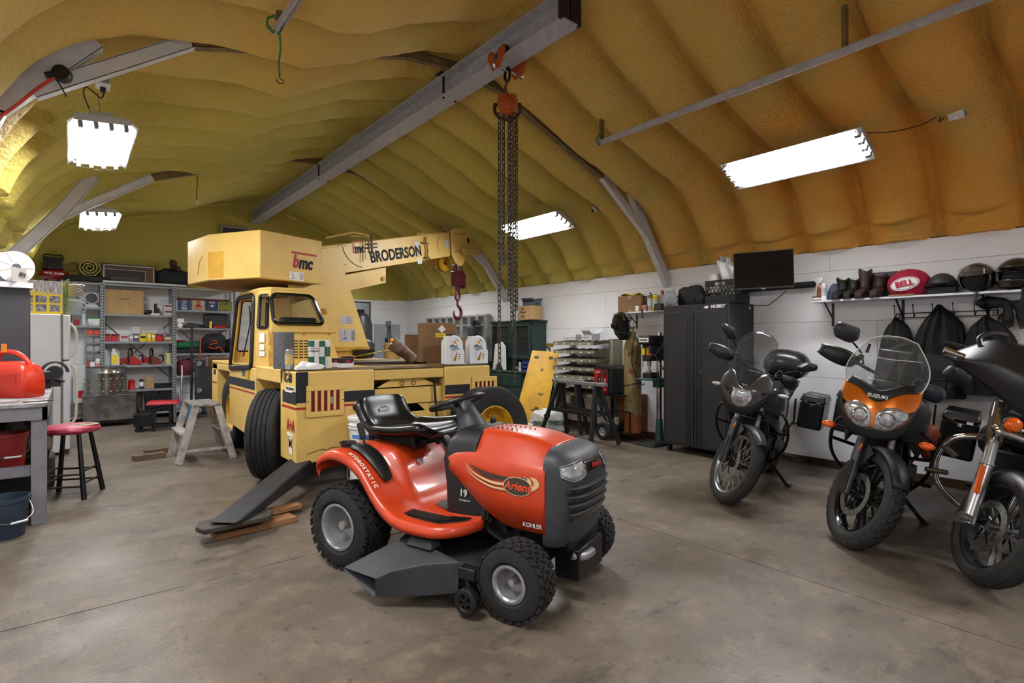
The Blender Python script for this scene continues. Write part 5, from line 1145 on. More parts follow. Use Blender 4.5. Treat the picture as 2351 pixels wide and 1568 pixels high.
def bikewheel(t, M, c, R, w, rr, style, name, discs=2):
    MM = M @ Matrix.Translation(c)
    g = G(); g.M = MM; tyre(g, R, w, rr, 'bike', 56); 
    tr = g.build(name+'_tyre', mat('bike_rubber', '2a2928', .75, var=.35, vs=20, bump=.3, bs=80), t)
    g = G(); g.M = MM
    N = {'knob': 34, 'road': 48, 'cruise': 30}[style]; lanes = {'knob': 4, 'road': 4, 'cruise': 4}[style]
    for L_ in range(lanes):
        yc = (L_-(lanes-1)/2)*w/lanes*.86; f = abs(yc)/(w/2)
        for k in range(N):
            a = 2*math.pi*(k+.5*(L_ % 2))/N; da = 2*math.pi/N*(.34 if style == 'knob' else .44); hw = w/lanes*(.37 if style == 'knob' else .45); sk = (1 if yc > 0 else -1)*da*(.5 if style == 'knob' else 1.2)
            d0 = .011 if style == 'knob' else .0025; v = []
            for dr in (-.006, d0):
                for yy in (yc-hw, yc+hw):
                    ff = min(1, abs(yy)/(w/2)); r = R*(1-.008*ff)-.032*ff**2.6+dr
                    for q in (-da, da): aa = a+q+sk*(abs(yy)-abs(yc))/hw*.5; v.append((r*math.cos(aa), yy, r*math.sin(aa)))
            g.add(v, [(0, 1, 3, 2), (4, 6, 7, 5), (0, 4, 5, 1), (2, 3, 7, 6), (0, 2, 6, 4), (1, 5, 7, 3)])
    g.build('tread', mat('bike_rubber'), tr)
    rimm = ALW if style == 'road' else (BKG if style == 'knob' else MBK)
    g = G(); g.M = MM; h = w*.34
    lathe_y(g, [(rr+.004, -h), (rr+.006, -h*1.1), (rr-.006, -h), (rr-.020, -h*.5), (rr-.022, 0), (rr-.020, h*.5), (rr-.006, h), (rr+.006, h*1.1), (rr+.004, h)], n=52)
    rm = g.build('rim', rimm, tr)
    g = G(); g.M = MM; lathe_y(g, [(0, -.055), (.03, -.055), (.034, -.03), (.028, 0), (.034, .03), (.03, .055), (0, .055)], n=20); g.build('hub', ALW if style == 'cruise' else MBK, tr)
    g = G(); g.M = MM
    if style == 'road':
        for k in range(32):
            a = 2*math.pi*k/32; s = 1 if k % 2 else -1; b = a+(.5 if (k//2) % 2 else -.5); g.cyl((.03*math.cos(b), s*.03, .03*math.sin(b)), ((rr-.02)*math.cos(a), s*.006, (rr-.02)*math.sin(a)), .0022, n=5, cap=False)
        g.build('spokes', ALU, tr)
    else:
        for k in range(5):
            a = 2*math.pi*k/5+.3
            for s in (-1, 1): g.bar((.02*math.cos(a), 0, .02*math.sin(a)), ((rr-.015)*math.cos(a+s*.17), 0, (rr-.015)*math.sin(a+s*.17)), .022, .03 if style == 'knob' else .022, up=(0, 1, 0))
        g.build('cast_spokes', MBK if style == 'knob' else mat('spoke_machined', '8f8f90', .3, .7), tr, bevel=.004)
    for s in ((-1, 1) if discs == 2 else (-1,)):
        g = G(); g.M = MM; rd = .15; y0 = s*.062
        lathe_y(g, [(rd*.72, y0-.002), (rd, y0-.002), (rd, y0+.002), (rd*.72, y0+.002), (rd*.72, y0-.002)], n=44)
        g.mi(1)
        for k in range(6): a = k*math.pi/3; g.bar((.03*math.cos(a), y0, .03*math.sin(a)), (rd*.75*math.cos(a+.3), y0, rd*.75*math.sin(a+.3)), .016, .004, up=(0, 1, 0))
        for k in range(24): a = 2*math.pi*k/24; r_ = rd*(.80 if k % 2 else .91); g.cyl((r_*math.cos(a), y0-.0026, r_*math.sin(a)), (r_*math.cos(a), y0+.0026, r_*math.sin(a)), .004, n=6)
        g.build('brake_disc', [DSC, MBK], tr)
    return tr
def motorcycle(kind, name_lab, loc, hd, lean, steer):
    t = thing('motorcycle', name_lab, 'motorcycle', loc, hd, lean=lean)
    adv = kind in ('grey', 'orange'); MS = RotAbout(HP, AX, steer); I4 = Matrix.Identity(4)
    Rf, Rr = (.34, .325) if adv else (.325, .33); wb = 1.43 if adv else 1.58
    st = {'grey': 'road', 'orange': 'knob', 'cruiser': 'cruise'}[kind]
    wf = {'grey': .10, 'orange': .115, 'cruiser': .13}[kind]
    rrf = {'grey': .255, 'orange': .245, 'cruiser': .235}[kind]
    bikewheel(t, MS, (0, 0, Rf), Rf, wf, rrf, st, 'front_wheel', 1 if kind == 'grey' else 2)
    bikewheel(t, I4, (-wb, 0, Rr), Rr, .15, .225, st, 'rear_wheel', 1)
    fy = .10 if adv else .125
    # fork
    def leg(s):
        ax0 = V(.0, s*fy, Rf-.01); top = ax0+AX*(.74 if adv else .72)+V(-.035, 0, 0)
        g = G(); g.M = MS; b = ax0+V(-.035, 0, .03)
        if adv:
            g.cyl(ax0+V(-.04, 0, -.02)-AX*.0, b+AX*.36, .030, .028, 16); lo = g.build('fork_slider', mat('fork_grey', '46484a', .4, .4), t)
            g = G(); g.M = MS; g.cyl(b+AX*.36, top, .0205, n=14); g.build('fork_tube', ALU, t)
            g = G(); g.M = MS; g.prism([(-.05, Rf-.03), (-.0, Rf-.035), (-.085, Rf+.2), (-.12, Rf+.2)], s*fy+s*.028, s*fy+s*.036); g.build('fork_guard', MBK, lo, bevel=.004)
        else:
            g.cyl(ax0+V(-.04, 0, -.03), b+AX*.30, .036, .033, 18); g.cyl(b+AX*.30, b+AX*.315, .037, n=18); lo = g.build('fork_slider', ALW, t)
            g = G(); g.M = MS; g.cyl(b+AX*.315, b+AX*.47, .031, n=18); g.build('fork_tube', ALW, t)
            g = G(); g.M = MS; g.cyl(b+AX*.45, top, .045, .045, 20); g.build('fork_cover', mat('satin_chrome', 'b0b0b0', .18, 1), t)
            g = G(); g.M = MS; g.cyl(ax0+V(-.03, s*.0, 0), ax0+V(-.03, s*.06, 0), .024, n=14); g.cyl(ax0+V(-.045, s*.02, -.03), ax0+V(-.045, s*.055, -.03), .02, n=12); g.build('axle_clamp', ALW, t)
            if s < 0:
                g = G(); g.M = MS; q = b+AX*.13+V(.03, s*.032, 0); g.bar(q, q+AX*.17, .012, .03, up=(0, 1, 0)); g.build('side_reflector', SGO, t, bevel=.003)
        g = G(); g.M = MS; g.cbox((-.105, s*(fy-.03), Rf+.035), (.05, .035, .10), rot=(0, -.4, 0)); g.cyl((-.105, s*(fy-.005), Rf+.06), (-.105, s*(fy-.055), Rf+.06), .02, n=12); g.cyl((-.10, s*(fy-.005), Rf+.015), (-.10, s*(fy-.055), Rf+.015), .02, n=12); g.build('brake_caliper', MBK if adv else ALW, t, bevel=.005)
        g = G(); g.M = MS; g.tube([(-.1, s*fy*.9, Rf+.08), (-.17, s*fy*1.15, Rf+.22), (-.2, s*fy*.9, Rf+.36), (-.26, s*.05, Rf+.5)], .005, 6, 4); g.build('brake_hose', BK, t)
    sides(leg)
    g = G(); g.M = MS; c = V(-.035, 0, Rf)+AX*.66; g.cbox(c, (.08, fy*2+.06, .03), rot=(0, math.radians(-26), 0)); c2 = V(-.035, 0, Rf)+AX*.50; g.cbox(c2, (.09, fy*2+.07, .035), rot=(0, math.radians(-26), 0)); g.build('triple_clamp', MBK, t, bevel=.006)
    # fender hugging the tyre
    g = G(); g.M = MS; a0, a1 = ((52, 150) if kind == 'grey' else (36, 148)) if adv else (8, 172); rf = Rf+(.022 if adv else .03); fw = (wf/2+.010) if adv else .085
    def fen(u, v):
        a = math.radians(a0+(a1-a0)*u); s = -1+2*v; e = 1-.35*abs(2*u-1)**3; q = abs(s); drop = (.04 if adv else .10)*q**3
        return V((rf-drop)*math.cos(a), math.copysign(fw*e*min(1, q*1.15), s), Rf+(rf-drop)*math.sin(a))
    g.grid(fen, 26, 12)
    fd = g.build('front_fender', {'grey': mat('fender_grey', '3a3b3d', .35, .2), 'orange': MBK, 'cruiser': mat('satin_black', '1a1a1c', .38)}[kind], t, solid=.004)
    if adv:
        for s in (-1, 1): g = G(); g.M = MS; g.prism([(-.02, Rf+.30), (-.12, Rf+.33), (-.20, Rf+.22), (-.10, Rf+.12)], s*.075, s*.082); g.build('fender_stay', MBK, fd, bevel=.003)
    # handlebar
    g = G(); g.M = MS; hb = HP+AX*(.19 if adv else .25)+V(-.03, 0, 0); bw = .40
    g.tube([hb+V(-.14, -bw, .02), hb+V(-.07, -bw*.7, .025), hb+V(-.0, -.12, 0), hb+V(0, .12, 0), hb+V(-.07, bw*.7, .025), hb+V(-.14, bw, .02)], .012, 8, 5); ho = g.build('handlebar', BKM, t)
    def bar(s):
        e = hb+V(-.14, s*bw, .02); e0 = hb+V(-.095, s*bw*.72, .025)
        g = G(); g.M = MS; g.cyl(e0, e, .018, n=14); g.build('grip', RUB, ho)
        g = G(); g.M = MS; g.cyl(e, e+(e-e0).normalized()*.04, .016, n=12); g.build('bar_end', MBK, ho)
        g = G(); g.M = MS; g.tube([e0+V(.01, -s*.02, 0), e0+V(.06, 0, -.01), e+V(.07, -s*.02, -.01)], .006, 6, 4); g.cbox(e0+V(0, -s*.05, 0), (.05, .06, .05)); g.cyl(e0+V(0, -s*.07, .01), e0+V(.03, -s*.07, .05), .02, n=12); g.build('lever_and_switches', MBK, ho, bevel=.004)
        if adv:
            sc_ = 1.0 if kind == 'grey' else 1.05; g = G(); g.M = MS; m = e0*.45+e*.55+V(.075, s*.0, -.01)
            def hg(u, v):
                y = (-.115+.23*u)*sc_; z = (-.055+.115*v)*(1-.45*abs(2*u-1)**2.2)*sc_; ct = .035*math.cos((v-.5)*2.4)
                return m+V(ct-.05*abs(2*u-1)**2+(-.35)*y*0, s*y, z+.0)+V(-abs(y+.1)*.35, 0, 0)
            g.grid(hg, 12, 8); g.build('hand_guard', mat('guard_'+kind, '232427' if kind == 'grey' else '3e4450' , .42, var=.1) if s > 0 or kind == 'grey' else MBK, ho, solid=.008, bevel=.0, ang=50)
            g = G(); g.M = MS; mp = hb+V(-.03, s*.40, .20 if kind == 'grey' else .19); g.tube([hb+V(-.04, s*.19, .02), hb+V(-.02, s*.25, .09), mp+V(.01, -s*.06, -.05)], .0065, 6, 4); ms = g.build('mirror_stem', BKM, ho)
            g = G(); g.M = MS
            if kind == 'grey': pf = [(-.10, -.035), (-.02, -.055), (.09, .02), (.075, .065), (-.03, .055)]
            else: pf = [(-.095, -.02), (-.05, -.065), (.06, -.06), (.10, .0), (.085, .055), (-.07, .06)]
            pr = rpoly([(0, s*a, b) for a, b in pf], .022, 3); c0 = sum(pr, Vector())/len(pr)
            g.loft([[mp+p+V(-.02, 0, 0) for p in pr], [mp+p+V(-.005, 0, 0) for p in pr], [mp+c0+(p-c0)*.8+V(.022, 0, 0) for p in pr], [mp+c0+(p-c0)*.35+V(.034, 0, 0) for p in pr]]); mo = g.build('mirror', mat('mirror_shell', '27282b', .4), ho, ang=40)
            g = G(); g.M = MS; g.add([mp+c0+(p-c0)*.9+V(-.021, 0, 0) for p in pr], [tuple(range(len(pr)))]); g.build('mirror_glass', CHR, mo)
    sides(bar)
    # rear, frame and drivetrain
    g = G()
    for s in (-1, 1): g.bar((-.45, s*.11, .86), (-.98, s*.13, .42), .05, .06); g.bar((-.45, s*.10, .80), (-.62, s*.12, .32), .035, .035); g.bar((-.62, s*.12, .32), (-1.0, s*.12, .30), .035, .035); g.bar((-.95, s*.12, .75), (-1.55, s*.11, .92), .03, .03); g.bar((-1.0, s*.12, .42), (-wb, s*.11, Rr), .05, .05)
    g.build('frame', MBK, t, bevel=.006)
    g = G(); g.box(-.98, -.52, -.15, .15, .24, .50, top=(.03, .03, .02, .02)); en = g.build('engine_block', mat('engine_black', '1b1b1c', .5, .3, var=.3), t, bevel=.02)
    g = G()
    for s in (-1, 1):
        g.cyl((-.86, s*.15, .38), (-.86, s*.20, .38), .10, .09, 24); g.cyl((-.66, s*.15, .34), (-.66, s*.18, .34), .06, n=20)
    g.build('engine_cover', mat('cover_dark', '2b2c2e', .35, .5), en)
    for k in range(2):
        g = G(); b0 = V(-.62-.16*k, 0, .48); d_ = V(.35-.7*k, 0, 1).normalized()
        for j in range(6): g.cbox(b0+d_*(.02+.03*j), (.15, .17, .016), rot=(0, .34-.68*k, 0))
        g.cbox(b0+d_*.1, (.11, .13, .2), rot=(0, .34-.68*k, 0)); g.build('cylinder', en.data.materials[0], en, bevel=.004)
    g = G(); g.cbox((-.40, 0, .58), (.04, .26, .26), rot=(0, .15, 0)); ra = g.build('radiator', MBK, t, bevel=.006)
    g = G()
    for k in range(14): g.cbox((-.378, 0, .47+.016*k), (.004, .22, .004), rot=(0, .15, 0))
    g.build('radiator_fin', mat('fin_grey', '2f3032', .5, .4), ra)
    g = G()
    for s in ((-.04, .04) if adv else (.06,)): g.tube([(-.50, s, .55), (-.40, s*1.4, .46), (-.42, s*1.5, .30), (-.56, s*1.3, .20), (-1.0, -.08, .20)], .02, 10, 4)
    g.tube([(-1.0, -.08, .2), (-1.1, -.18, .26), (-1.25, -.21, .36), (-1.65, -.22, .52)], [.022, .03, .05, .05], 14, 4); g.build('exhaust', STL if not adv else mat('exhaust_dark', '4a4744', .35, .8), t)
    g = G(); g.box(-.95, -.5, -.13, .13, .18, .24, top=(-.05, -.04, -.02, -.02)); g.build('bash_plate', MBK, t, bevel=.01)
    for s in (-1, 1):
        g = G(); g.cyl((-.98, s*.13, .32), (-.95, s*.27, .31), .012, n=8); g.cbox((-.95, s*.26, .32), (.05, .09, .02)); g.build('foot_peg', RUB, t, bevel=.003)
    # side stand
    g = G(); z_ = math.tan(math.radians(lean)); f0 = V(-.88, .30, .30*math.sin(math.radians(lean))*.9+.012)
    g.bar((-.80, .12, .26), f0, .022, .028); g.cbox(f0+V(0, .01, 0), (.09, .05, .012)); g.tube([f0+V(.02, 0, 0), f0+V(.09, .03, .02), f0+V(.10, .0, .05), f0+V(.04, -.02, .05)], .006, 6, 3); g.build('side_stand', BKM, t)
    # tank and seat
    def loft_x(rows, m, nm, par=t, n=20, ang=50):
        g = G(); rings = []
        for x, w, z0, z1 in rows: rings.append([V(x, w*math.copysign(abs(math.cos(a))**.75, math.cos(a)), (z0+z1)/2+(z1-z0)/2*math.copysign(abs(math.sin(a))**.8, math.sin(a))) for a in [2*math.pi*k/n for k in range(n)]])
        g.loft(rings); return g.build(nm, m, par, ang=ang)
    body = {'grey': mat('tank_grey', '2c2d2f', .3, .3, coat=.5), 'orange': mat('tank_dark', '1e2124', .3, coat=.5), 'cruiser': mat('satin_black')}[kind]
    loft_x([(-.40, .08, .80, .95), (-.45, .17, .74, 1.04), (-.58, .20, .72, 1.09), (-.75, .18, .72, 1.07), (-.88, .12, .74, .95), (-.92, .08, .76, .9)], body, 'fuel_tank')
    loft_x([(-.86, .09, .80, .90), (-.92, .13, .78, .90), (-1.1, .16, .80, .91), (-1.25, .16, .84, .98), (-1.5, .13, .88, .99), (-1.6, .08, .90, .97)], mat('seat_black', '151516', .6), 'seat')
    if adv:
        for s in (-1, 1):
            # side cowls
            rows = [(-.12, .13, .80, 1.0), (-.3, .19, .68, 1.0), (-.45, .22, .60, 1.0), (-.6, .22, .62, .96), (-.72, .19, .68, .9)]
            g = G(); g.grid(lambda u, v: (lambda i: V(rows[i][0], s*(rows[i][1]+.02*math.sin(v*3.1)), rows[i][2]+(rows[i][3]-rows[i][2])*v))(int(round(u*4))), 4, 8)
            g.build('side_cowl', (MGR if kind == 'grey' else mat('cowl_dark', '26282a', .4)), t, solid=.01, bevel=.002, ang=60)
            # crash bars
            g = G(); g.tube([(-.42, s*.12, .80), (-.34, s*.24, .80), (-.36, s*.30, .70), (-.44, s*.30, .52), (-.56, s*.22, .36), (-.62, s*.14, .28)], .0125, 8, 4).tube([(-.38, s*.29, .62), (-.5, s*.17, .58)], .0125, 8); g.build('crash_bar', BKM, t)
        if kind == 'orange':
            g = G(); blob(g, (-.52, .26, .76), (.06, .05, .09), 2, .1, 2); blob(g, (-.50, .27, .66), (.04, .04, .06), 3, .1, 2); g.build('bar_bag', mat('tan_leather', '8a3f1e', .5, var=.3), t)
            g = G(); g.tube([(-.52, .31, .80), (-.50, .322, .77), (-.53, .322, .74)], .004, 5, 3); g.build('bag_buckle', CHR, t)
    # luggage
    if adv:
        PB = mat('case_black', '121214', .38, coat=.2)
        if kind == 'grey':
            loft_x([(-1.36, .16, 1.05, 1.22), (-1.40, .20, 1.01, 1.28), (-1.55, .215, 1.0, 1.31), (-1.72, .20, 1.0, 1.29), (-1.80, .15, 1.04, 1.22)], PB, 'top_case')
            g = G(); g.box(-1.42, -1.385, -.15, .15, 1.10, 1.20); g.tube([(-1.37, -.18, 1.10), (-1.375, 0, 1.095), (-1.37, .18, 1.10)], .008, 6); g.build('case_trim', mat('trim_grey', '3a3c3e', .3), t, bevel=.01)
        else:
            g = G(); g.box(-1.86, -1.42, -.26, .26, 1.02, 1.30); tcse = g.build('top_case', PB, t, bevel=.02)
            g = G(); g.box(-1.42, -1.41, -.24, .24, 1.17, 1.185).box(-1.42, -1.405, -.04, .04, 1.13, 1.2); g.build('case_latch', BKM, tcse)
        g = G(); g.box(-1.75, -1.3, -.12, .12, .965, .985); g.build('luggage_rack', BKM, t, bevel=.004)
        for s in (-1, 1):
            y0, y1, z0, z1, x0, x1 = (.22, .44 if s > 0 else .37, .56, .90, -1.72, -1.30) if kind == 'grey' else (.26, .50, .50, .88, -1.80, -1.36)
            g = G(); g.box(x0, x1, min(s*y0, s*y1), max(s*y0, s*y1), z0, z1-.07, top=(-.01, -.01, 0, 0)); pc = g.build('pannier', PB, t, bevel=.025, seg=3)
            g = G(); g.box(x0-.01, x1+.012, min(s*y0, s*y1)-.008, max(s*y0, s*y1)+.008, z1-.068, z1, top=(.03, .03, .02, .02)); g.build('pannier_lid', PB, pc, bevel=.012)
            g = G()
            for q in (.25, .75): yy = s*(y0+(y1-y0)*q); g.box(x1+.008, x1+.02, yy-.022, yy+.022, z1-.085, z1-.06)
            g.cbox((x1+.015, s*(y0+y1)/2, z1-.10), (.012, .03, .03)); g.build('latch', CHR if kind == 'orange' else mat('trim_grey'), pc, bevel=.002)
            if kind == 'grey':
                g = G(); g.lathe([(0, z1+.0005), (.03, z1+.001)], ((x0+x1)/2+.08, s*.33, 0), (0, 0, 1), 20); g.build('oval_sticker', mat('sticker_cream', 'bdb98e', .5), pc)
            g = G(); g.tube([(x1+.02, s*.18, .84), (x1+.02, s*.20, .58), (x0, s*.2, .56), (x0, s*.18, .86)], .009, 6); g.bar((x1+.02, s*.19, .60), (-.98, s*.13, .38), .014, .014); g.build('pannier_frame', BKM, t)
    # turn signals
    for s in (-1, 1):
        if adv:
            p = V(-.10, s*.25, .98 if kind == 'grey' else .76); g = G(); g.tube([V(-.12, s*.15, p.z), p], .010, 6); ts = g.build('signal_stem', BK, t)
            g = G()
            if kind == 'grey': g.ell(p+V(0, s*.02, 0), (.022, .045, .016), 14, 8)
            else: g.ell(p+V(0, s*.03, 0), (.03, .045, .026), 14, 8)
            g.build('turn_signal', mat('clear_signal', 'b8b2ac', .15, coat=1) if kind == 'grey' else SGO, ts)
            if s < 0: g = G(); g.M = MS; g.ell((-.075, -.145, Rf+.30), (.012, .006, .026), 10, 6); g.build('reflector', SGO, t)
    # front bodywork
    if kind == 'orange':
        X = lambda y, z: .125-1.9*y*y-.9*(z-.88)**2-.18*max(0, z-.95)
        up = [(.0, 1.015), (.05, 1.03), (.11, 1.075), (.17, 1.10), (.215, 1.10)]; lo = [(.0, .835), (.05, .83), (.11, .845), (.17, .91), (.215, 1.03)]
        g = G(); surf(g, mirrored(lo)+lo[1:], mirrored(up)+up[1:], X, 40, 10); ms = g.build('fairing', MOR, t, solid=.008)
        for s in (-1, 1):
            q = lambda L_: [(s*a, b) for a, b in L_]
            g = G(); surf(g, q([(.012, .84), (.05, .828), (.09, .835), (.13, .865), (.175, .93)]), q([(.012, .915), (.04, .965), (.085, .985), (.13, .982), (.175, .955)]), lambda y, z: X(y, z)+.007, 18, 6); hl = g.build('headlamp', LNS, ms, solid=.004)
            g = G(); rr_ = .045; g.lathe([(.042, 0), (.046, .004), (.042, .008), (.038, .002)], (X(s*.075, .9)+.012, s*.075, .905), (1, s*.3, 0), 20); g.build('lamp_ring', CHR, hl)
            g = G(); surf(g, q([(.13, .875), (.165, .915), (.20, .965)]), q([(.155, .955), (.175, .968), (.205, .985)]), lambda y, z: X(y, z)+.006, 10, 3); g.build('lamp_corner', BKG, ms)
        g = G(); surf(g, [(-.21, .93), (-.15, .80), (-.06, .765), (0, .76), (.06, .765), (.15, .80), (.21, .93)], [(-.215, 1.02), (-.165, .905), (-.05, .838), (0, .838), (.05, .838), (.165, .905), (.215, 1.02)], lambda y, z: X(y, z)-.008, 40, 4); g.build('chin_panel', MBK, t, solid=.012)
        g = G(); surf(g, [(-.20, 1.09), (-.11, 1.07), (-.04, 1.02), (0, 1.005), (.04, 1.02), (.11, 1.07), (.20, 1.09)], [(-.17, 1.14), (-.10, 1.12), (-.04, 1.09), (0, 1.08), (.04, 1.09), (.10, 1.12), (.17, 1.14)], lambda y, z: X(y, z)+.004, 30, 4); g.build('upper_trim', MBK, t, solid=.008)
        txt('SUZUKI', .03, (X(0, 1.03)+.011, 0, 1.04), PAPER, t, (0, 1, 0), (-.35, 0, 1), bold=.03, sx=1.1)
        XS = lambda y, z: .07-1.5*y*y-(z-1.03)*.52
        g = G(); surf(g, [(-.18, 1.10), (-.09, 1.05), (0, 1.025), (.09, 1.05), (.18, 1.10)], [(-.12, 1.40), (-.06, 1.425), (0, 1.43), (.06, 1.425), (.12, 1.40)], lambda y, z: XS(y, z), 24, 16)
        for i, p in enumerate(g.v):
            k = (p.z-1.05)/.38; k = max(0, min(1, k)); p.y *= 1+.62*math.sin(k*math.pi)**1.1*(1 if abs(p.y) > 0 else 0)*.75; p.x = XS(p.y*.8, p.z)
        ws = g.build('windscreen', CLR, t, solid=.004)
        vv = g.v; n_ = 25; m_ = 16; edge = [vv[j*n_] for j in range(m_+1)]+[vv[m_*n_+i] for i in range(n_)]+[vv[j*n_+n_-1] for j in range(m_, -1, -1)]
        g = G(); g.tube(edge, .0035, 6); g.build('screen_edge', mat('edge_white', 'c9cccc', .2), ws)
        g = G(); g.tube([vv[10*n_+2+i]+V(.006, 0, -.0) for i in range(21)], .0028, 6); g.build('spoiler_edge', mat('edge_white'), ws)
        for s in (-1, 1): g = G(); g.bar((XS(.14, 1.33)+.01, s*.135, 1.30), (XS(.14, 1.38)+.008, s*.13, 1.36), .018, .008, up=(1, 0, 0)); g.build('spoiler_clamp', BK, ws)
        g = G(); g.box(-.18, -.10, -.09, .09, 1.03, 1.13, top=(.02, .03, .02, .02)); g.build('dashboard', BK, t, bevel=.01)
    if kind == 'grey':
        X = lambda y, z: .12-2.2*y*y-1.1*(z-.92)**2-.25*max(0, z-1.0)
        up = [(.0, 1.01), (.05, 1.04), (.10, 1.12), (.15, 1.14), (.20, 1.07)]; lo = [(.0, .855), (.05, .85), (.09, .865), (.14, .91), (.21, .99)]
        g = G(); surf(g, mirrored(lo)+lo[1:], mirrored(up)+up[1:], X, 40, 10); ms = g.build('fairing', MGR, t, solid=.008)
        g = G(); surf(g, [(-.082, .935), (-.055, .875), (0, .855), (.055, .875), (.082, .935)], [(-.075, .965), (-.05, 1.0), (0, .985), (.05, 1.0), (.075, .965)], lambda y, z: X(y, z)+.010, 20, 8); g.build('headlamp', LNS, ms, solid=.006)
        for s in (-1, 1):
            q = lambda L_: [(s*a, b) for a, b in L_]
            g = G(); surf(g, q([(.085, .93), (.12, .955), (.165, .99)]), q([(.08, 1.0), (.11, .995), (.165, 1.0)]), lambda y, z: X(y, z)+.008, 10, 4); g.build('side_lamp', BKG, ms)
        g = G(); surf(g, [(-.20, .97), (-.12, .83), (0, .79), (.12, .83), (.20, .97)], [(-.21, .99), (-.12, .895), (0, .858), (.12, .895), (.21, .99)], lambda y, z: X(y, z)-.006, 36, 4); g.build('chin_panel', MBK, t, solid=.012)
        for s in (-1, 1): g = G(); g.loft([[V(.04, s*.10, .90), V(.04, s*.13, .92), V(.02, s*.12, .88)], [V(-.25, s*.24, .80), V(-.25, s*.25, .86), V(-.27, s*.23, .78)], [V(-.42, s*.22, .70), V(-.42, s*.23, .74), V(-.42, s*.21, .70)]]); g.build('side_blade', MGR, t)
        XS = lambda y, z: .06-1.6*y*y-(z-1.0)*.50
        g = G(); surf(g, [(-.10, 1.06), (-.05, 1.0), (0, .97), (.05, 1.0), (.10, 1.06)], [(-.14, 1.40), (-.10, 1.455), (0, 1.48), (.10, 1.455), (.14, 1.40)], XS, 24, 16)
        for p in g.v: k = max(0, min(1, (p.z-1.0)/.45)); p.y *= 1+.30*math.sin(k*math.pi); p.x = XS(p.y*.9, p.z)
        ws = g.build('windscreen', TNT, t, solid=.004)
        g = G(); c = lambda a, r: V(XS(.0, 1.22+r*math.sin(a))+.008, .01+r*math.cos(a), 1.22+r*math.sin(a))
        g.tube([c(2*math.pi*k/30, .042) for k in range(30)], .0018, 4, closed=True); g.tube([c(2*math.pi*k/30, .065) for k in range(2, 28)], .0012, 4)
        for k in range(8):
            a = k*math.pi/4; r = .058 if k % 2 == 0 else .035; g.add([c(a, r), c(a+.35, .012), c(a, .0), c(a-.35, .012)], [(0, 1, 2, 3)])
        g.build('compass_decal', INK, ws)
        g = G(); g.box(-.20, -.12, -.08, .08, 1.02, 1.14, top=(.02, .03, .02, .02)); g.build('dashboard', BK, t, bevel=.01)
        g = G()
        for s in (-1, 1): g.tube([(XS(.12, 1.1)+.01, s*.115, 1.09), (XS(.15, 1.25)+.012, s*.15, 1.25)], .008, 6)
        g.build('screen_mount', BK, ws)
    if kind == 'cruiser':
        SB = mat('satin_black'); W2 = MS
        # batwing fairing turns with the fork
        def bw_(u, v):
            y = -1+2*u; q = abs(y); zt = 1.33-.06*q**2-.16*max(0, q-.75)/.25; zb_ = .93+.19*q**1.3
            z = zb_+(zt-zb_)*v; x = -.08-.36*q**2.0-.22*abs(v-.42)**1.6-.06*max(0, v-.5)
            return V(x, y*.43, z)
        g = G(); g.M = W2; g.grid(bw_, 36, 18); fa = g.build('batwing_fairing', SB, t, solid=.02, ang=60)
        g = G(); g.M = W2; g.tube([bw_(k/30, 0)+V(0, 0, -.004) for k in range(31)], .008, 6); g.build('fairing_seam', BK, fa)
        g = G(); g.M = W2; g.lathe([(0, .02), (.08, .018), (.088, .0), (.10, -.005), (.10, -.05)], (-.07, 0, 1.06), (1, 0, 0), 30); g.build('headlamp', LNS, fa)
        g = G(); g.M = W2; g.tube([(-.30+.0, -.40, 1.24), (-.33, -.415, 1.28), (-.36, -.36, 1.33), (-.42, -.26, 1.345)], .016, 8, 4); g.build('mirror', SB, fa)
        g = G(); g.M = W2; g.cyl((-.42, -.38, 1.15), (-.44, -.50, 1.15), .018, n=12); g.build('clutch_grip', CHR, fa)
        for s in (-1, 1):
            g = G(); g.M = W2; p = V(-.03, s*.20, .90); g.lathe([(0, .035), (.025, .03), (.04, .012), (.042, 0)], p, (1, 0, 0), 22); so_ = g.build('turn_signal', SGO, t)
            g = G(); g.M = W2; g.lathe([(.047, .002), (.044, -.02), (.03, -.05), (0, -.06)], p, (1, 0, 0), 22); g.tube([p+V(-.04, 0, 0), p+V(-.05, -s*.08, -.02)], .012, 8); g.build('signal_housing', CHR, so_)
            # highway engine guard
            g = G(); g.tube([(-.50, s*.10, .74), (-.45, s*.22, .75), (-.44, s*.34, .70), (-.45, s*.40, .56), (-.46, s*.38, .40), (-.5, s*.27, .28), (-.55, s*.14, .24)], .019, 12, 5); g.build('engine_guard', CHR, t)
            g = G(); g.cyl((-.46, s*.33, .47), (-.40, s*.44, .47), .016, n=10); g.cbox((-.44, s*.34, .62), (.07, .10, .02), rot=(.6*s, 0, 0)); g.build('highway_peg', mat('peg_brown', '4a4036', .4, .5), t, bevel=.004)
        g = G(); g.M = W2; g.bar((-.18, -.19, .83), (-.18, .19, .83), .05, .10, up=(1, 0, 0)); g.build('chrome_nacelle', CHR, t, bevel=.02)
        loft_x([(-1.35, .34, .45, .75), (-1.4, .36, .42, .78), (-1.9, .34, .45, .76), (-1.95, .28, .5, .7)], SB, 'saddlebag')
        g = G(); g.tube([(-.3, .0, 1.30), (-.33, -.15, 1.31), (-.34, .15, 1.31)], .01, 6); g.build('screen_base', BK, t)
        g = G(); g.grid(lambda u, v: V(-.40-.25*v-.12*(2*u-1)**2, (2*u-1)*.30*(1-.2*v), 1.30+.06*v), 16, 4); g.build('low_screen', TNT, fa, solid=.004)
    return t
motorcycle('grey', 'black and grey touring motorcycle nearest the cabinet, tinted windscreen with compass decal', (4.36, 2.40, 0), -167, 9, 42)
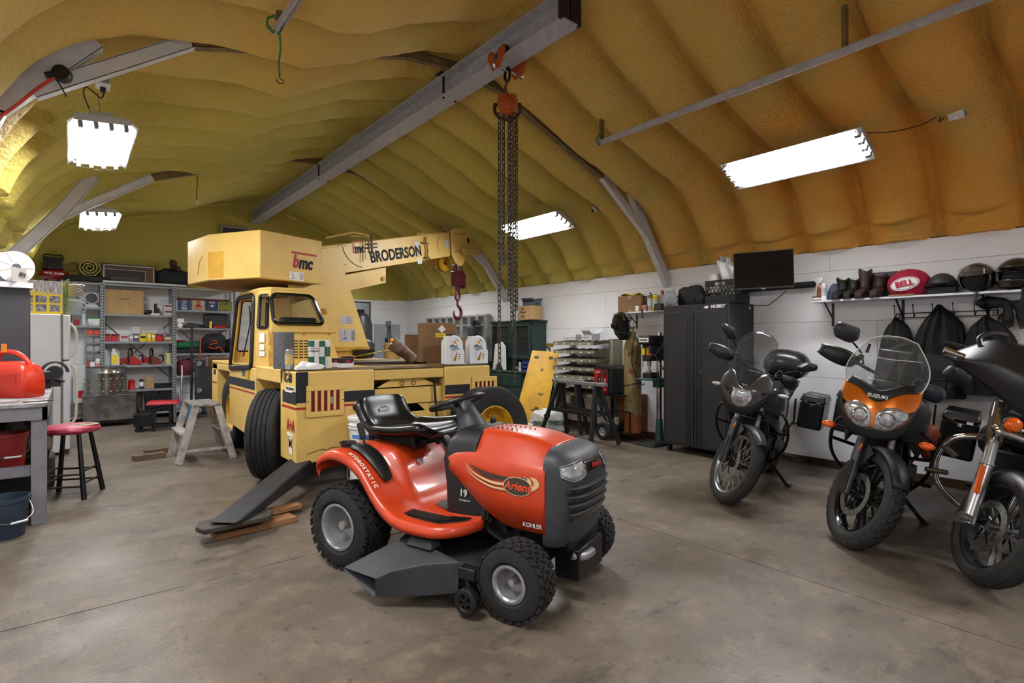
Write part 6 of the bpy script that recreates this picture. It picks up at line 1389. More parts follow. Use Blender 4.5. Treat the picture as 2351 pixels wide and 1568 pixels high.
motorcycle('orange', 'orange faced touring motorcycle with two headlamps and clear windscreen, middle of three', (4.10, 1.36, 0), -172, 9, 38)
motorcycle('cruiser', 'satin black cruiser with chrome forks at the right picture edge', (4.03, .66, 0), -180, 8, 38)
# ================= hoist on the ridge beam =================
hx, hy = 2.93, W(1165, 150, X=2.93).y
ORP = mat('hoist_orange', 'b5501a', .5, var=.35)
t = thing('beam_trolley', 'orange beam trolley riding on the ridge beam above the chain hoist', 'trolley', (hx, hy, 3.80))
for s in (-1, 1):
    g = G(); g.add([V(s*.118, y, z) for y, z in [(-.11, .07), (-.04, .06), (0, .03), (.04, .06), (.11, .07), (.12, .02), (.05, -.10), (-.05, -.10), (-.12, .02)]]+[V(s*.126, y, z) for y, z in [(-.11, .07), (-.04, .06), (0, .03), (.04, .06), (.11, .07), (.12, .02), (.05, -.10), (-.05, -.10), (-.12, .02)]], [tuple(range(9)), tuple(range(17, 8, -1))]+[(j, j+9, (j+1) % 9+9, (j+1) % 9) for j in range(9)])
    sp_ = g.build('side_plate', ORP, t)
    for y in (-.085, .085): g = G(); g.cyl((s*.075, y, .047), (s*.118, y, .047), .034, n=16); g.build('roller', BKM, sp_)
    if s < 0:
        g = G(); g.box(-.1275, -.1265, -.03, .03, -.02, .03); g.build('badge', mat('badge_blue', '2b4384', .5), sp_)
g = G(); g.cyl((-.17, 0, -.075), (.17, 0, -.075), .013, n=12)
for x in (-.16, -.135, .135, .16): g.cyl((x-.008, 0, -.075), (x+.008, 0, -.075), .022, n=6)
g.build('spindle', CHR, t)
g = G(); g.tube([(-.0, .035*math.cos(a), -.11+.06*math.sin(a)) for a in [k*.524 for k in range(12)]], .012, 8, closed=True); g.build('shackle', BKM, t)
CHN = mat('chain_steel', '5b5650', .45, .6, var=.4, vs=40)
t = thing('chain_hoist', 'rusty orange hand chain hoist with long chains hanging down behind the mower', 'hoist', (hx, hy, 3.80))
g = G(); g.tube([(0, 0, -.17), (0, .03, -.20), (0, .02, -.25), (0, 0, -.27)], .012, 8, 4); g.build('top_hook', mat('hook_rust', '7a3216', .6), t)
g = G(); a0 = V(-.06, 0, -.36); pf = rpoly([V(0, y, z) for y, z in [(-.075, .075), (.075, .075), (.095, 0), (.035, -.10), (-.035, -.10), (-.095, 0)]], .02, 3)
VD = Vector((-.62, -.78, 0)); vr = Vector((VD.y, -VD.x, 0)); c = V(0, 0, -.36)
L3 = [[c+VD*d_+vr*(-p.y)*s_+V(0, 0, p.z*s_) for p in pf] for d_, s_ in ((-.05, .9), (-.04, 1), (.03, 1), (.045, .92))]
g.loft(L3); hb_ = g.build('hoist_body', ORP, t)
g = G(); g.lathe([(.055, .046), (.058, .052), (.05, .056), (.0, .056)], c, VD, 28); g.build('round_cover', mat('hoist_cover', 'a8481e', .5, var=.3), hb_)
g = G(); g.tube([c+VD*.0+vr*y*1.1+V(0, 0, z) for y, z in [(-.095, 0), (-.10, -.07), (-.05, -.13), (.05, -.13), (.10, -.07), (.095, 0)]], .016, 8, 3); g.build('chain_guide', mat('guide_rust', '4c2f24', .6, .3, var=.4), hb_)
def chain(g, x, y, z0, z1, R, r, m=5, n=8, mk=0):
    st = R*2.9-2*r*.9; k = 0; z = z0; sw = .0
    while z > z1:
        chainlink(g, (x+.002*math.sin(k*.7), y+.002*math.cos(k*.5), z), R*.5, r, (0, 0, -1), k % 2, n, m); z -= R*1.16; k += 1
S_ = []
drop = {'load': 2.95, 'hand': 2.55}
for nm, off, z1, R, r in (('load_chain', -.070, -2.72, .026, .0042), ('load_chain', -.035, -1.75, .026, .0042), ('hand_chain', .035, -2.30, .022, .0038), ('hand_chain', .062, -2.78, .024, .0040), ('load_chain', .015, -2.05, .026, .0045), ('hand_chain', .082, -2.15, .020, .0034)):
    g = G(); p = c+vr*(-off)*1.0; chain(g, p.x, p.y, -.46, z1, R*1.5, r*1.15); g.build(nm, CHN, t)
# small fittings on the ceiling
GC = mat('green_cord')
def hungcord(kind, lb, ct, u, vt, vb, Y, m, r=.006, hook=True, tagm=None):
    a = W(u, vt, Y=Y); b = W(u, vb, Y=Y); L_ = a.z-b.z; t = thing(kind, lb, ct, a)
    g = G(); g.tube([(0, 0, .0), (.006, 0, -L_*.3), (-.004, 0, -L_*.6), (0, 0, -L_*.85)], r, 6, 5); g.build('cord', m, t)
    if hook: g = G(); g.tube([(0, 0, -L_*.84), (0, 0, -L_*.9), (.022, 0, -L_*.94), (.018, 0, -L_), (-.012, 0, -L_), (-.02, 0, -L_*.95)], .003, 6, 4); g.build('hook', BKM, t)
    if tagm: g = G(); g.bar((0, 0, -L_*.86), (.01, 0, -L_), .022, .012); g.build('tag', PAPER, t)
    return t
hungcord('bungee_cord', 'green bungee cord with wire hook hanging from the left door track', 'cord', 642, 75, 190, 3.55, GC)
hungcord('pull_cord', 'thin red cord with white tag hanging from the far left ceiling', 'cord', 452, 402, 470, 8.2, mat('cord_red', '7a2a1a', .7), hook=False, tagm=1)
hungcord('pull_cord', 'thin dark cord with white end hanging above the boom', 'cord', 952, 490, 538, 9.2, BKM, .003, hook=False, tagm=1)
hungcord('bungee_cord', 'thin green cord hanging from the end of the right door track', 'cord', 1383, 330, 400, 4.3, GC, .003)
g = G(); g.tube([W(0, 268, Y=4.33), W(40, 240, Y=4.32), W(80, 208, Y=4.32), W(118, 182, Y=4.33), W(140, 172, Y=4.33)], .009, 8, 5); tag(g.build('air_hose', mat('hose_red', 'c23a1a', .4)), 'orange red air hose running along the upper left knee brace', 'hose')
p = W(143, 170, Y=4.33); g = G(); g.lathe([(0, -.03), (.045, -.03), (.05, 0), (.045, .03), (0, .03)], (0, 0, 0), (.3, 1, 0), 18); g.cyl((-.02, 0, 0), (-.08, 0, -.03), .016); tag(g.build('hose_reel', BK, loc=p), 'small black reel at the joint of the upper left braces', 'reel')
g = G(); g.tube([(0, 0, 0), (.03, -.02, -.06), (.05, -.01, -.10)], .004, 6, 3); tag(g.build('hook_cord', BK, loc=W(128, 180, Y=4.30)), 'short black bungee end hanging beside the small reel', 'cord')
def outlet(lb, p, tilt, cordpts, flip=1):
    t = thing('ceiling_outlet', lb, 'outlet', p); t.rotation_euler = (0, math.radians(tilt), 0)
    g = G(); g.box(-.035, .035, -.06, .06, -.0, .045); g.build('metal_box', mat('outlet_grey', '8d8f92', .4, .4), t, bevel=.004)
    g = G(); g.box(-.04, .04, -.05, .05, -.018, 0); o = g.build('cover_plate', WHT, t, bevel=.003)
    g = G(); g.box(-.015, .015, -.018, .018, -.05, -.018); g.build('plug', BK if flip > 0 else WHT, t, bevel=.004)
    g = G(); g.tube(cordpts, .0045, 6, 5); attach(g.build('lamp_cord', BK), t)
outlet('white outlet box on the ceiling above the nearer left shop light', W(236, 195, Y=4.55), 0, [W(240, 205, Y=4.55), W(232, 225, Y=4.6), W(200, 200, Y=4.75), W(192, 215, Y=4.85), W(205, 250, Y=5.0)])
outlet('white outlet box on the orange foam right of the long shop light', W(2195, 262, X=5.42), 35, [W(2168, 270, X=5.42), W(2155, 280, X=5.40), W(2160, 262, X=5.42), W(2120, 285, X=5.42), W(2050, 302, X=5.40), W(1990, 305, X=5.30)], -1)
outlet('small white outlet box beside the farther right shop light', W(1362, 480, X=5.7), 35, [W(1350, 484, X=5.7), W(1330, 493, X=5.65), W(1308, 495, X=5.5)])
# ================= things on the crane deck =================
ZD = 1.127
def deck(kd, lb, ct, u0, u1, vt, vb, d=None, rz=-12, Y=None, **k): return put(kd, lb, ct, u0, u1, vt, vb, rz, d, zb=ZD, Y=Y, **k)
t, w, d, h = deck('air_filter', 'grey perforated cylindrical air filter on the crane deck corner', 'filter', 630, 677, 762, 848, Y=5.16)
t.location.y += .0; fm_ = mat('filter_mesh', '77777a', .45, .6, var=.55, vs=140, lo=.45, hi=.55)
g = G(); g.lathe([(0, 0), (w*.5, 0), (w*.5, h-.02)], n=32); g.build('filter_mesh', fm_, t); g = G(); g.lathe([(w*.5, h-.02), (w*.51, h-.018), (w*.51, h), (w*.4, h), (w*.38, h-.01), (0, h-.01)], n=32); g.build('end_cap', mat('cap_steel', '6f7072', .4, .5), t)
t, w, d, h = deck('spray_can', 'silver spray can with red nozzle in front of the air filter', 'can', 655, 675, 796, 849, Y=5.04); can(t, w/2, h*.93, mat('can_silver', '8b8c8f', .4, .5), mat('can_label', '9a9a9c', .5, col2='c9a63a', vs=20), RED, 1)
for i, (u0, u1, lb, f) in enumerate(((709, 727, 'green and white grease tube, leftmost of the four', 0), (726, 742, 'green and white grease tube, second from the left', 0), (736, 745, 'white grease tube turned to show its small print', 1), (744, 758, 'white and green grease tube, rightmost of the four', 2))):
    t, w, d, h = deck('grease_tube', lb, 'tube', 709+i*12.5, 709+i*12.5+12, 782, 846, Y=5.10+.0*i); w = .055
    GRN = mat('tube_green', '17663f', .4); g = G(); g.cyl((0, 0, 0), (0, 0, h), w*.48, n=20); tb_ = g.build('tube_body', [GRN, PAPER, GRN, PAPER][i], t)
    g = G(); g.lathe([(w*.485, h*.42), (w*.485, h*.78)], n=20, arc=1); g.build('label_band', [PAPER, PAPER, PAPER, GRN][i], tb_)
    if i < 2: txt('X-TRA', .018, (0, -w*.5, h*.62), INK, tb_, bold=.04); txt('LUCAS', .012, (0, -w*.5, h*.72), REDINK, tb_, bold=.03)
    else:
        g = G()
        for k in range(12): g.box(-w*.25, w*.2, -w*.5, -w*.48, h*.1+k*h*.06, h*.1+k*h*.06+.003)
        g.build('small_print', mat('print_grey', '8a8a8c', .6), tb_)
    g = G(); g.cyl((0, 0, h), (0, 0, h+.005), w*.44, n=16); g.build('lid', WHT, t)
t = thing('rag', 'crumpled white rag on the front edge of the crane deck', 'rag', (1.54+.135, 4.87+.09, ZD)); g = G(); blob(g, (0, 0, .01), (.12, .055, .055), 3, .22, 2.4, flat=0); g.build('rag_cloth', mat('rag_white', 'e4e4e4', .8), t)
for lb, x, y, z, rz, hh in (('black and red filter box at the back left of the three', 775, 5.30, 0, -20, .085), ('black and red filter box stacked behind, top edge visible', 797, 5.36, 0, -8, .10), ('white black and red filter box in front, nearest the deck edge', 792, 5.10, 0, 12, .085)):
    p = W(x, 845, Y=y); t = thing('filter_box', lb, 'box', (p.x, y, ZD), rz, 'filter boxes on the crane deck'); g = G(); g.box(-.055, .055, -.05, .05, 0, hh*.5); g.mi(1).box(-.055, .055, -.05, .05, hh*.5, hh); fb = g.build('box_body', [PAPER, mat('box_black', '1d1618', .5)], t, bevel=.002)
    g = G(); g.box(-.03, .03, -.0512, -.05, hh*.6, hh*.82); g.build('red_logo', mat('logo_red', 'b01c30', .5), fb)
t = thing('stove_pipe', 'rusty tilted pipe stub with bright rim, lying on the deck before the cardboard', 'pipe', (1.54+1.42, 4.87+.42, ZD)); t.rotation_euler = (0, math.radians(-52), math.radians(-28))
g = G(); g.lathe([(.055, -.0), (.078, .30), (.080, .305), (.076, .305), (.052, .01), (0, .01)], (.03, 0, .04), (0, 0, 1), 30); g.build('pipe_body', mat('pipe_rust', '8f7a62', .7, col2='4a2c18', vs=7), t)
g = G(); g.tube([(.03+.079*math.cos(k*.21), .079*math.sin(k*.21), .345) for k in range(30)], .003, 5, closed=True); g.build('pipe_rim', CHR, t)
OILW = mat('jug_white', 'dfe2e6', .35)
for i, (u0, u1) in enumerate(((1020, 1070), (1076, 1124))):
    t, w, d, h = deck('oil_jug', ('white motor oil jug, left one of the two on the crane tail', 'white motor oil jug, right one of the two, behind the hoist chains')[i], 'jug', u0, u1, 764, 838, .12, rz=-8, Y=4.97, group='motor oil jugs'); t.location.z = ZD
    w = .235; h = .335; jb = jug(t, w, .12, h, OILW)
    y = -.0615
    g = G(); g.lathe([(0, .0), (.016, .001)], (-.005, y-.001, h*.735), (0, -1, 0), 16); g.build('orange_emblem', mat('shell_orange', 'e08a10', .4), jb)
    txt('Shell', .016, (-.035, y, h*.64), REDINK, jb, bold=.03); txt('ROTELLA', .026, (-.02, y, h*.59), INK, jb, bold=.04, sx=.85, shear=.15)
    g = G(); g.box(-.065, .05, y-.0006, y, h*.49, h*.545); lb_ = g.build('blue_band', mat('band_blue', '5f8fae', .5), jb); txt('T4', .02, (-.052, y-.001, h*.518), PAPER, lb_, bold=.04)
    txt('15W-40', .014, (-.02, y, h*.455), INK, jb, bold=.02)
    g = G()
    for k in range(6): g.box(-.065, -.02, y-.0005, y, h*(.38-.03*k), h*(.385-.03*k))
    g.build('small_print', mat('print_grey'), jb)
    for (a0, b0, a1, b1, c_) in ((-.03, -.012, .022, .024, 'b8861c'), (-.012, .0, .024, .026, '3c3a1c'), (.0, .012, .026, .03, 'c9a21c')):
        g = G(); g.add([V(a0, y-.0008, h*.12), V(b0, y-.0008, h*.12), V(b1, y-.0008, h*.42), V(a1, y-.0008, h*.42)], [(0, 1, 2, 3)]); g.build('road_stripe', mat('road'+c_, c_, .5), jb)
    g = G(); g.bar((.03, y-.0005, h*.56), (.018, y-.0005, h*.72), .006, .001, up=(0, 1, 0)); g.build('yellow_swoosh', mat('swoosh', 'b9c02c', .5), jb)
    for k in range(3): g = G(); g.ell((.05, y-.0005, h*(.33-.07*k)), (.011, .001, .006), 8, 4); g.build('pictogram', INK, jb)
def dbox(lb, u0, u1, vt, d, Y, rz, lab=None):
    t, w, d, h = deck('cardboard_box', lb, 'box', u0, u1, vt, 830, d, rz=rz, Y=Y); h = W((u0+u1)/2, vt, Y=Y).z-ZD; o = carton(t, w, d, h, tape=False)
    g = G(); g.box(-.001, .001, -d/2-.001, -d/2, 0, h); g.build('fold_line', mat('fold_brown', '5f4630', .8), o)
    if lab:
        g = G(); g.add([V(.03, -d/2-.0015, h-.02), V(.08, -d/2-.0015, h-.07), V(.03, -d/2-.0015, h-.12), V(-.02, -d/2-.0015, h-.07)], [(0, 1, 2, 3)]); g.build('diamond_label', PAPER, o); g = G(); g.box(-.05, .08, -d/2-.0016, -d/2, h-.17, h-.12); yl = g.build('yellow_label', YEL, o); txt('REFRIGERANT', .012, (.015, -d/2-.0025, h-.145), INK, yl)
    return t
dbox('flat brown cardboard carton, small one behind the rusty pipe', 933, 966, 768, .06, 6.05, -18)
dbox('tall brown cardboard carton with white diamond label on the crane deck', 975, 1043, 742, .22, 5.62, -14, 1)
t = thing('cardboard_box', 'brown carton with red print behind the two white oil jugs', 'box', (3.52, 5.35, ZD), -20); o = carton(t, .22, .2, .30); 
g = G(); g.box(-.06, .02, -.1015, -.1, .12, .2); g.build('print_label', PAPER, o); g = G(); g.box(-.03, .0, -.102, -.1015, .16, .19); g.build('red_mark', RED, o)
t = thing('rubbish_bag', 'black plastic bag heaped on the crane deck behind the turret base', 'bag', (1.54+1.78, 4.87+3.1, ZD)); g = G(); blob(g, (0, 0, .12), (.36, .28, .24), 3, .16, 2.2, flat=0); g.build('bag_body', mat('bag_black', '151517', .4, bump=.4, bs=15), t)
g = G(); g.tube([(1.54+1.0, 4.87+1.6, ZD+.02), (1.54+1.3, 4.87+1.35, ZD+.10), (1.54+1.65, 4.87+1.5, ZD+.13), (1.54+1.95, 4.87+1.3, ZD+.06)], .008, 8, 6); tag(g.build('yellow_cable', mat('cable_yellow', 'a3962c', .5)), 'yellow cable arching over the crane deck before the black bag', 'cable')
for y, lb in ((.62, 'long thin rod lying across the crane deck, nearest the tail'), (.85, 'brown flat bar lying on the crane deck behind the rod')):
    g = G(); g.bar((1.54+.82, 4.87+y+.1, ZD+.012), (1.54+1.6, 4.87+y-.12, ZD+.012), .03, .02); tag(g.build('metal_bar', RUST), lb, 'bar')
# white pail behind the tractor
def pail(lb, x, y, z, r=.15, h=.36, lid=True):
    t = thing('plastic_pail', lb, 'bucket', (x, y, z), -30, 'white plastic pails')
    g = G(); pr = [(0, 0), (r*.88, 0), (r*.9, .01), (r*.955, h*.70), (r*1.05, h*.705), (r*1.05, h*.725), (r*.96, h*.73), (r*.97, h*.78), (r*1.06, h*.785), (r*1.06, h*.80), (r*.97, h*.81), (r*.98, h*.90)]
    g.lathe(pr+([(r*1.06, h*.905), (r*1.08, h*.93), (r*1.08, h*.985), (r*1.03, h), (r*.96, h*.985), (0, h*.98)] if lid else [(r*1.06, h*.9), (r*1.06, h), (r, h), (r*.9, .02), (0, .02)]), n=36); b = g.build('pail_body', WHT, t)
    g = G(); g.tube([(-r*1.02, 0, h*.75), (-r*1.0, -r*.6, h*.5), (-r*.5, -r*1.05, h*.3), (r*.1, -r*1.1, h*.25), (r*.7, -r*.9, h*.35), (r*1.02, 0, h*.75)], .003, 6, 5); g.build('wire_handle', STL, t)
    return t, b
t, b = pail('white plastic pail with blue and white label, topmost of the stacked pails', 2.08, 4.62, .35)
g = G(); g.lathe([(.1445, .08), (.1465, .20)], n=40, arc=.3); lb_ = g.build('paper_label', PAPER, b); lb_.rotation_euler = (0, 0, math.radians(-120)); g = G(); g.lathe([(.147, .17), (.1475, .205)], n=40, arc=.3); q_ = g.build('blue_label', mat('label_blue', '4a78b8', .5), b); q_.rotation_euler = (0, 0, math.radians(-120))
txt('CERTIFIED', .022, (0, -.1505, .168), INK, b, bold=.03)
pail('lower white plastic pail under the labelled one, behind the tractor fender', 2.08, 4.62, .0, h=.348)
# ================= back right work area =================
def RX_(kd, lb, ct, u0, u1, vt, vb, d, X, zb=None, **k): return put(kd, lb, ct, u0, u1, vt, vb, -90, d, zb=zb, X=X, **k)
# green hutch
DG = mat('hutch_green', '1f3a34', .5, var=.2)
t = thing('hutch', 'dark green painted hutch with glass doors against the right wall', 'hutch', (6.22, 7.45, 0), -90)
g = G(); w = 1.15; g.box(-w/2, w/2, -.12, .20, .86+.2, 1.74); g.box(-w/2-.03, w/2+.03, -.14, .21, 1.72, 1.75); g.box(-w/2, w/2, -.02, .20, .88, 1.06).box(-w/2, -w/2+.03, -.12, .2, .86, 1.06).box(w/2-.03, w/2, -.12, .2, .86, 1.06).box(-w/2-.03, w/2+.03, -.36, .21, .84, .87).box(-w/2, w/2, -.34, .20, .06, .84)
hb_ = g.build('hutch_body', DG, t, bevel=.006)
for i in range(2):
    x0 = -w/2+.03+i*(w/2-.02); x1 = x0+w/2-.04; g = G(); z0, z1 = 1.09, 1.70
    holed(g, [V(x0, -.14, z0), V(x1, -.14, z0), V(x1, -.14, z1), V(x0, -.14, z1)], [V(x0+.05, -.14, z0+.05), V(x1-.05, -.14, z0+.05), V(x1-.05, -.14, z1-.05), V(x0+.05, -.14, z1-.05)], .004, (0, .02, 0)); dr = g.build('glass_door', DG, t)
    g = G(); g.add([V(x0+.05, -.128, z0+.05), V(x1-.05, -.128, z0+.05), V(x1-.05, -.128, z1-.05), V(x0+.05, -.128, z1-.05)], [(0, 1, 2, 3)]); g.build('pane', mat('dark_glass', '6a7574', .05, trans=.8, alpha=.35), dr)
    g = G(); g.box(x0+.05, x1-.05, -.1215, -.1205, z0+.05, z1-.05); g.build('dark_interior', mat('interior_dark', '1a1d1c', .8), hb_)
    g = G(); g.ell((x1-.02 if i == 0 else x0+.02, -.155, 1.38), (.012, .012, .012), 10, 6); g.build('knob', mat('brass', 'a58a4a', .3, .8), dr)
    g = G(); g.box(x0+.05, x1-.05, -.127, -.122, 1.375, 1.39); g.build('shelf_edge', DG, dr)
    g = G(); g.box(x1-.004 if i else x0-.004, x1+.004 if i else x0+.004, -.145, -.138, 1.6, 1.64); g.build('hinge', mat('brass'), dr)
    for k in range(2): z = .62-.24*k; g = G(); g.box(x0, x1, -.355, -.34, z, z+.19); dw = g.build('drawer', DG, t, bevel=.004); g = G(); g.ell(((x0+x1)/2, -.365, z+.1), (.014, .014, .014), 10, 6); g.build('knob', mat('knob_dark', '3a3f3c', .4, .4), dw)
for i in range(2): g = G(); g.lathe([(0, 0), (.02, 0), (.022, .05), (.008, .10), (.008, .14), (0, .14)], (.22+.08*i, -.1245, 1.395), n=10); 
def hb_item(kd, lb, ct, x, y, z): return thing(kd, lb, ct, (6.22+y, 7.45-x, z))
for i in range(3):
    t = hb_item('parts_bin', ('lowest', 'middle', 'topmost')[i]+' of the three blue stacking bins on the hutch counter', 'bin', .46, -.13, .872+.062*i); t['group'] = 'blue stacking bins'; t.rotation_euler = (0, 0, math.radians(-90))
    g = G(); g.box(-.055, .055, -.06, .06, 0, .004).box(-.055, -.051, -.06, .06, 0, .055).box(.051, .055, -.06, .06, 0, .055).box(-.055, .055, .056, .06, 0, .055).box(-.055, .055, -.064, -.06, 0, .028); g.build('bin_body', mat('bin_blue', '3d479a', .4), t)
t = hb_item('spray_bottle', 'small white spray bottle on the green hutch counter', 'bottle', .34, -.2, .872); can(t, .022, .15, WHT, mat('blue_print'), WHT, 1)
t = hb_item('hand_tool', 'silver grinder tool lying on the green hutch counter', 'tool', .22, -.16, .872); g = G(); g.tube([(0, -.08, .03), (0, .02, .04), (.02, .10, .05)], [.03, .035, .02], 10, 4); g.build('tool_body', STL, t)
t, w, d, h = RX_('cardboard_box', 'pale cardboard carton with a leaf logo on top of the green hutch', 'box', 1187, 1218, 702, 736, .24, 6.03, zb=1.752); w = .36; t.location.y -= .03; h = .24; o = carton(t, w, d, h, CARDL, tape=False); txt("S'Francis", .045, (-.06, -d/2-.001, h*.55), INK, o, bold=.02); txt('HERB FARM', .018, (-.06, -d/2-.001, h*.33), INK, o, sp=1.3)
g = G()
for s in (-1, 1): g.add([V(-.06+.05*math.cos(math.pi*k/10), -d/2-.001, h*.5+s*(.06+.022*math.sin(math.pi*k/10))) for k in range(11)], [tuple(range(11))])
g.build('leaf_logo', INK, o)
p0 = t.location.copy(); t = thing('cardboard_box', 'dark blue open box on top of the leaf logo carton', 'box', (p0.x+.02, p0.y-.02, 1.994), -80); carton(t, .26, .18, .07, mat('box_navy', '3a3f52', .6), True, tape=False)
t = thing('coiled_wire', 'tangle of black wire left of the leaf logo carton', 'wire', (p0.x, p0.y+.26, 1.752)); g = G()
for k in range(4): g.tube([(.05*math.cos(a+k), .05*math.sin(a+k)*.8, .05+.04*math.sin(a*2+k)+.012*k) for a in [j*.6 for j in range(11)]], .005, 5, closed=True)
g.build('wire_coil', BK, t)
# yellow steel plate
t = thing('steel_plate', 'scuffed yellow steel panel with two slots leaning by the sawhorses', 'panel', (5.66, 6.45, 0))
YS = mat('plate_yellow', 'd9a813', .45, col2='b8891c', vs=3); speck(YS, '4a3a2a', 6, .63)
bl = W(1213, 985, Z=.03)
pts = [(1222, 804), (1284, 808), (1272, 868), (1250, 975), (1248, 983), (1220, 984), (1190, 926)]
def plt(u, v):  # vertical position along the leaning panel sets its distance
    k = (v-985)/(805-985); return PD(u, v, 8.25+.55*k)-t.location
P0_ = [plt(u, v) for u, v in pts]; nrm = (P0_[1]-P0_[0]).cross(P0_[3]-P0_[0]).normalized()
if nrm.y > 0: nrm = -nrm
g = G(); g.loft([[p for p in P0_], [p-nrm*.03 for p in P0_]]); yp = g.build('panel_sheet', YS, t, bevel=.004)
for (u, v, w_) in ((1232, 820, 10), (1265, 822, 9)):
    q = [plt(u-w_/2, v-2.5)+nrm*.012, plt(u+w_/2, v-2.5)+nrm*.012, plt(u+w_/2, v+2.5)+nrm*.012, plt(u-w_/2, v+2.5)+nrm*.012]; g = G(); g.add(rpoly(q, .012, 3), [tuple(range(16))]); g.build('slot', BK, yp)
# tiered parts rack
OLV = mat('rack_olive', '7e7f6a', .55, var=.3, vs=9)
t = thing('parts_rack', 'olive metal rack of six tilted parts trays against the wall', 'rack', (6.12, 5.72, 0), -90)
g = G(); g.box(.42, .50, .10, .36, .25, 1.42).box(-.5, -.44, .2, .36, .25, 1.40).box(-.5, .5, .34, .36, .3, 1.36); g.build('rack_frame', mat('rack_post', '9a9b86', .5, var=.2), t, bevel=.004)
for k in range(7):
    z = 1.34-.128*k; g = G(); y0, y1 = -.20+.015*(k % 3), .22
    A_ = [V(-.46, y0, z-.0), V(.40, y0, z), V(.46, y1, z+.05), V(-.40, y1, z+.05)]
    g.loft([[p-V(0, 0, .015) for p in A_], [p for p in A_]]); g.bar(A_[0]+V(0, 0, .01), A_[1]+V(0, 0, .01), .012, .05); g.bar(A_[1]+V(0, 0, .01), A_[2]+V(0, 0, .0), .01, .05); g.bar(A_[0]+V(0, 0, .01), A_[3], .01, .05)
    for j in range(1, 6): x = -.46+.86*j/6; g.bar((x, y0, z+.005), (x, y1, z+.05), .004, .03)
    tr = g.build('parts_tray', OLV, t); g = G(); rr = random.Random(k)
    if k:
        for j in range(40): x = rr.uniform(-.42, .38); y = rr.uniform(y0+.03, y1-.02); g.cbox((x, y, z+.012+.1*(y-y0)), (rr.uniform(.015, .06), rr.uniform(.01, .03), rr.uniform(.01, .03)), rz=rr.uniform(0, 3))
        tag(g.build('small_hardware', mat('hardware', '6f695e', .5, .5, col2='3a342c', vs=30), tr), kind='stuff')
    g = G()
    for j in range(5): x = -.38+.17*j; g.box(x-.018, x+.018, y0-.0075, y0-.0065, z-.004, z+.012)
    g.build('tray_label', PAPER, tr)
for lb, x, y, rz, w, hh in (('white cardboard box, left one on top of the tray rack', -.22, .02, 8, .19, .09), ('white open cardboard box, right one on top of the tray rack', .14, .04, -16, .24, .10)):
    q = thing('parts_box', lb, 'box', (6.0+y, 6.05-x, 1.372), -90+rz); q.location = (6.12+y, 5.72-x, 1.40); carton(q, w, .15, hh, mat('white_card', 'c3c4c8', .7), hh > .095, tape=False)
g = G(); g.cyl((5.98, 6.0, 1.43), (6.1, 5.5, 1.45), .006, n=8); tag(g.build('welding_rod', STL), 'thin steel rod sticking out from the top of the tray rack', 'rod')
# brass regulator behind the plate
t = thing('gas_regulator', 'brass gas regulator with two gauges above the yellow panel', 'regulator', W(1262, 800, X=6.1)-V(0, 0, .0), -90); t.location.z = 1.30
for x in (-.03, .035): g = G(); g.cyl((x, -.02, .02), (x, .02, .02), .032, n=18); g.build('gauge', mat('brass'), t)
g = G(); g.tube([(-.10, 0, .0), (-.05, 0, -.03), (.0, 0, -.05), (0, 0, -.30)], .014, 8, 3); g.cyl((-.12, 0, -.0), (-.10, 0, .0), .02); g.cyl((0, 0, -1.3), (0, 0, -.25), .07, n=18); g.build('valve', mat('valve_dark', '3d3222', .5, .4), t)
# sawhorses
SH = mat('sawhorse_black', '202022', .5); 
def sawhorse(lb, A, B, z=.83, spread=.24):
    A = Vector((*A, 0)); B = Vector((*B, 0)); c = (A+B)/2; t = thing('sawhorse', lb, 'sawhorse', c, math.degrees(math.atan2(B.y-A.y, B.x-A.x)), 'folding sawhorses'); L_ = (B-A).length
    g = G(); g.box(-L_/2-.06, L_/2+.06, -.035, .035, z-.045, z); g.build('top_rail', mat('galv_top', '9c9ea2', .45, .5, var=.35, vs=25), t, bevel=.005)
    for sx in (-1, 1):
        for sy in (-1, 1): g = G(); g.bar((sx*(L_/2-.10), sy*.03, z-.04), (sx*(L_/2+.05), sy*spread, .0+.012), .06, .035, up=(1, 0, 0)); g.build('leg', SH, t, bevel=.003)
        g = G(); g.bar((sx*(L_/2-.05), -spread*.58, z*.48), (sx*(L_/2-.05), spread*.58, z*.48), .05, .02); g.build('leg_brace', SH, t)
    g = G()
    for sy in (-1, 1): g.bar((-(L_/2-.06), sy*spread*.55, z*.50), (L_/2-.06, sy*spread*.55, z*.50), .02, .05)
    g.build('side_rail', SH, t)
    return t
sawhorse('black sawhorse nearer to the cabinet, in front of the red welder', (5.50, 5.68), (5.42, 4.72), spread=.26)
sawhorse('second black sawhorse behind the first, next to the yellow panel', (5.86, 6.0), (5.86, 5.5), z=.82, spread=.07)
# feed sack
t = thing('plastic_sack', 'crumpled white plastic sack with green print on the floor by the yellow panel', 'sack', (5.60, 5.95, 0), -50)
g = G(); blob(g, (0, 0, .14), (.27, .17, .22), 2, .17, 2.3, flat=.0); g.ell((-.27, -.06, .12), (.12, .06, .03), 12, 8); sk = g.build('sack_body', mat('sack_white', 'c9ccc9', .5, bump=.5, bs=9), t)
txt('SWEETFEED', .085, (.02, -.185, .17), mat('print_green', '1c4a34', .6), sk, (1, 0, .05), (0, .3, 1), bold=.04); 
g = G(); g.ell((.0, -.165, .28), (.05, .02, .035), 12, 6); g.build('leaf_print', mat('print_green'), sk)
g = G(); rr = random.Random(5)
for k in range(380): x = rr.gauss(5.35, .28); y = rr.gauss(5.75, .35); g.cbox((x, y, .004), (rr.uniform(.006, .02), .004, .003), rz=rr.uniform(0, 3))
tag(g.build('straw_litter', mat('straw', '8f7a4c', .9)), 'straw and sawdust scattered on the floor around the sack', 'litter', kind='stuff')
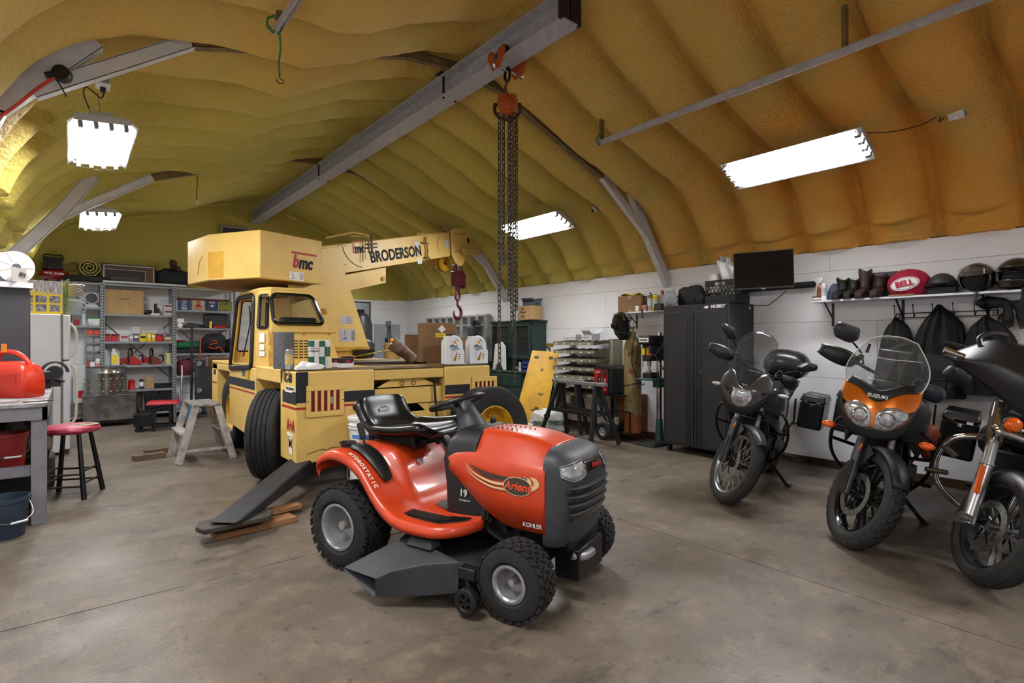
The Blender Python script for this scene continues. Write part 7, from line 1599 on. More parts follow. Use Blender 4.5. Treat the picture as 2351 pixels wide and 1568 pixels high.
# welder cart
t = thing('welder_cart', 'black steel welding cart with pneumatic wheels between sawhorse and drill press', 'cart', (6.02, 4.95, 0), -90)
g = G(); g.box(-.28, .22, -.18, .22, .62, .64)
for x in (-.27, .02): g.bar((x, -.17, .10), (x, -.17, .64), .025, .025); g.bar((x, .2, .10), (x, .2, .9), .025, .025)
g.box(-.02, .34, -.16, .2, .10, .115); g.bar((.02, -.17, .42), (.34, -.17, .42), .02, .02); g.bar((.34, -.17, .10), (.34, -.17, .42), .02, .02); g.box(-.28, .02, -.18, .22, .14, .155); g.build('cart_frame', BKM, t)
for s in (-1,):
    g = G(); tyre(g, .125, .07, .06, 'lawn', 28); q = g.build('tyre', RUB, t); q.location = (-.06, -.24, .125); q.rotation_euler = (0, 0, 0)
    g = G(); g.lathe([(.06, -.03), (.05, -.025), (.045, -.01), (.02, -.01), (.018, -.03), (0, -.03)], ax=(0, 1, 0), n=24); g.build('rim', mat('rim_white', 'a8abb0', .4), q)
g = G(); tyre(g, .125, .07, .06, 'lawn', 28); q = g.build('tyre', RUB, t); q.location = (-.06, .26, .125)
t = thing('welder', 'red and black welding machine on the cart behind the sawhorse', 'welder', (6.0, 5.08, .642), -90)
g = G(); g.box(-.155, .10, -.17, .20, 0, .34); wb_ = g.build('welder_case', mat('welder_red', 'a5121c', .35), t, bevel=.008)
g = G(); g.box(.095, .17, -.17, .2, 0, .36); g.loft([[V(-.16, y, .34), V(-.10, y, .40), V(.11, y, .40), V(.17, y, .34)] for y in (-.17, .2)]); g.build('black_cover', BK, t, bevel=.006)
txt('POWER MIG', .024, (-.06, -.172, .30), PAPER, wb_, bold=.03); txt('LINCOLN', .03, (-.0, -.172, .20), PAPER, wb_, bold=.05); txt('ELECTRIC', .026, (.01, -.172, .165), PAPER, wb_, bold=.05); txt('180', .02, (.05, -.172, .06), PAPER, wb_, bold=.03)
for k in range(3): g = G(); g.tube([(.02+.05*k, -.19, .36), (-.02+.04*k, -.23, .2), (.03*k, -.24, -.15), (.12, -.2, -.38), (.18, -.15, -.3), (.2, -.1, -.05)], .009, 7, 5); g.build('cable', BK, t)
# cylinder and mask
t = thing('gas_cylinder', 'tall rusty olive gas cylinder standing on the welding cart', 'gas cylinder', (6.05, 4.72, .118))
g = G(); g.lathe([(0, 0), (.112, 0), (.12, .01), (.12, 1.16), (.105, 1.25), (.07, 1.31), (.045, 1.34), (.045, 1.40), (0, 1.40)], n=36)
CYM = mat('cylinder_olive', '85794f', .5, col2='6d5a30', vs=4, stretch=(3, 3, 1)); speck(CYM, '6a3517', 7, .60); g.build('cylinder_body', CYM, t)
g = G(); g.lathe([(.1205, .0), (.1205, .26)], n=36); g.build('rust_band', mat('rust_orange', '8a4c1c', .7, var=.4, vs=6), t)
g = G(); g.tube([(.122*math.cos(a), .122*math.sin(a), .66-.03*math.sin(a)) for a in [k*.35 for k in range(18)]], .007, 6, closed=True); g.build('retaining_chain', BKM, t)
g = G(); g.cyl((0, 0, 1.38), (0, 0, 1.46), .02); g.cyl((-.04, 0, 1.45), (.04, 0, 1.45), .015); g.build('valve', mat('brass'), t)
g = G(); g.tube([(-.05, -.08, 1.35), (-.13, -.1, 1.15), (-.14, -.1, .95), (-.06, -.14, .75), (.05, -.13, .66), (.13, -.1, .68)], .007, 7, 5).tube([(.06, -.06, 1.35), (.13, -.08, 1.2), (.15, -.06, .9)], .006, 6, 5); g.build('gas_hose', BK, t)
t = thing('welding_mask', 'glossy black welding mask hung on the gas cylinder valve', 'mask', (5.98, 4.80, 1.45), -100, rot=(math.radians(18), math.radians(8), math.radians(-100)))
g = G(); rings = []
for z, a, b in ((-.04, .02, .02), (-.02, .07, .07), (.05, .10, .11), (.14, .115, .13), (.22, .11, .12), (.28, .07, .09), (.30, .02, .03)): rings.append([V(a*math.sin(q), -b*math.cos(q), z) for q in [-1.6+3.2*k/8 for k in range(9)]])
g.loft(rings, closed=False, cap=False); g.v = [p*1.2 for p in g.v]; mk = g.build('mask_shell', BKG, t, solid=.005, ang=20); g = G(); g.box(-.06, .06, -.165, -.145, .16, .23); g.build('lens_window', mat('lens_dark', '0a0f0c', .05), mk, bevel=.004)
g = G(); g.tube([(-.1, 0, .2), (-.06, .1, .24), (.06, .1, .24), (.1, 0, .2)], .012, 7, 4); g.build('headband', BK, t)
# drill press
t = thing('drill_press', 'green and black floor drill press beside the tall black cabinet', 'drill press', (6.08, 4.36, 0), -90)
GP = mat('press_green', '2c5a4c', .4, var=.2)
g = G(); g.box(-.15, .15, -.25, .20, 0, .035, top=(.01, .01, .01, .01)); g.box(-.11, .11, -.20, .08, .035, .045); g.build('base', mat('press_base', '2a2b2b', .5, .3), t, bevel=.006)
g = G(); g.lathe([(.06, .035), (.055, .06), (.045, .30), (.043, .34), (.037, .345), (0, .345)], (0, .08, 0), n=24); g.build('column_foot', GP, t)
g = G(); g.cyl((0, .08, .3), (0, .08, 1.5), .036, n=24); g.build('column', CHR, t)
g = G(); g.box(-.05, .05, -.0, .14, .76, .87); g.box(-.13, .13, -.26, .03, .87, .895); g.cyl((.06, .05, .82), (.12, .05, .82), .015); g.build('table', GP, t, bevel=.006)
g = G(); g.box(-.06, .06, -.2, -.04, .895, .97); g.box(-.10, -.06, -.16, -.08, .9, .95); g.cyl((.06, -.12, .93), (.13, -.12, .93), .01); g.build('vise', mat('vise_black', '232323', .45, .3), t, bevel=.006)
g = G(); g.box(-.085, .085, -.26, .24, 1.34, 1.46); hd_p = g.build('belt_cover', BK, t, bevel=.02, seg=3); g = G(); g.box(-.075, .075, -.265, -.26, 1.37, 1.43); tp_ = g.build('name_plate', WHT, hd_p); txt('CRAFTEX', .028, (0, -.266, 1.40), INK, tp_, bold=.03)
g = G(); g.box(-.065, .065, -.22, .12, 1.12, 1.34); g.build('head_casting', mat('head_black', '202222', .4), t, bevel=.02); g = G(); g.box(.01, .05, -.222, -.22, 1.2, 1.3); g.build('warning_label', mat('label_ochre', 'a08a2c', .5), t); g = G(); g.box(-.05, -.01, -.235, -.22, 1.2, 1.29); g.build('switch', YEL, t, bevel=.003)
g = G(); g.cyl((0, -.14, 1.12), (0, -.14, 1.05), .026, n=16).cyl((0, -.14, 1.06), (0, -.14, 1.0), .014).lathe([(.014, 1.0), (.028, .99), (.03, .95), (.018, .93), (0, .93)], (0, -.14, 0), n=18); g.cyl((0, -.14, .93), (0, -.14, .89), .004); g.build('chuck', STL, t)
hub = V(.075, -.12, 1.20); 
for k in range(3): a = 1.0+k*2.094; e = hub+V(.07, .20*math.cos(a), .20*math.sin(a)); g = G(); g.cyl(hub, e, .006, n=8); fe = g.build('feed_lever', STL, t); g = G(); g.ell(e, (.02, .02, .02), 12, 8); g.build('red_knob', RED, fe)
# wood block and panels leaning behind
t = thing('wood_block', 'rusty brown wooden box behind the gas cylinder', 'box', (6.35, 4.95, 0)); g = G(); g.box(-.08, .08, -.2, .2, 0, .62); g.build('box_body', mat('rust_orange'), t, bevel=.004)
# aluminium ladder folded on the far right wall, machine and white fairing before it
t = thing('ladder', 'folded aluminium ladder standing along the far right wall', 'ladder', (6.36, 9.6, 0), -90)
for k in range(9):
    x = -1.15+.28*k; g = G(); g.box(x-.035, x+.035, -.05, .05, .95, 1.92 if k else 1.88); g.box(x-.03, x-.02, -.06, -.05, .95, 1.9); g.build('rail', ALU, t, bevel=.004)
g = G(); g.box(-1.2, 1.15, -.055, .055, 1.88, 1.91); g.box(-1.2, 1.15, -.06, .06, .95, .99)
for k in range(8): x = -1.0+.28*k; g.box(x-.1, x+.1, -.045, .045, 1.70, 1.73).box(x-.1, x+.1, -.045, .045, 1.4, 1.43)
g.build('steps', ALU, t)
t = thing('workbench', 'low bench along the far right wall behind the crane', 'workbench', (6.05, 9.3, 0), -90); g = G(); g.box(-1.6, 1.2, -.38, .38, .88, .93); g.build('bench_top', mat('bench_dark', '3b342c', .7, var=.3), t)
for x in (-1.5, -.2, 1.1):
    for y in (-.32, .32): g = G(); g.box(x-.04, x+.04, y-.04, y+.04, 0, .88); g.build('leg', mat('bench_dark'), t)
t, w, d, h = RX_('mitre_saw', 'grey and black sliding mitre saw on the far bench, behind the hoist chains', 'saw', 1090, 1160, 716, 790, .3, 5.85); t.location = (5.98, 8.38, .932)
g = G(); g.box(-.28, .28, -.2, .2, 0, .08); g.cyl((-.15, .1, .75), (.25, -.1, .72), .02); g.cyl((-.15, .16, .75), (.25, -.04, .72), .02); g.box(-.2, -.1, .05, .2, .05, .8); g.cyl((.16, -.12, .5), (.16, -.06, .5), .15, n=28); g.box(.02, .2, -.2, .0, .55, .72); g.tube([(.1, -.1, .72), (.2, -.16, .85), (.3, -.14, .8)], .018, 8, 4); g.box(-.22, -.12, .02, .16, .8, .86); g.build('saw_body', mat('saw_grey', '4b4d50', .45, .2, var=.4, vs=12), t, bevel=.008)
t, w, d, h = RX_('plastic_fairing', 'white plastic fairing with a wheel arch standing on the green hutch counter', 'fairing', 1124, 1157, 788, 840, .05, 5.97); t.location = (5.97, 7.62, .873)
g = G(); w = .36; g.prism([(-w/2, 0), (-w*.32, 0), (-w*.2, .09), (0, .13), (w*.2, .09), (w*.32, 0), (w/2, 0), (w*.46, .42), (w*.2, .5), (-w*.3, .46)], -.02, .02); g.build('fairing_shell', WHT, t, bevel=.008)
# far end wall
t = thing('propane_tank', 'dark grey upright tank by the back wall behind the turret', 'tank', (W(830, 740, Y=11.5).x, 11.55, 0)); g = G(); g.lathe([(0, .3), (.24, .3), (.26, .4), (.26, 1.75), (.2, 1.95), (.1, 2.02), (0, 2.03)], n=32); g.build('tank_body', mat('tank_charcoal', '3f4145', .4, .3), t)
g = G(); g.lathe([(.2, 0), (.22, 0), (.22, .32), (.2, .32)], n=28); g.cyl((0, 0, 2.0), (0, 0, 2.1), .08); g.build('tank_ring', BKM, t)
p = W(832, 720, Y=YB-.01); t = thing('tread_plate', 'pale diamond tread plate with dark frame on the back wall', 'panel', (p.x, YB-.012, p.z-.35)); g = G(); g.box(-.19, .19, -.012, .01, 0, .62); g.build('plate', mat('tread_metal', '9fa3a8', .35, .6, bump=.6, bs=60), t); g = G(); g.box(-.2, .2, -.014, .0, .6, .63).box(.17, .2, -.014, .0, 0, .6); g.build('plate_frame', BK, t)
p = W(848, 760, Y=YB-.03); t = thing('hand_saw', 'black handled blade hanging on the back wall', 'tool', (p.x, YB-.03, p.z)); g = G(); g.box(-.02, .02, -.005, .005, -.22, .08); g.build('blade', BKM, t); g = G(); g.cyl((-.0, 0, .08), (-.02, 0, .2), .02); g.build('handle', BK, t)
p = W(890, 800, Y=YB-.03); t = thing('pegboard', 'light grey board with cords and hooks on the back wall near the corner', 'board', (p.x, YB-.02, p.z-.7)); g = G(); g.box(-.33, .33, -.015, .01, 0, 1.28); pb_ = g.build('board', mat('board_grey', 'a9acb4', .5), t, bevel=.004)
g = G(); g.box(-.05, .07, -.06, -.015, 1.24, 1.36); g.build('outlet', GRYS, pb_, bevel=.004)
for k in range(3): g = G(); g.tube([(.02*k, -.05, 1.25), (.05*k-.03, -.06, .9), (.03-.02*k, -.05, .55)], .008, 6, 4); g.build('cord', BK, pb_)
g = G(); g.bar((-.05, -.03, .95), (.0, -.03, .6), .07, .01, up=(0, 1, 0)); g.build('brush', mat('brush_dark', '34363a', .8), pb_)
t = thing('fibre_drum', 'straw coloured drum with orange rag on top, behind the black bag', 'drum', (W(900, 800, Y=10.6).x, 10.6, 0)); g = G(); g.lathe([(0, 0), (.17, 0), (.17, 1.3), (.14, 1.36), (0, 1.36)], n=24); g.build('drum_body', mat('straw_tan', 'a07a3c', .7, var=.3, vs=20), t); g = G(); g.ell((0, 0, 1.40), (.05, .04, .05), 10, 6); g.build('orange_rag', mat('rag_orange', 'd8801c', .7), t)
# ================= left side: bench, fridge, stool =================
BG = mat('bench_grey_paint', '86848c', .6, var=.2)
t = thing('workbench', 'grey painted workbench with scuffed top against the left wall', 'workbench', (-.35, 6.33, 0))
g = G(); g.box(-.24, .22, -.98, .98, .89, .92); g.build('bench_top', mat('bench_top_worn', 'a3a1a5', .55, col2='5a4c40', vs=5, lo=.38, hi=.6), t, bevel=.004)
g = G(); g.box(-.22, .22, -.95, -.92, .79, .89).box(-.22, .22, .92, .95, .79, .89).box(.19, .22, -.95, .95, .79, .89).box(-.22, -.19, -.95, .95, .79, .89); g.build('apron', BG, t)
for x in (-.18, .17):
    for y in (-.88, .88): g = G(); g.box(x-.045, x+.045, y-.045, y+.045, 0, .79); g.build('leg', BG, t, bevel=.003)
g = G(); g.box(-.2, .2, -.86, -.82, .36, .44).box(-.2, .2, .82, .86, .36, .44).box(.16, .2, -.86, .86, .36, .44); g.build('stretcher', BG, t)
g = G(); g.box(-.22, .19, -.84, .84, .36, .375); g.build('lower_shelf', mat('shelf_dark_wood', '3b342f', .8), t)
ZB_ = .921
GCR = mat('can_red', 'b8280f', .35, col2='7a2a14', vs=7, lo=.28, hi=.42)
t = thing('fuel_can', 'red plastic fuel can with orange tag on the workbench, cut by the left edge', 'fuel can', (-.375, 6.08, ZB_), -42)
g = G(); rings = []
for z, a, b in ((0, .96, .94), (.015, 1, 1), (.10, 1.02, 1.02), (.20, .98, .98), (.255, .86, .84), (.285, .6, .6), (.295, .4, .42)):
    rings.append(rpoly([(-.21*a, -.11*b, z), (.21*a, -.11*b, z), (.21*a, .11*b, z), (-.21*a, .11*b, z)], .05*a, 4))
g.loft(rings); fc = g.build('can_body', GCR, t, ang=50)
g = G(); g.tube([(.19, 0, .20), (.14, 0, .30), (.04, 0, .365), (-.07, 0, .37), (-.11, 0, .33), (-.11, 0, .27)], .02, 10, 5); g.build('handle', GCR, fc)
g = G(); g.cyl((-.17, 0, .22), (-.21, 0, .34), .035, .03, 16); g.tube([(-.2, 0, .32), (-.27, 0, .33), (-.36, 0, .25)], .02, 8, 3); g.build('spout', BK, t)
g = G(); g.box(-.065, -.02, -.02, -.016, .37, .44); g.build('orange_tag', mat('tag_orange', 'e07a14', .6), t)
g = G(); g.box(.02, .15, -.1135, -.112, .10, .19); g.build('raised_panel', GCR, fc, bevel=.008)
t = thing('bench_vise', 'black bench vise and grinder at the far end of the workbench', 'vise', (-.20, 7.08, ZB_), -90)
g = G(); g.box(-.12, .12, -.06, .06, 0, .10).box(-.16, .05, -.04, .05, .10, .16).box(.08, .16, -.06, .06, .08, .17); g.cyl((.16, 0, .1), (.26, 0, .1), .018); g.build('vise_body', mat('vise_black'), t, bevel=.012)
t = thing('grinder_guard', 'black half round grinder guard on the bench corner before the fridge', 'grinder', (-.12, 7.22, ZB_), 0)
g = G(); g.lathe([(.10, -.03), (.115, -.03), (.115, .03), (.10, .03), (.10, -.03)], (0, 0, .14), (.3, -1, 0), 20, arc=.5); g.cyl((0, -.02, .14), (0, .03, .14), .07, n=20); g.box(-.05, .05, -.05, .05, 0, .08); g.cyl((.0, -.05, .08), (.08, -.06, .05), .012); g.build('guard', mat('guard_dark', '2c2a2b', .5, .3), t)
g = G(); g.box(-.26, -.08, -.012, .012, 0, .006); o = g.build('steel_rule', mat('rule_dark', '2a2a2c', .5), loc=(-.02, 5.52, ZB_)); o.rotation_euler = (0, 0, .25); tag(o, 'dark flat bar lying near the front corner of the workbench', 'bar')
# cabinet on the bench
t = thing('bench_cabinet', 'dark grey steel cabinet standing on the workbench behind the red fuel can', 'cabinet', (-.45, 6.85, ZB_), 4.5)
g = G(); g.box(-.12, .14, -.40, .38, 0, .93); wc = g.build('cabinet_body', mat('cabinet_charcoal', '37363a', .55, .1, var=.12), t, bevel=.006); g = G(); g.box(.14, .148, -.38, .36, .02, .90); g.build('cabinet_door', mat('cabinet_charcoal'), t, bevel=.003)
t = thing('white_board', 'white slab lying on top of the dark grey cabinet', 'board', (-.46, 6.80, ZB_+.932), 5.5); g = G(); g.box(-.13, .17, -.42, .36, 0, .045); g.build('slab', WPNT, t, bevel=.003)
zq = ZB_+.979
t = thing('cable_reel', 'large white plastic cable reel on top of the left cabinet', 'reel', (-.42, 6.62, zq+.145)); t.rotation_euler = (0, 0, math.radians(28))
for y in (-.10, .06):
    g = G(); g.lathe([(0, -.006), (.142, -.006), (.142, .006), (0, .006)], (0, y, 0), (0, 1, 0), 40)
    for k in range(9): a = k*.698; g.bar((.05*math.cos(a), y-.008, .05*math.sin(a)), (.138*math.cos(a), y-.008, .138*math.sin(a)), .006, .006)
    g.build('flange', mat('reel_white', 'd8d4cc', .5, trans=.15), t)
g = G(); g.lathe([(.05, -.1), (.10, -.09), (.105, -.02), (.10, .05), (.05, .06)], ax=(0, 1, 0), n=32); g.build('wound_cord', mat('cord_cream', 'cdb8a2', .7, var=.3, vs=40), t); g = G(); g.cyl((0, -.12, 0), (0, .08, 0), .03, n=18); g.build('reel_hub', mat('hub_grey', '4a4c50', .5), t)
t = thing('saw_blade_pack', 'grey saw blade packet marked 60T leaning on the cable reel', 'packet', (-.335, 6.42, zq+.0), 60); g = G(); g.loft([[V(-.09, 0, .0), V(.09, 0, .0), V(.10, .02, .13), V(-.08, .02, .13)], [V(-.09, .004, 0), V(.09, .004, 0), V(.10, .024, .13), V(-.08, .024, .13)]]); bp_ = g.build('packet', mat('packet_grey', '9c9591', .6), t); txt('60T', .05, (.02, -.004, .07), INK, bp_, (.96, 0, -.25), (.25, .1, .96), bold=.03)
# fridge
t = thing('refrigerator', 'white two-door refrigerator between the workbench and the shelves', 'refrigerator', (-.33, 8.90, 0))
FR = mat('fridge_white', 'd5d5d8', .4, var=.06, vs=5)
g = G(); g.box(-.26, .25, -.38, .38, .03, 1.71); g.build('fridge_body', FR, t, bevel=.012)
for z0, z1, nm in ((.06, 1.14, 'lower'), (1.155, 1.705, 'upper')):
    g = G(); g.box(.262, .335, -.38, .38, z0, z1); d_ = g.build('fridge_door', FR, t, bevel=.015, seg=3)
    g = G(); zz = (z0+.3, z1-.04) if z0 < 1 else (z0+.03, z1-.1); g.tube([(.33, -.33, zz[0]), (.385, -.33, zz[0]+.08), (.395, -.33, (zz[0]+zz[1])/2), (.385, -.33, zz[1]-.08), (.33, -.33, zz[1])], .015, 8, 5); g.build('door_handle', mat('handle_cream', 'cfc8b4', .45), d_)
g = G(); g.box(.25, .262, -.385, .38, .05, 1.71); g.build('door_gasket', mat('gasket_brown', '7b6f66', .8), t)
ZF = 1.712
t = thing('picture_box', 'yellow picture box printed with a script name standing on the refrigerator', 'box', (-.27, 8.66, ZF)); w = .40
g = G(); g.box(-w/2, w/2, -.07, .12, 0, .40); g.mi(1).box(-w/2+.001, w/2-.001, -.0705, .121, .24, .401); cb_ = g.build('box_body', [YEL, mat('woods_print', '6d6468', .6, col2='c9c4c6', vs=14, stretch=(6, 6, .6))], t, bevel=.002)
for i in range(3):
    for j in range(2): x = -.17+.125*i; z = .03+.105*j; g = G(); g.box(x, x+.10, -.0715, -.0705, z, z+.085); g.build('printed_photo', mat('photo_print', 'b5adb8', .5, col2='4b4448', vs=22), cb_)
txt("Cabela's", .085, (-.05, -.0725, .255), YEL, cb_, (1, 0, -.06), (.06, 0, 1), bold=.02, shear=.35)
t = thing('dried_reeds', 'bundle of dried green and tan reeds at the corner of the refrigerator top', 'plant', (-.035, 8.62, ZF)); g = G()
for k in range(9): a = k*2.4; g.tube([(.012*math.cos(a), .012*math.sin(a), 0), (.02*math.cos(a), .02*math.sin(a), .2), (.018*math.cos(a)+.01, .02*math.sin(a), .40+.02*(k % 3))], .006, 5, 3)
g.build('reed_stems', mat('reed', '9a9468', .8, col2='6b7a45', vs=6), t)
t = thing('wicker_basket', 'small grey wicker basket stacked on the glass jar on the refrigerator', 'basket', (.045, 8.80, ZF+.235)); g = G()
for k in range(8): r = .07+.004*k; g.tube([(r*math.cos(a)+0, r*math.sin(a), .02*k+.012*(1 if (j+k) % 2 else 0)) for j, a in enumerate([q*.393 for q in range(16)])], .0085, 5, closed=True)
g.lathe([(0, 0), (.07, 0), (.095, .15)], n=20); g.build('woven_body', mat('wicker', 'a8a29c', .8), t)
t = thing('glass_jar', 'pale blue glass jar with handle under the wicker basket', 'jar', (.03, 8.80, ZF)); g = G(); g.lathe([(0, 0), (.085, 0), (.09, .02), (.09, .18), (.06, .21), (.06, .235), (0, .235)], n=24); g.build('jar_body', mat('jar_glass', '9aa5a8', .15, var=.2), t); g = G(); g.tube([(.085, 0, .04), (.125, 0, .06), (.125, 0, .15), (.085, 0, .17)], .008, 6, 4); g.build('jar_handle', mat('jar_glass'), t)
# stool
t = thing('bar_stool', 'round stool with torn red vinyl seat and four splayed black legs', 'stool', (.01, 6.23, 0), -12)
RV = mat('red_vinyl', '8c1830', .45, col2='a8425a', vs=6, bump=.2, bs=30)
g = G(); g.lathe([(0, .565), (.16, .565), (.198, .575), (.212, .595), (.208, .618), (.19, .632), (.1, .638), (0, .64)], n=44, wob=lambda a, h: .02*math.sin(a*2*math.pi*5)*(1 if h < .6 else 0)); st_ = g.build('seat', RV, t)
g = G(); pts = [(.04, -.10), (.12, -.13), (.19, -.08), (.205, .0), (.17, .05), (.10, .03), (.02, -.05)]; g.prism([(a, b) for a, b in pts], .632, .6405, 'xy'); g.build('exposed_foam', mat('foam_cream', 'b3a283', .9, var=.3), st_, bevel=.003)
g = G(); g.tube([(.04, -.09, .641), (.12, -.05, .642), (.19, .0, .64)], .003, 5, 3); g.build('tear_edge', INK, st_)
tp, ft = [], []
for k in range(4): a = math.radians(45+90*k-12); tp.append(V(.145*math.cos(a), .145*math.sin(a), .565)); ft.append(V(.245*math.cos(a), .245*math.sin(a), .0))
LB = mat('stool_black', '121213', .35)
for k in range(4): g = G(); g.cyl(tp[k], ft[k]+V(0, 0, .004), .017, .021, 14); g.build('leg', LB, t)
for zf in (.62, .80):
    for k in range(4):
        a = tp[k].lerp(ft[k], zf-(.04 if k % 2 else 0)); b = tp[(k+1) % 4].lerp(ft[(k+1) % 4], zf-(.04 if k % 2 else 0)); g = G(); g.cyl(a, b, .009, n=10); g.build('rung', mat('rung_bronze', '3a3128', .4, .3), t)
# under the bench
def bucket(kd, lb, x, y, z, r, h, m, rz=0, handle=True):
    t = thing(kd, lb, 'bucket', (x, y, z), rz); g = G(); g.lathe([(0, 0), (r*.78, 0), (r*.8, .01), (r*.98, h*.9), (r*1.05, h*.91), (r*1.05, h), (r*.97, h), (r*.94, h*.9), (r*.76, .015), (0, .015)], n=32); g.build('bucket_body', m, t)
    if handle: g = G(); g.tube([(-r*1.02, 0, h*.93), (-r*.8, -r*.8, h*.5), (0, -r*1.1, h*.42), (r*.8, -r*.8, h*.55), (r*1.02, 0, h*.93)], .003, 6, 5); q = g.build('wire_handle', STL, t); g = G(); g.cyl((-.05, -r*1.08, h*.43), (.05, -r*1.1, h*.42), .008); g.build('grip', WHT, q)
    return t
bucket('bucket', 'dusty blue plastic bucket on the floor at the left edge, under the bench corner', -.36, 5.22, 0, .14, .28, mat('bucket_blue', '2c3a4c', .55, var=.3), 35)
g = G(); g.tube([(-.42, 5.2, .06), (-.40, 5.12, .25), (-.38, 5.10, .33), (-.42, 5.25, .42), (-.45, 5.3, .36)], .008, 8, 5); tag(g.build('black_hose', BK), 'black hose arching out of the blue bucket', 'hose')
bucket('bucket', 'red plastic bucket on the lower shelf of the workbench', -.38, 5.68, .377, .13, .30, mat('bucket_red', '8c1c1c', .5, var=.3), 20)
t = thing('electric_motor', 'dusty cream and black motor on the lower shelf of the workbench', 'motor', (-.30, 6.15, .377), 20); g = G(); g.cyl((-.12, 0, .14), (.12, 0, .14), .12, n=24); g.box(-.1, .1, -.08, .08, 0, .05); g.build('motor_body', mat('motor_dark', '2b2724', .6, .2), t); g = G(); g.cyl((.12, 0, .14), (.17, 0, .14), .10, .09, 24); g.build('end_bell', mat('motor_cream', '8f8570', .6, var=.3), t)
t = thing('storage_crate', 'black plastic crate on the floor under the bench beside the stool', 'crate', (-.39, 6.12, 0), 0); g = G(); g.box(-.16, .16, -.2, .2, 0, .30, top=(-.02, -.02, -.02, -.02)); g.build('crate_body', BK, t, bevel=.01); g = G(); g.box(-.19, .19, -.23, .23, .29, .335, top=(.03, .03, .03, .03)); g.build('crate_lid', BK, t, bevel=.008)
t = thing('pump', 'black pump with pipe stub under the far half of the workbench', 'pump', (-.26, 6.85, .0), 0); g = G(); g.box(-.15, .15, -.15, .15, 0, .3); g.cyl((.1, -.1, .3), (.02, -.14, .36), .035); g.build('pump_body', mat('motor_dark'), t, bevel=.03)
t = thing('dark_rags', 'heap of dark rags on the lower shelf behind the red bucket', 'rags', (-.36, 6.62, .377)); g = G(); blob(g, (0, 0, .12), (.17, .22, .2), 6, .18, 2.4, flat=0); g.build('rag_heap', mat('black_fabric'), t)
# step stool
n0 = W(453, 945, Z=.65); n1 = W(495, 939, Z=.65); f0_ = W(429, 927, Z=.65)
a_near = (n0+n1)/2; wdt = .42
t = thing('step_stool', 'folding aluminium step stool with worn platform in front of the crane', 'step stool', (1.22, 7.02, 0), 0)
AL2 = mat('worn_aluminium', 'b8b2af', .5, .15, col2='827b76', vs=9, lo=.35, hi=.6)
D2 = .62
for y in (0, D2):
    for s in (-1, 1): g = G(); g.bar((s*.11, y, .64), (s*.28, y, .0), .028, .075, up=(1, 0, 0)); g.build('rail', AL2, t, bevel=.003)
g = G(); g.box(-.14, -.005, -.02, D2+.02, .635, .66).box(.005, .14, -.02, D2+.02, .635, .66); g.build('platform', mat('platform_worn', 'a8a4a2', .55, col2='4c4744', vs=30, stretch=(1, 6, 1)), t, bevel=.003)
for s in (-1, 1): g = G(); g.box(min(s*.16, s*.27), max(s*.16, s*.27), .0, D2, .32, .345); g.build('step', AL2, t, bevel=.003)
g = G(); g.bar((-.24, 0, .14), (.24, 0, .14), .01, .03); g.build('spreader', AL2, t)
for x, y, rz, lb in ((.72, 7.6, 8, 'short wooden block on the floor left of the step stool'), (.86, 7.92, 20, 'second wooden block behind the first, by the step stool')):
    g = G(); g.box(-.16, .16, -.05, .05, 0, .06); o = g.build('wood_block', mat('block_wood', '6e5a48', .8, var=.3), loc=(x, y, 0), bevel=.003); o.rotation_euler = (0, 0, math.radians(rz)); tag(o, lb, 'wood block')
# roller seat
t = thing('roller_seat', 'mechanic roller seat with red cushion and black tool tray', 'roller seat', (1.12, 10.0, 0), -14)
g = G(); g.box(-.20, .24, -.17, .17, .40, .45, top=(.02, .02, .02, .02)); g.build('cushion', mat('cushion_red', 'a0141f', .45), t, bevel=.012)
g = G(); g.bar((.12, -.12, .07), (.12, -.12, .40), .03, .03); g.bar((.12, .12, .07), (.12, .12, .40), .03, .03); g.bar((-.3, -.14, .28), (.22, -.14, .42), .025, .025); g.bar((-.3, .14, .28), (.22, .14, .42), .025, .025); g.box(-.1, .28, -.16, -.12, .06, .09).box(-.1, .28, .12, .16, .06, .09); g.build('frame', BKM, t)
g = G(); g.box(-.34, -.10, -.18, .18, .08, .27); g.build('tool_tray', BKM, t, bevel=.004)
for x, y in ((-.3, -.15), (-.1, -.16), (.26, -.15), (.26, .15), (-.3, .15)): g = G(); g.cyl((x, y-.012, .032), (x, y+.012, .032), .032, n=16); g.box(x-.012, x+.012, y-.016, y+.016, .04, .08); g.build('caster', BK, t)
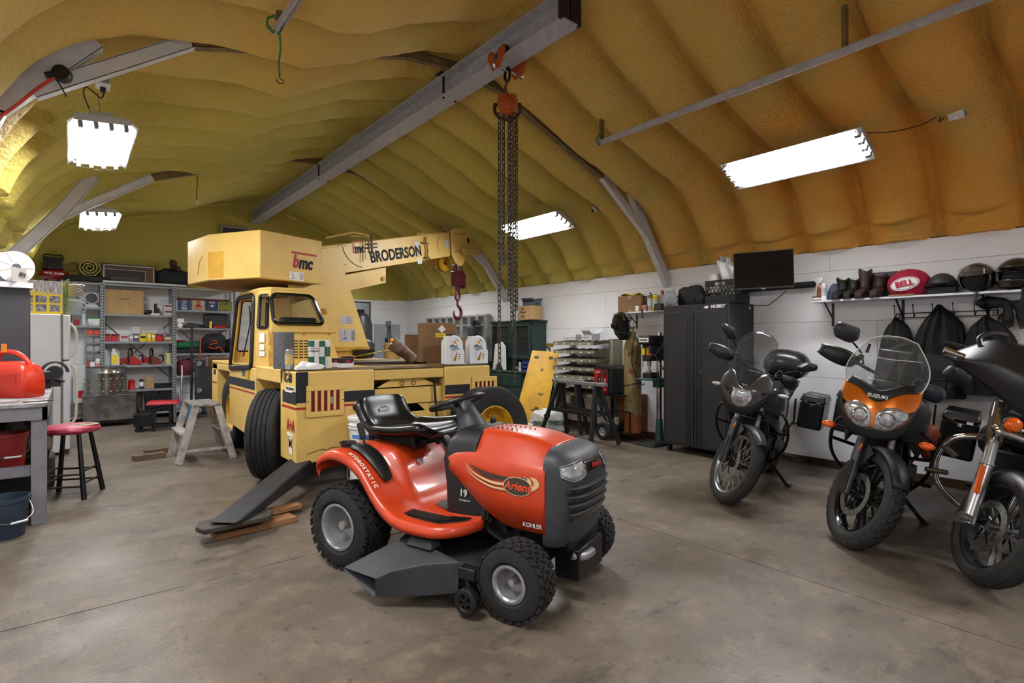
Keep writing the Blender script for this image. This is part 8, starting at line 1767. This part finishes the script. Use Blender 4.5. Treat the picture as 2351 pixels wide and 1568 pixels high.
# ================= shelving along the back wall =================
YS_ = 11.52; DS = .40; SHM = mat('shelf_grey', '8f9197', .5, .15, var=.15)
def xb(u): return W(u, 784, Y=YS_).x
X0, X1, X2, X3 = xb(148), xb(235), xb(400), xb(541)
def zs_(u, v): return W(u, v, Y=YS_).z
def unit(lb, xa, xb_, zz, left=True, brace=True):
    t = thing('shelving_unit', lb, 'shelves', ((xa+xb_)/2, YS_+DS/2, 0)); w = xb_-xa; ht = max(zz)+.02
    for x in (-w/2+.018, w/2-.018):
        for y in (-DS/2, DS/2-.03): 
            g = G(); g.box(x-.018, x+.018, y, y+.003, 0, ht).box(x-.018, x-.015, y, y+.03, 0, ht)
            po = g.build('post', SHM, t)
            if y < 0:
                g = G()
                for k in range(int(ht/.05)): g.box(x-.007, x+.007, y-.001, y, .03+k*.05, .055+k*.05)
                g.build('slot_row', mat('slot_dark', '2c2c2e', .8), po)
    for z in zz: g = G(); g.box(-w/2+.005, w/2-.005, -DS/2, DS/2, z-.004, z).box(-w/2+.005, w/2-.005, -DS/2-.001, -DS/2+.002, z-.035, z); g.build('shelf', SHM, t)
    if brace:
        g = G(); g.bar((-w/2+.03, DS/2, ht*.72), (w/2-.03, DS/2, ht*.30), .012, .003, up=(0, 1, 0)); g.bar((w/2-.03, DS/2-.004, ht*.72), (-w/2+.03, DS/2-.004, ht*.30), .012, .003, up=(0, 1, 0)); g.build('cross_brace', BKM, t)
    return t
TOP = zs_(235, 650)
zA = [.12, zs_(190, 747), zs_(190, 704), TOP]; zA.insert(1, zs_(170, 925))
zB = [.12, zs_(340, 893), zs_(320, 838), zs_(320, 784), zs_(320, 722), TOP]
zC = [.12, zs_(470, 861), zs_(470, 811), zs_(470, 753), zs_(470, 713), TOP]
unit('grey steel shelving bay at the left, half behind the refrigerator', X0-.05, X1, zA, brace=False)
unit('grey steel shelving bay in the middle, holding the large carton and chainsaws', X1, X2, zB)
unit('grey steel shelving bay at the right, holding the manuals and green case', X2, X3, zC)
def S(kd, lb, ct, u0, u1, vt, z, d=None, Y=YS_+.06, rz=0, **k):
    v = V0-(z-H)*F/((SN*W(u0, 784, Y=Y).x+CS*Y))
    a = W(u0, v, Y=Y); b = W(u1, v, Y=Y); m = W((u0+u1)/2, v, Y=Y); tp = W((u0+u1)/2, vt, Y=Y)
    w = b.x-a.x; dd = d or w; t = thing(kd, lb, ct, ((a.x+b.x)/2, Y+dd/2, z+.001), rz, **k); return t, w, dd, tp.z-z
# top
t, w, d, h = S('air_compressor', 'red pancake air compressor with black motor on top of the left shelves', 'compressor', 69, 144, 583, TOP, .3)
CPR = mat('compressor_red', '8e0f14', .25, coat=.5); r = w/2
g = G(); g.lathe([(0, .03), (r*.7, .03), (r*.95, .07), (r, .11), (r*.95, .155), (r*.7, .19), (0, .20)], n=36); cp_ = g.build('tank', CPR, t); txt('PORTER', .035, (-.07, -r*.99, .12), PAPER, cp_, bold=.04, sx=.8); txt('CABLE', .035, (.08, -r*.98, .115), PAPER, cp_, bold=.04, sx=.8)
g = G(); g.box(-r*.75, r*.6, -.10, .12, .20, .36, top=(.03, .03, .02, .02)).box(-.14, .12, -.08, .10, .36, .40); g.cyl((-.05, -.12, .22), (-.05, -.10, .22), .03); g.tube([(-.14, 0, .40), (-.12, 0, .44), (.10, 0, .44), (.12, 0, .40)], .012, 6); g.tube([(.2, 0, .32), (.27, 0, .34), (.30, 0, .27), (.26, 0, .2), (.16, 0, .2)], .006, 6, 4); g.build('motor_shroud', mat('shroud_black', '161617', .5), t, bevel=.01)
for x in (-.1, .1): g = G(); g.cyl((x, 0, 0), (x, 0, .04), .02); g.build('rubber_foot', RUB, t)
t.location.x += .09
t = thing('tyre', 'black tyre lying flat on top of the left shelving bay', 'tyre', (xb(190)+.04, YS_+.30, TOP+.06)); t.rotation_euler = (math.pi/2, 0, 0); g = G(); tyre(g, .40, .10, .30, 'lawn', 40); g.build('tyre_body', RUB, t); g = G(); g.lathe([(.28, -.05), (.30, -.05), (.30, .05), (.28, .05)], ax=(0, 1, 0), n=40); g.build('bright_rim', STL, t)
t, w, d, h = S('foam_roll', 'rolled cream egg crate foam on top of the tyre', 'foam roll', 178, 232, 594, TOP+.115, .35, YS_-.0)
g = G(); L_ = []
for k in range(70): a = k*.28; r = .018+.0069*a+.004*math.sin(k*2.1); L_.append((r*math.cos(a), .0, .145+r*math.sin(a)))
for y0_ in (0,):
    vs = [V(p[0], -.1, p[2]) for p in L_]+[V(p[0], .28, p[2]) for p in L_]; n_ = len(L_); g.add(vs, [(i, i+1, n_+i+1, n_+i) for i in range(n_-1)])
g.build('foam_sheet', mat('foam_yellow', 'c4b478', .9, bump=.4, bs=40), t, solid=.015)
t, w, d, h = S('cardboard_box', 'brown carton with silver framed panel on top of the middle shelves', 'box', 232, 357, 582, TOP, .25, YS_+.10); h = .36; w = .78; o = carton(t, w, d, h, mat('carton_dark', '5f4839', .8), tape=False)
g = G()
for (x0, x1, z0, z1) in ((-.36, .37, .325, .34), (-.36, -.345, .0, .34), (.355, .37, .0, .34), (-.34, .24, .255, .262), (.235, .242, 0, .262)): g.box(x0, x1, -d/2-.004, -d/2, z0, z1)
g.build('silver_frame', mat('frame_silver', 'b9bcc0', .4), o); g = G(); g.box(-.34, .23, -d/2-.003, -d/2, 0, .25); pp_ = g.build('dark_print', mat('print_dark', '2c2625', .6), o); txt('BANKERS BOX', .06, (-.05, -d/2-.004, .11), mat('ink_grey', '5c514d', .6), pp_, bold=.02)
t, w, d, h = S('jacket', 'dark folded jacket with a boot on it on top of the right shelves', 'jacket', 358, 440, 592, TOP+.07, .34, YS_+.04); g = G(); blob(g, (0, 0, .11), (.29, .16, .17), 4, .14, 2.5, flat=0); g.build('garment', mat('jacket_navy', '1d2126', .85, bump=.4, bs=25), t)
t = thing('boot', 'worn boot resting on the dark jacket on the shelf top', 'boot', (xb(405), YS_+.22, TOP+.31), 20); boot(t, 1, mat('boot_worn', '4d4238', .8, var=.4), SL, .14)
g = G(); xa = xb(236); xz = xb(427); g.box(xa, xz, YS_-.03, YS_+.06, TOP+.012, TOP+.05); tag(g.build('light_fixture', mat('fixture_white', 'b9bbc0', .5), bevel=.004), 'long pale strip light body lying along the shelf top edge', 'fixture')
g = G(); g.box(xa+.1, xz+.0, YS_+.08, YS_+.18, TOP+.012, TOP+.065); tag(g.build('black_channel', BKM, bevel=.004), 'long black channel lying behind the pale strip light body', 'channel')
# bay 1
zt_ = zA[3]; zm = zA[2]
t, w, d, h = S('power_tool', 'black tool with a red stripe on the left shelf', 'tool', 150, 182, 674, zt_, .16); g = G(); g.prism([(-w/2, 0), (w/2, 0), (w*.35, h*.8), (0, h), (-w*.4, h*.6)], -.07, .07); q = g.build('tool_body', BK, t, bevel=.01); g = G(); g.prism([(-w*.38, 0), (-w*.2, 0), (w*.12, h*.9), (-w*.02, h*.9)], -.072, -.07); g.build('red_stripe', RED, q)
t, w, d, h = S('fan_heater', 'round grey fan heater with wire grille on the left shelf', 'heater', 192, 229, 668, zt_, .14); r = w*.46; zc_ = h*.55
g = G(); g.lathe([(r*.82, -.03), (r, -.02), (r, .03), (r*.82, .035)], (0, -.03, zc_), (0, -1, 0), 32); g.box(-w*.45, w*.45, -.06, .05, 0, .05, top=(.03, .03, .01, .01)); fh = g.build('heater_ring', mat('heater_grey', 'b3b6b9', .45), t); g = G(); g.cyl((0, .04, zc_), (0, -.02, zc_), r*.95, n=30); g.build('heater_back', BK, t)
g = G()
for k in range(-5, 6): x = r*.8*k/5.5; hh = math.sqrt(max(0, (r*.82)**2-x*x)); g.cyl((x, -.06, zc_-hh), (x, -.06, zc_+hh), .002, n=4); g.cyl((-hh, -.062, zc_+x), (hh, -.062, zc_+x), .0015, n=4)
g.build('grille', mat('grille_wire', '8b8f92', .4, .4), fh)
t, w, d, h = S('paint_tin', 'small tin with pale lid at the left of the lower shelf', 'tin', 151, 165, 718, zm); can(t, w/2, h, STL)
t, w, d, h = S('small_box', 'small red carton with white tape roll on it', 'box', 167, 183, 733, zm, .08); carton(t, w, d, h, mat('carton_red', '8c2424', .6), tape=False)
t, w, d, h = S('caulk_tube', 'white caulk tube with pointed nozzle on the left shelf', 'tube', 187, 197, 708, zm); g = G(); g.lathe([(0, 0), (w/2, 0), (w/2, h*.7), (w*.15, h*.74), (w*.06, h), (0, h)], n=16); g.build('tube_body', mat('caulk_white', 'c3ced3', .4), t)
t, w, d, h = S('plastic_tub', 'white tub with green lid and label on the left shelf', 'tub', 202, 230, 729, zm, .15); g = G(); g.box(-w*.45, w*.45, -d*.45, d*.45, 0, h*.85, top=(-.01, -.01, -.01, -.01)); q = g.build('tub_body', WHT, t, bevel=.01); g = G(); g.box(-w*.52, w*.52, -d*.5, d*.5, h*.85, h); g.build('lid', mat('lid_green', '1f8c4c', .4), t, bevel=.005); g = G(); g.box(-w*.36, -w*.05, -d*.47, -d*.46, h*.2, h*.65); g.build('label', mat('lid_green'), q)
# wire rack of jars between the fridge and the middle bay
xc = (xb(201)+xb(229))/2; t = thing('jar_rack', 'tall narrow wire rack with jars lying in tiers under the left shelf', 'rack', (xc, YS_+.10, zs_(215, 862))); ht = zs_(215, 752)-zs_(215, 862)
g = G(); g.box(-.11, -.10, -.08, .08, 0, ht).box(.10, .11, -.08, .08, 0, ht)
for k in range(6): g.box(-.11, .11, -.09, .08, k*ht/6, k*ht/6+.008)
g.build('rack_frame', mat('rack_wire', '8f8f8a', .5, .4), t)
jx_, jz_ = t.location.x, t.location.z
for k in range(1, 6):
    for s in (-1, 1):
        c_ = ['c8421c', '8d9492', '9aa0a2', '7d8486', 'c8301c'][5-k]
        q = thing('glass_jar', '%s jar in tier %s of the narrow wire rack, %s side' % ({5: 'orange and green', 4: 'grey', 3: 'clear', 2: 'glass', 1: 'red'}[k], {5: 'one', 4: 'two', 3: 'three', 2: 'four', 1: 'five'}[k], 'left' if s < 0 else 'right'), 'jar', (jx_+s*.05, YS_+.10, jz_+k*ht/6+.052), group='jars in the wire rack') if k else None
        g = G(); g.cyl((0, -.07, 0), (0, .07, 0), .042, n=18); g.build('jar_body', mat('jar_'+c_, c_, .3, var=.3), q); g = G(); g.cyl((0, -.082, 0), (0, -.07, 0), .044, n=18); g.build('lid', mat('jarlid_'+c_, c_, .35, .3 if k in (2, 3, 4) else 0), q)
t, w, d, h = S('paint_tin', 'white tin with black print beside the spray can on the metal drum level', 'tin', 206, 219, 831, zs_(215, 862)-.0, Y=YS_-.12); can(t, w/2, h, WHT, mat('tin_print', '2a2a2c', .5, col2='d0d0d0', vs=30))
t, w, d, h = S('spray_can', 'white and red spray can beside the white tin', 'can', 219, 230, 822, zs_(215, 862)-.0, Y=YS_-.12); can(t, w/2, h, WHT, mat('can_label2', 'a8a8ac', .5, col2='c02030', vs=20), RED, 1)
g = G(); g.box(xb(203), xb(232), YS_-.16, YS_-.001, zs_(215, 862)-.02, zs_(215, 862)); tag(g.build('tin_ledge', SHM), 'small metal ledge holding the white tin and the spray can', 'ledge')
t, w, d, h = S('cardboard_box', 'white carton with handwriting beside the refrigerator', 'box', 168, 196, 838, zA[1]+.32, .2, Y=YS_-.05); carton(t, w, d, h, mat('carton_white', 'bfc3c6', .7), tape=False)
t, w, d, h = S('cardboard_box', 'pale grey carton under the handwritten white carton', 'box', 168, 197, 850, zA[1], .2, Y=YS_-.05); h = .318; o = carton(t, w, d, h, mat('carton_white'), tape=False); g = G(); g.box(-.02, .05, -d/2-.002, -d/2, .08, .2); g.build('red_label', RED, o)
# bay 2
z = zB[4]; t, w, d, h = S('cardboard_box', 'large tan carton with small black print on the upper middle shelf', 'box', 240, 330, 666, z, .32, Y=YS_+.03); o = carton(t, w, d, h, CARDL); txt('CARQUEST', .03, (0, -d/2-.001, h*.62), INK, o, bold=.02)
g = G()
for k in range(5): g.box(-.09, -.06, -d/2-.001, -d/2, h*(.52-.05*k), h*(.525-.05*k)).box(.06, .09, -d/2-.001, -d/2, h*(.5-.05*k), h*(.505-.05*k))
g.build('small_print', INK, o)
t, w, d, h = S('power_tool', 'black angle grinder lying beside the large carton', 'tool', 331, 350, 706, z, .12); g = G(); g.tube([(-w/2, 0, .04), (0, 0, .05), (w/2, 0, .06)], [.03, .04, .025], 10, 4); g.build('tool_body', BK, t)
t, w, d, h = S('cordless_drill', 'black and green cordless tool on white base on the middle shelf', 'tool', 346, 368, 697, z, .12); g = G(); g.box(-w*.1, w*.45, -.04, .04, .03, h*.6).box(-w*.1, w*.2, -.04, .04, h*.5, h); g.build('tool_body', BK, t, bevel=.01); g = G(); g.box(-w*.48, w*.48, -.06, .05, 0, .03); g.build('white_base', WHT, t, bevel=.008)
for i, (v0, hh) in enumerate(((707, 0), (695, 1))):
    t, w, d, h = S('small_box', ('white filter carton with red band, lower of two at the shelf end', 'white filter carton with red band, upper of two at the shelf end')[i], 'box', 376, 396, 708, z+.105*i, .12); h = .10; o = carton(t, w, d, h, mat('carton_white2', 'c9c9cc', .7), tape=False); g = G(); g.box(-w*.4, w*.4, -d/2-.001, -d/2, h*.5, h*.8); g.build('red_band', mat('band_maroon', '8a2434', .5), o)
z = zB[3]; rr = random.Random(3)
row = [(239, 254, 766, 'b01820', 'red plastic bin'), (256, 272, 767, 'b01820', 'red parts bin with hardware'), (275, 296, 768, 'b8b0b2', 'white carton with maroon band'), (297, 306, 769, '9c8f94', 'narrow grey and red carton'), (306, 320, 766, '4a4a54', 'dark blister pack'), (320, 337, 768, 'd9c21c', 'yellow carton with black arrow'), (338, 347, 763, 'e0b820', 'yellow and white packet'), (348, 357, 765, 'c9a81c', 'small yellow carton'), (358, 374, 767, 'b01820', 'bright red parts bin'), (375, 396, 772, '8c6f48', 'flat brown carton')]
for i, (u0, u1, vt, c_, nm) in enumerate(row):
    t, w, d, h = S('parts_bin' if 'bin' in nm else 'small_box', nm+(' at the left end of the packed middle shelf', ' second from the left on the packed middle shelf', ' on the packed middle shelf beside the red bins', ' beside the white carton on the packed shelf', ' on the packed middle shelf', ' on the packed middle shelf', ' beside the yellow arrow carton', ' left of the bright red bin', ' near the right end of the packed shelf', ' at the right end of the packed middle shelf')[i], 'bin' if 'bin' in nm else 'box', u0, u1, vt, z, .13)
    m_ = mat('pk_'+c_, c_, .45)
    if 'bin' in nm: g = G(); g.box(-w/2, w/2, -d/2, d/2, 0, .005).box(-w/2, -w/2+.004, -d/2, d/2, 0, h).box(w/2-.004, w/2, -d/2, d/2, 0, h).box(-w/2, w/2, d/2-.004, d/2, 0, h).box(-w/2, w/2, -d/2, -d/2+.004, 0, h*.75); q = g.build('bin_body', m_, t); g = G(); [g.cbox((rr.uniform(-w*.35, w*.35), rr.uniform(-.04, .04), h*.8), (.03, .02, .04), rz=rr.uniform(0, 3)) for _ in range(5)]; g.build('bin_contents', mat('hardware'), q)
    else: o = carton(t, w, d, h, m_, tape=False); g = G(); g.box(-w*.35, w*.35, -d/2-.001, -d/2, h*.45, h*.75); g.build('label', mat('band_maroon') if i == 2 else (INK if i == 5 else PAPER), o)
for u0, u1, vt, dz, nm in ((302, 322, 750, .125, 'white label card standing above the packed middle shelf'), (324, 333, 757, .125, 'small white timer box on top of the yellow carton')):
    t, w, d, h = S('label_card', nm, 'card', u0, u1, vt, z, .03, Y=YS_+.22); g = G(); g.box(-w/2, w/2, -.015, .015, 0, h); g.build('card', mat('card_white', 'c8c8c6', .7), t, bevel=.003)
t, w, d, h = S('plastic_bag', 'clear bag of fittings behind the bright red bin', 'bag', 362, 384, 752, z, .1, Y=YS_+.24); g = G(); blob(g, (0, 0, h*.45), (w*.5, .05, h*.5), 2, .12, 2, flat=0); g.build('bag_body', mat('bag_grey'), t)
z = zB[2]
t, w, d, h = S('jug', 'translucent grey jug behind the shelf post', 'jug', 240, 251, 800, z, .1); jug(t, w*1.3, .1, h, mat('jug_grey', '9fa5a8', .3))
t, w, d, h = S('jug', 'white jug with yellow label on the chainsaw shelf', 'jug', 254, 276, 800, z, .13); jug(t, w*.9, .13, h, mat('jug_clear', 'c9cfc9', .3), WHT, YEL)
def chainsaw(lb, u0, u1, vt, z, c1, c2, Y):
    t, w, d, h = S('chainsaw', lb, 'chainsaw', u0, u1, vt, z, .2, Y=Y); R1 = mat('saw_'+c1, c1, .4, var=.25)
    g = G(); g.prism([(-w*.2, 0), (w*.35, 0), (w*.48, h*.15), (w*.3, h*.36), (-w*.02, h*.55), (-w*.2, h*.48)], -.08, .08); q = g.build('engine_housing', mat('saw_'+c2, c2, .45, var=.3), t, bevel=.01)
    g = G(); g.box(-w*.55, -w*.2, -.02, .02, .02, h*.42); g.build('bar_cover', R1, t, bevel=.006)
    g = G(); g.tube([(-w*.12, -.085, h*.1), (-w*.15, -.085, h*.7), (-w*.1, -.04, h*.95), (w*.0, .05, h*.93), (w*.03, .08, h*.4)], .013, 8, 5); g.tube([(w*.3, 0, h*.5), (w*.46, 0, h*.55), (w*.5, 0, h*.2), (w*.35, 0, .03)], .014, 8, 4); g.build('handle', BK, t)
chainsaw('red chainsaw with black front handle on the middle shelf', 276, 330, 799, z, '9a2a14', 'a81c18', YS_+.04)
chainsaw('brown and red chainsaw with hooked handle right of the first', 328, 376, 800, z, 'b01c18', '7a3a1c', YS_+.12)
t, w, d, h = S('plastic_cup', 'pale yellow plastic cup at the end of the chainsaw shelf', 'cup', 380, 396, 811, z); g = G(); g.lathe([(0, 0), (w*.4, 0), (w*.45, h*.9), (w*.5, h*.9), (w*.5, h), (w*.42, h), (0, h*.95)], n=20); g.build('cup_body', mat('cup_yellow', 'c8c490', .5), t)
z = zB[1]
for u0, u1, vt, nm, kd, m_ in ((284, 292, 862, 'black bottle on the low shelf beside the metal drum', 'bottle', BK), (294, 311, 872, 'red and black jar with silver lid on the low shelf', 'jar', RED), (320, 331, 870, 'small black red and white bottle on the low shelf', 'bottle', mat('bottle_dark', '2c2226', .4)), (334, 353, 866, 'tan carton with dark cap on the low shelf', 'box', CARDL), (357, 397, 877, 'long black organiser tray on the low shelf', 'tray', BK)):
    t, w, d, h = S(nm.split()[-6] if 0 else {'bottle': 'bottle', 'jar': 'jar', 'box': 'small_box', 'tray': 'organiser_tray'}[kd], nm, kd, u0, u1, vt, z, .12)
    if kd in ('bottle', 'jar'): can(t, w/2, h, m_, PAPER if u0 == 320 else None, BK, 1)
    elif kd == 'box': carton(t, w, d, h, m_)
    else: g = G(); g.box(-w/2, w/2, -d/2, d/2, 0, h*.8, top=(-.01, -.01, -.01, -.01)); q = g.build('tray_body', m_, t, bevel=.006); g = G(); [g.box(-w/2+.01+k*w*.33, -w/2+.02+k*w*.33, -d/2-.004, -d/2, .01, h*.7) for k in range(3)]; g.build('rib', BKM, q)
for u0, u1, vt, nm, m_ in ((297, 312, 905, 'camouflage rubber boot, left one under the low shelf', 'c'), (312, 331, 903, 'camouflage rubber boot, right one under the low shelf', 'c'), (335, 368, 905, 'wide black bin under the low shelf, behind the roller seat', 'b'), (369, 396, 898, 'tall black bin at the right end under the low shelf', 'b')):
    t, w, d, h = S('boot' if m_ == 'c' else 'storage_bin', nm, 'boot' if m_ == 'c' else 'bin', u0, u1, vt, zB[0], .2, Y=YS_+.04); g = G()
    if m_ == 'c': g.lathe([(w*.3, 0), (w*.36, .05), (w*.33, .12), (w*.4, h), (w*.36, h), (0, .1)], (0, .05, 0), n=16); g.ell((0, -.04, .035), (w*.33, .12, .04), 14, 8)
    else: g.box(-w/2, w/2, -d/2, d/2, 0, h, top=(-.01, -.01, -.01, -.01))
    g.build('boot_body' if m_ == 'c' else 'bin_body', mat('camo', '5e5a42', .8, col2='33301f', vs=14) if m_ == 'c' else BK, t, bevel=0 if m_ == 'c' else .01)
# bay 3
z = zC[4]
BKS = [(408, 438, '2f3d62', 'dark blue repair manual with white lettering', 'MOTOR AUTO REPAIR MANUAL', 'c8ccd4'), (440, 470, 'b4a58c', 'cream manual with red car picture, standing second', 'USED CARS', 'a02c20'), (472, 502, '2b3a5c', 'dark blue manual with a white V emblem', 'Cadillac', 'd0d4da'), (504, 533, '7f7c24', 'olive yellow manual at the right end of the row', 'CLASSIC CARS', '2c3350')]
for u0, u1, c_, nm, s_, ic in BKS:
    t, w, d, h = S('book', nm, 'book', u0, u1, 677, z, .04, Y=YS_+.02, group='manuals on the right shelf'); h = .185; w = w*.95; g = G(); g.box(-w/2, w/2, -.02, -.016, 0, h).box(-w/2, w/2, .016, .02, 0, h).box(-w/2, -w/2+.004, -.02, .02, 0, h); bo_ = g.build('cover', mat('bk_'+c_, c_, .6, var=.15), t); g = G(); g.box(-w/2+.004, w/2-.004, -.016, .016, .003, h-.003); g.build('pages', PAPER, t)
    ic_ = mat('bki_'+ic, ic, .6)
    for k, wd_ in enumerate(s_.split()): txt(wd_, .03 if len(s_) > 10 else .042, (0, -.0205, h*.85-k*.036), ic_, bo_, bold=.03, sx=.8)
    g = G()
    if s_ == 'Cadillac': g.tube([(-.05, -.021, h*.6), (0, -.021, h*.3), (.05, -.021, h*.6)], .004, 4); g.ell((0, -.021, h*.52), (.02, .002, .022), 12, 6)
    elif 'USED' in s_: g.ell((0, -.021, h*.42), (.065, .002, .02), 14, 6); g.ell((0, -.021, h*.5), (.035, .002, .02), 12, 6); g.box(-.06, .06, -.0212, -.0204, h*.1, h*.2)
    else: g.box(-.04, .045, -.0212, -.0204, h*.08, h*.16)
    g.build('cover_picture', ic_, bo_)
g = G(); x_a, x_b = xb(410), xb(530); g.box(x_a, x_b, YS_+.1, YS_+.25, z+.22, z+.26); tag(g.build('wooden_rail', mat('rail_red', '5c1f17', .6), bevel=.004), 'dark red flat case lying on the row of manuals', 'case')
o = bpy.data.objects['wooden_rail']; o.location.z = -.03
z = zC[3]
t, w, d, h = S('paper_roll', 'white paper roll with marked card on top at the left of the shelf', 'roll', 404, 422, 732, z, .12); g = G(); g.cyl((0, -.06, w*.38), (0, .06, w*.38), w*.38, n=20); g.build('roll', PAPER, t); g = G(); g.box(-w*.5, w*.55, -.07, .0, w*.78, w*.78+.07); g.build('card', PAPER, t)
t, w, d, h = S('glove', 'crumpled grey cloth lying on the right shelf', 'cloth', 420, 468, 738, z, .2); g = G(); blob(g, (0, 0, .03), (w*.5, .08, .06), 3, .2, 2.6, flat=0); g.build('cloth_body', mat('cloth_dark', '3c3d3f', .8, bump=.3, bs=20), t)
t, w, d, h = S('storage_box', 'clear grey plastic case on the right shelf', 'case', 470, 529, 721, z, .25, Y=YS_+.1); g = G(); g.box(-w/2, w/2, -d/2, d/2, 0, h, top=(.01, .01, .01, .01)); g.build('case_body', mat('case_smoke', '34373a', .3, var=.3), t, bevel=.02)
t, w, d, h = S('spray_bottle', 'small yellow bottle in front of the clear case', 'bottle', 481, 488, 737, z, Y=YS_+.0); can(t, w/2, h, YEL, None, YEL, 1)
for i, (c_, nm, dz) in enumerate((('a81824', 'bright red flat box in front of the clear case', 0), ('5a2420', 'dark brown flat box stacked on the bright red box', .038))): t, w, d, h = S('small_box', nm, 'box', 490, 520, 744, z+dz, .1, Y=YS_-.02); carton(t, w*(1-.05*i), d, .036, mat('flat_'+c_, c_, .5), tape=False)
z = zC[2]
t, w, d, h = S('tool_case', 'long dark green cylinder case on the right shelf', 'case', 404, 472, 776, z+.075, .2, Y=YS_+.04); g = G(); g.cyl((-w/2, 0, .075), (w/2, 0, .075), .075, n=24); g.build('case_body', mat('case_green', '12603a', .5), t); 
t, w, d, h = S('tool_case', 'black flat case under the green cylinder case', 'case', 404, 470, 792, z, .25, Y=YS_+.03); g = G(); g.box(-w/2, w/2, -d/2, d/2, 0, .07); g.build('case_body', BK, t, bevel=.006)
t, w, d, h = S('red_tray', 'red plastic tray lying on the green cylinder case', 'tray', 403, 425, 771, z+.226, .12, Y=YS_+.06); g = G(); g.box(-w/2, w/2, -.05, .05, 0, .02); g.build('tray_body', RED, t, bevel=.004)
t, w, d, h = S('backpack', 'black backpack with orange straps on the right shelf', 'backpack', 466, 522, 770, z, .22, Y=YS_-.06); g = G(); blob(g, (0, 0, .18), (w*.5, .12, .20), 2, .13, 2.2, flat=0); q = g.build('bag_body', mat('black_fabric'), t)
g = G(); g.tube([(-.12, -.13, .12), (-.02, -.15, .08), (.06, -.15, .12), (.12, -.13, .03)], .009, 6, 4).tube([(-.08, -.12, .26), (.02, -.14, .2), (-.1, -.14, .16)], .008, 6, 4); g.build('orange_strap', mat('strap_orange', 'd8431c', .6), q)
t, w, d, h = S('black_bag', 'black soft bag at the right end of the green case shelf', 'bag', 516, 540, 780, z, .2, Y=YS_+.12); g = G(); blob(g, (0, 0, .12), (w*.55, .12, .15), 4, .12, 2, flat=0); g.build('bag_body', mat('black_fabric'), t)
# drum and stainless box
t = thing('steel_chest', 'dented stainless steel chest on a low dolly before the shelves', 'chest', ((xb(190)+xb(297))/2+.02, YS_-.42, 0)); w = .70
g = G(); g.box(-w/2, w/2, -.22, .22, .10, .50); q = g.build('chest_body', mat('stainless_dull', '8f8d8a', .3, .85, col2='5f5d5a', vs=3, bump=.1, bs=5), t, bevel=.006); g = G(); g.box(-w/2-.01, w/2+.01, -.23, .23, .50, .512); g.build('chest_lid', STL, q, bevel=.003)
g = G(); g.box(-w/2+.02, w/2-.02, -.2, .2, .06, .10); g.build('dolly', BKM, t)
for x in (-.28, .28):
    for y in (-.16, .16): g = G(); g.cyl((x, y-.015, .03), (x, y+.015, .03), .03, n=14); g.build('caster', BK, t)
t = thing('perforated_drum', 'stainless washer drum with round dimples standing on the steel chest', 'drum', ((xb(196)+xb(284))/2, YS_-.40, .513)); r = .275
g = G(); g.lathe([(0, 0), (r, 0), (r, .34), (r*1.01, .345), (r*1.01, .36), (r, .365), (r, .43), (r*1.02, .435), (r*1.02, .445), (r*.97, .445), (r*.96, .02), (0, .02)], n=48); q = g.build('drum_shell', mat('stainless_bright', 'a5a3a0', .2, .95, var=.2, vs=4), t)
g = G()
for k in range(18):
    for j in range(3): a = 2*math.pi*(k+.5*(j % 2))/18; g.ell(((r-.009)*math.cos(a), (r-.009)*math.sin(a), .06+.10*j), (.02, .02, .017), 8, 6)
g.build('dimple', mat('dimple_brass', '98896a', .3, .8), q)
# things between the right bay and the crane
for (x, lean_, lb, m_, L_) in ((xb(432), .12, 'black pole leaning against the right shelving bay', BK, 1.7), (xb(448), .2, 'orange and black pole leaning beside the black pole', mat('pole_orange', '9c3a20', .5), 1.45), (xb(410), .1, 'silver crutch-like pole leaning on the shelf post', CHR, .95)):
    g = G(); g.cyl((0, 0, .0), (lean_*.3, .14, L_), .022 if m_ is BK else .014, n=12); o = g.build('pole', m_); o.location = (x, YS_-.32, 0); tag(o, lb, 'pole')
bucket('bucket', 'light blue bucket on the floor before the right shelving bay', xb(424), YS_-.48, 0, .14, .30, mat('bucket_light_blue', '4c7396', .5), 0, False)
t = thing('creeper', 'black mechanic creeper standing on end with grey casters', 'creeper', (xb(468), YS_-.40, 0), 8)
g = G(); g.box(-.22, .22, -.03, .03, .08, 1.05); g.build('creeper_board', mat('creeper_black', '26282c', .5), t, bevel=.03, seg=3)
for x in (-.17, .17):
    for z in (.14, .5, .98): g = G(); g.lathe([(0, -.015), (.045, -.015), (.05, 0), (.045, .015), (0, .015)], (x, -.085, z), (1, .3, 0), 18); g.box(x-.02, x+.02, -.06, -.03, z-.02, z+.02); g.build('caster', mat('caster_grey', '7d8486', .4), t)
t, w, d, h = S('cloth_bundle', 'dark red and pink bundle on the lower right shelf', 'bundle', 405, 452, 828, zC[1], .2, Y=YS_+.05); g = G(); blob(g, (0, 0, .14), (w*.48, .11, .16), 6, .2, 2.5, flat=0); g.build('bundle_body', mat('cloth_red', '6b1f30', .8, var=.4, vs=8), t)
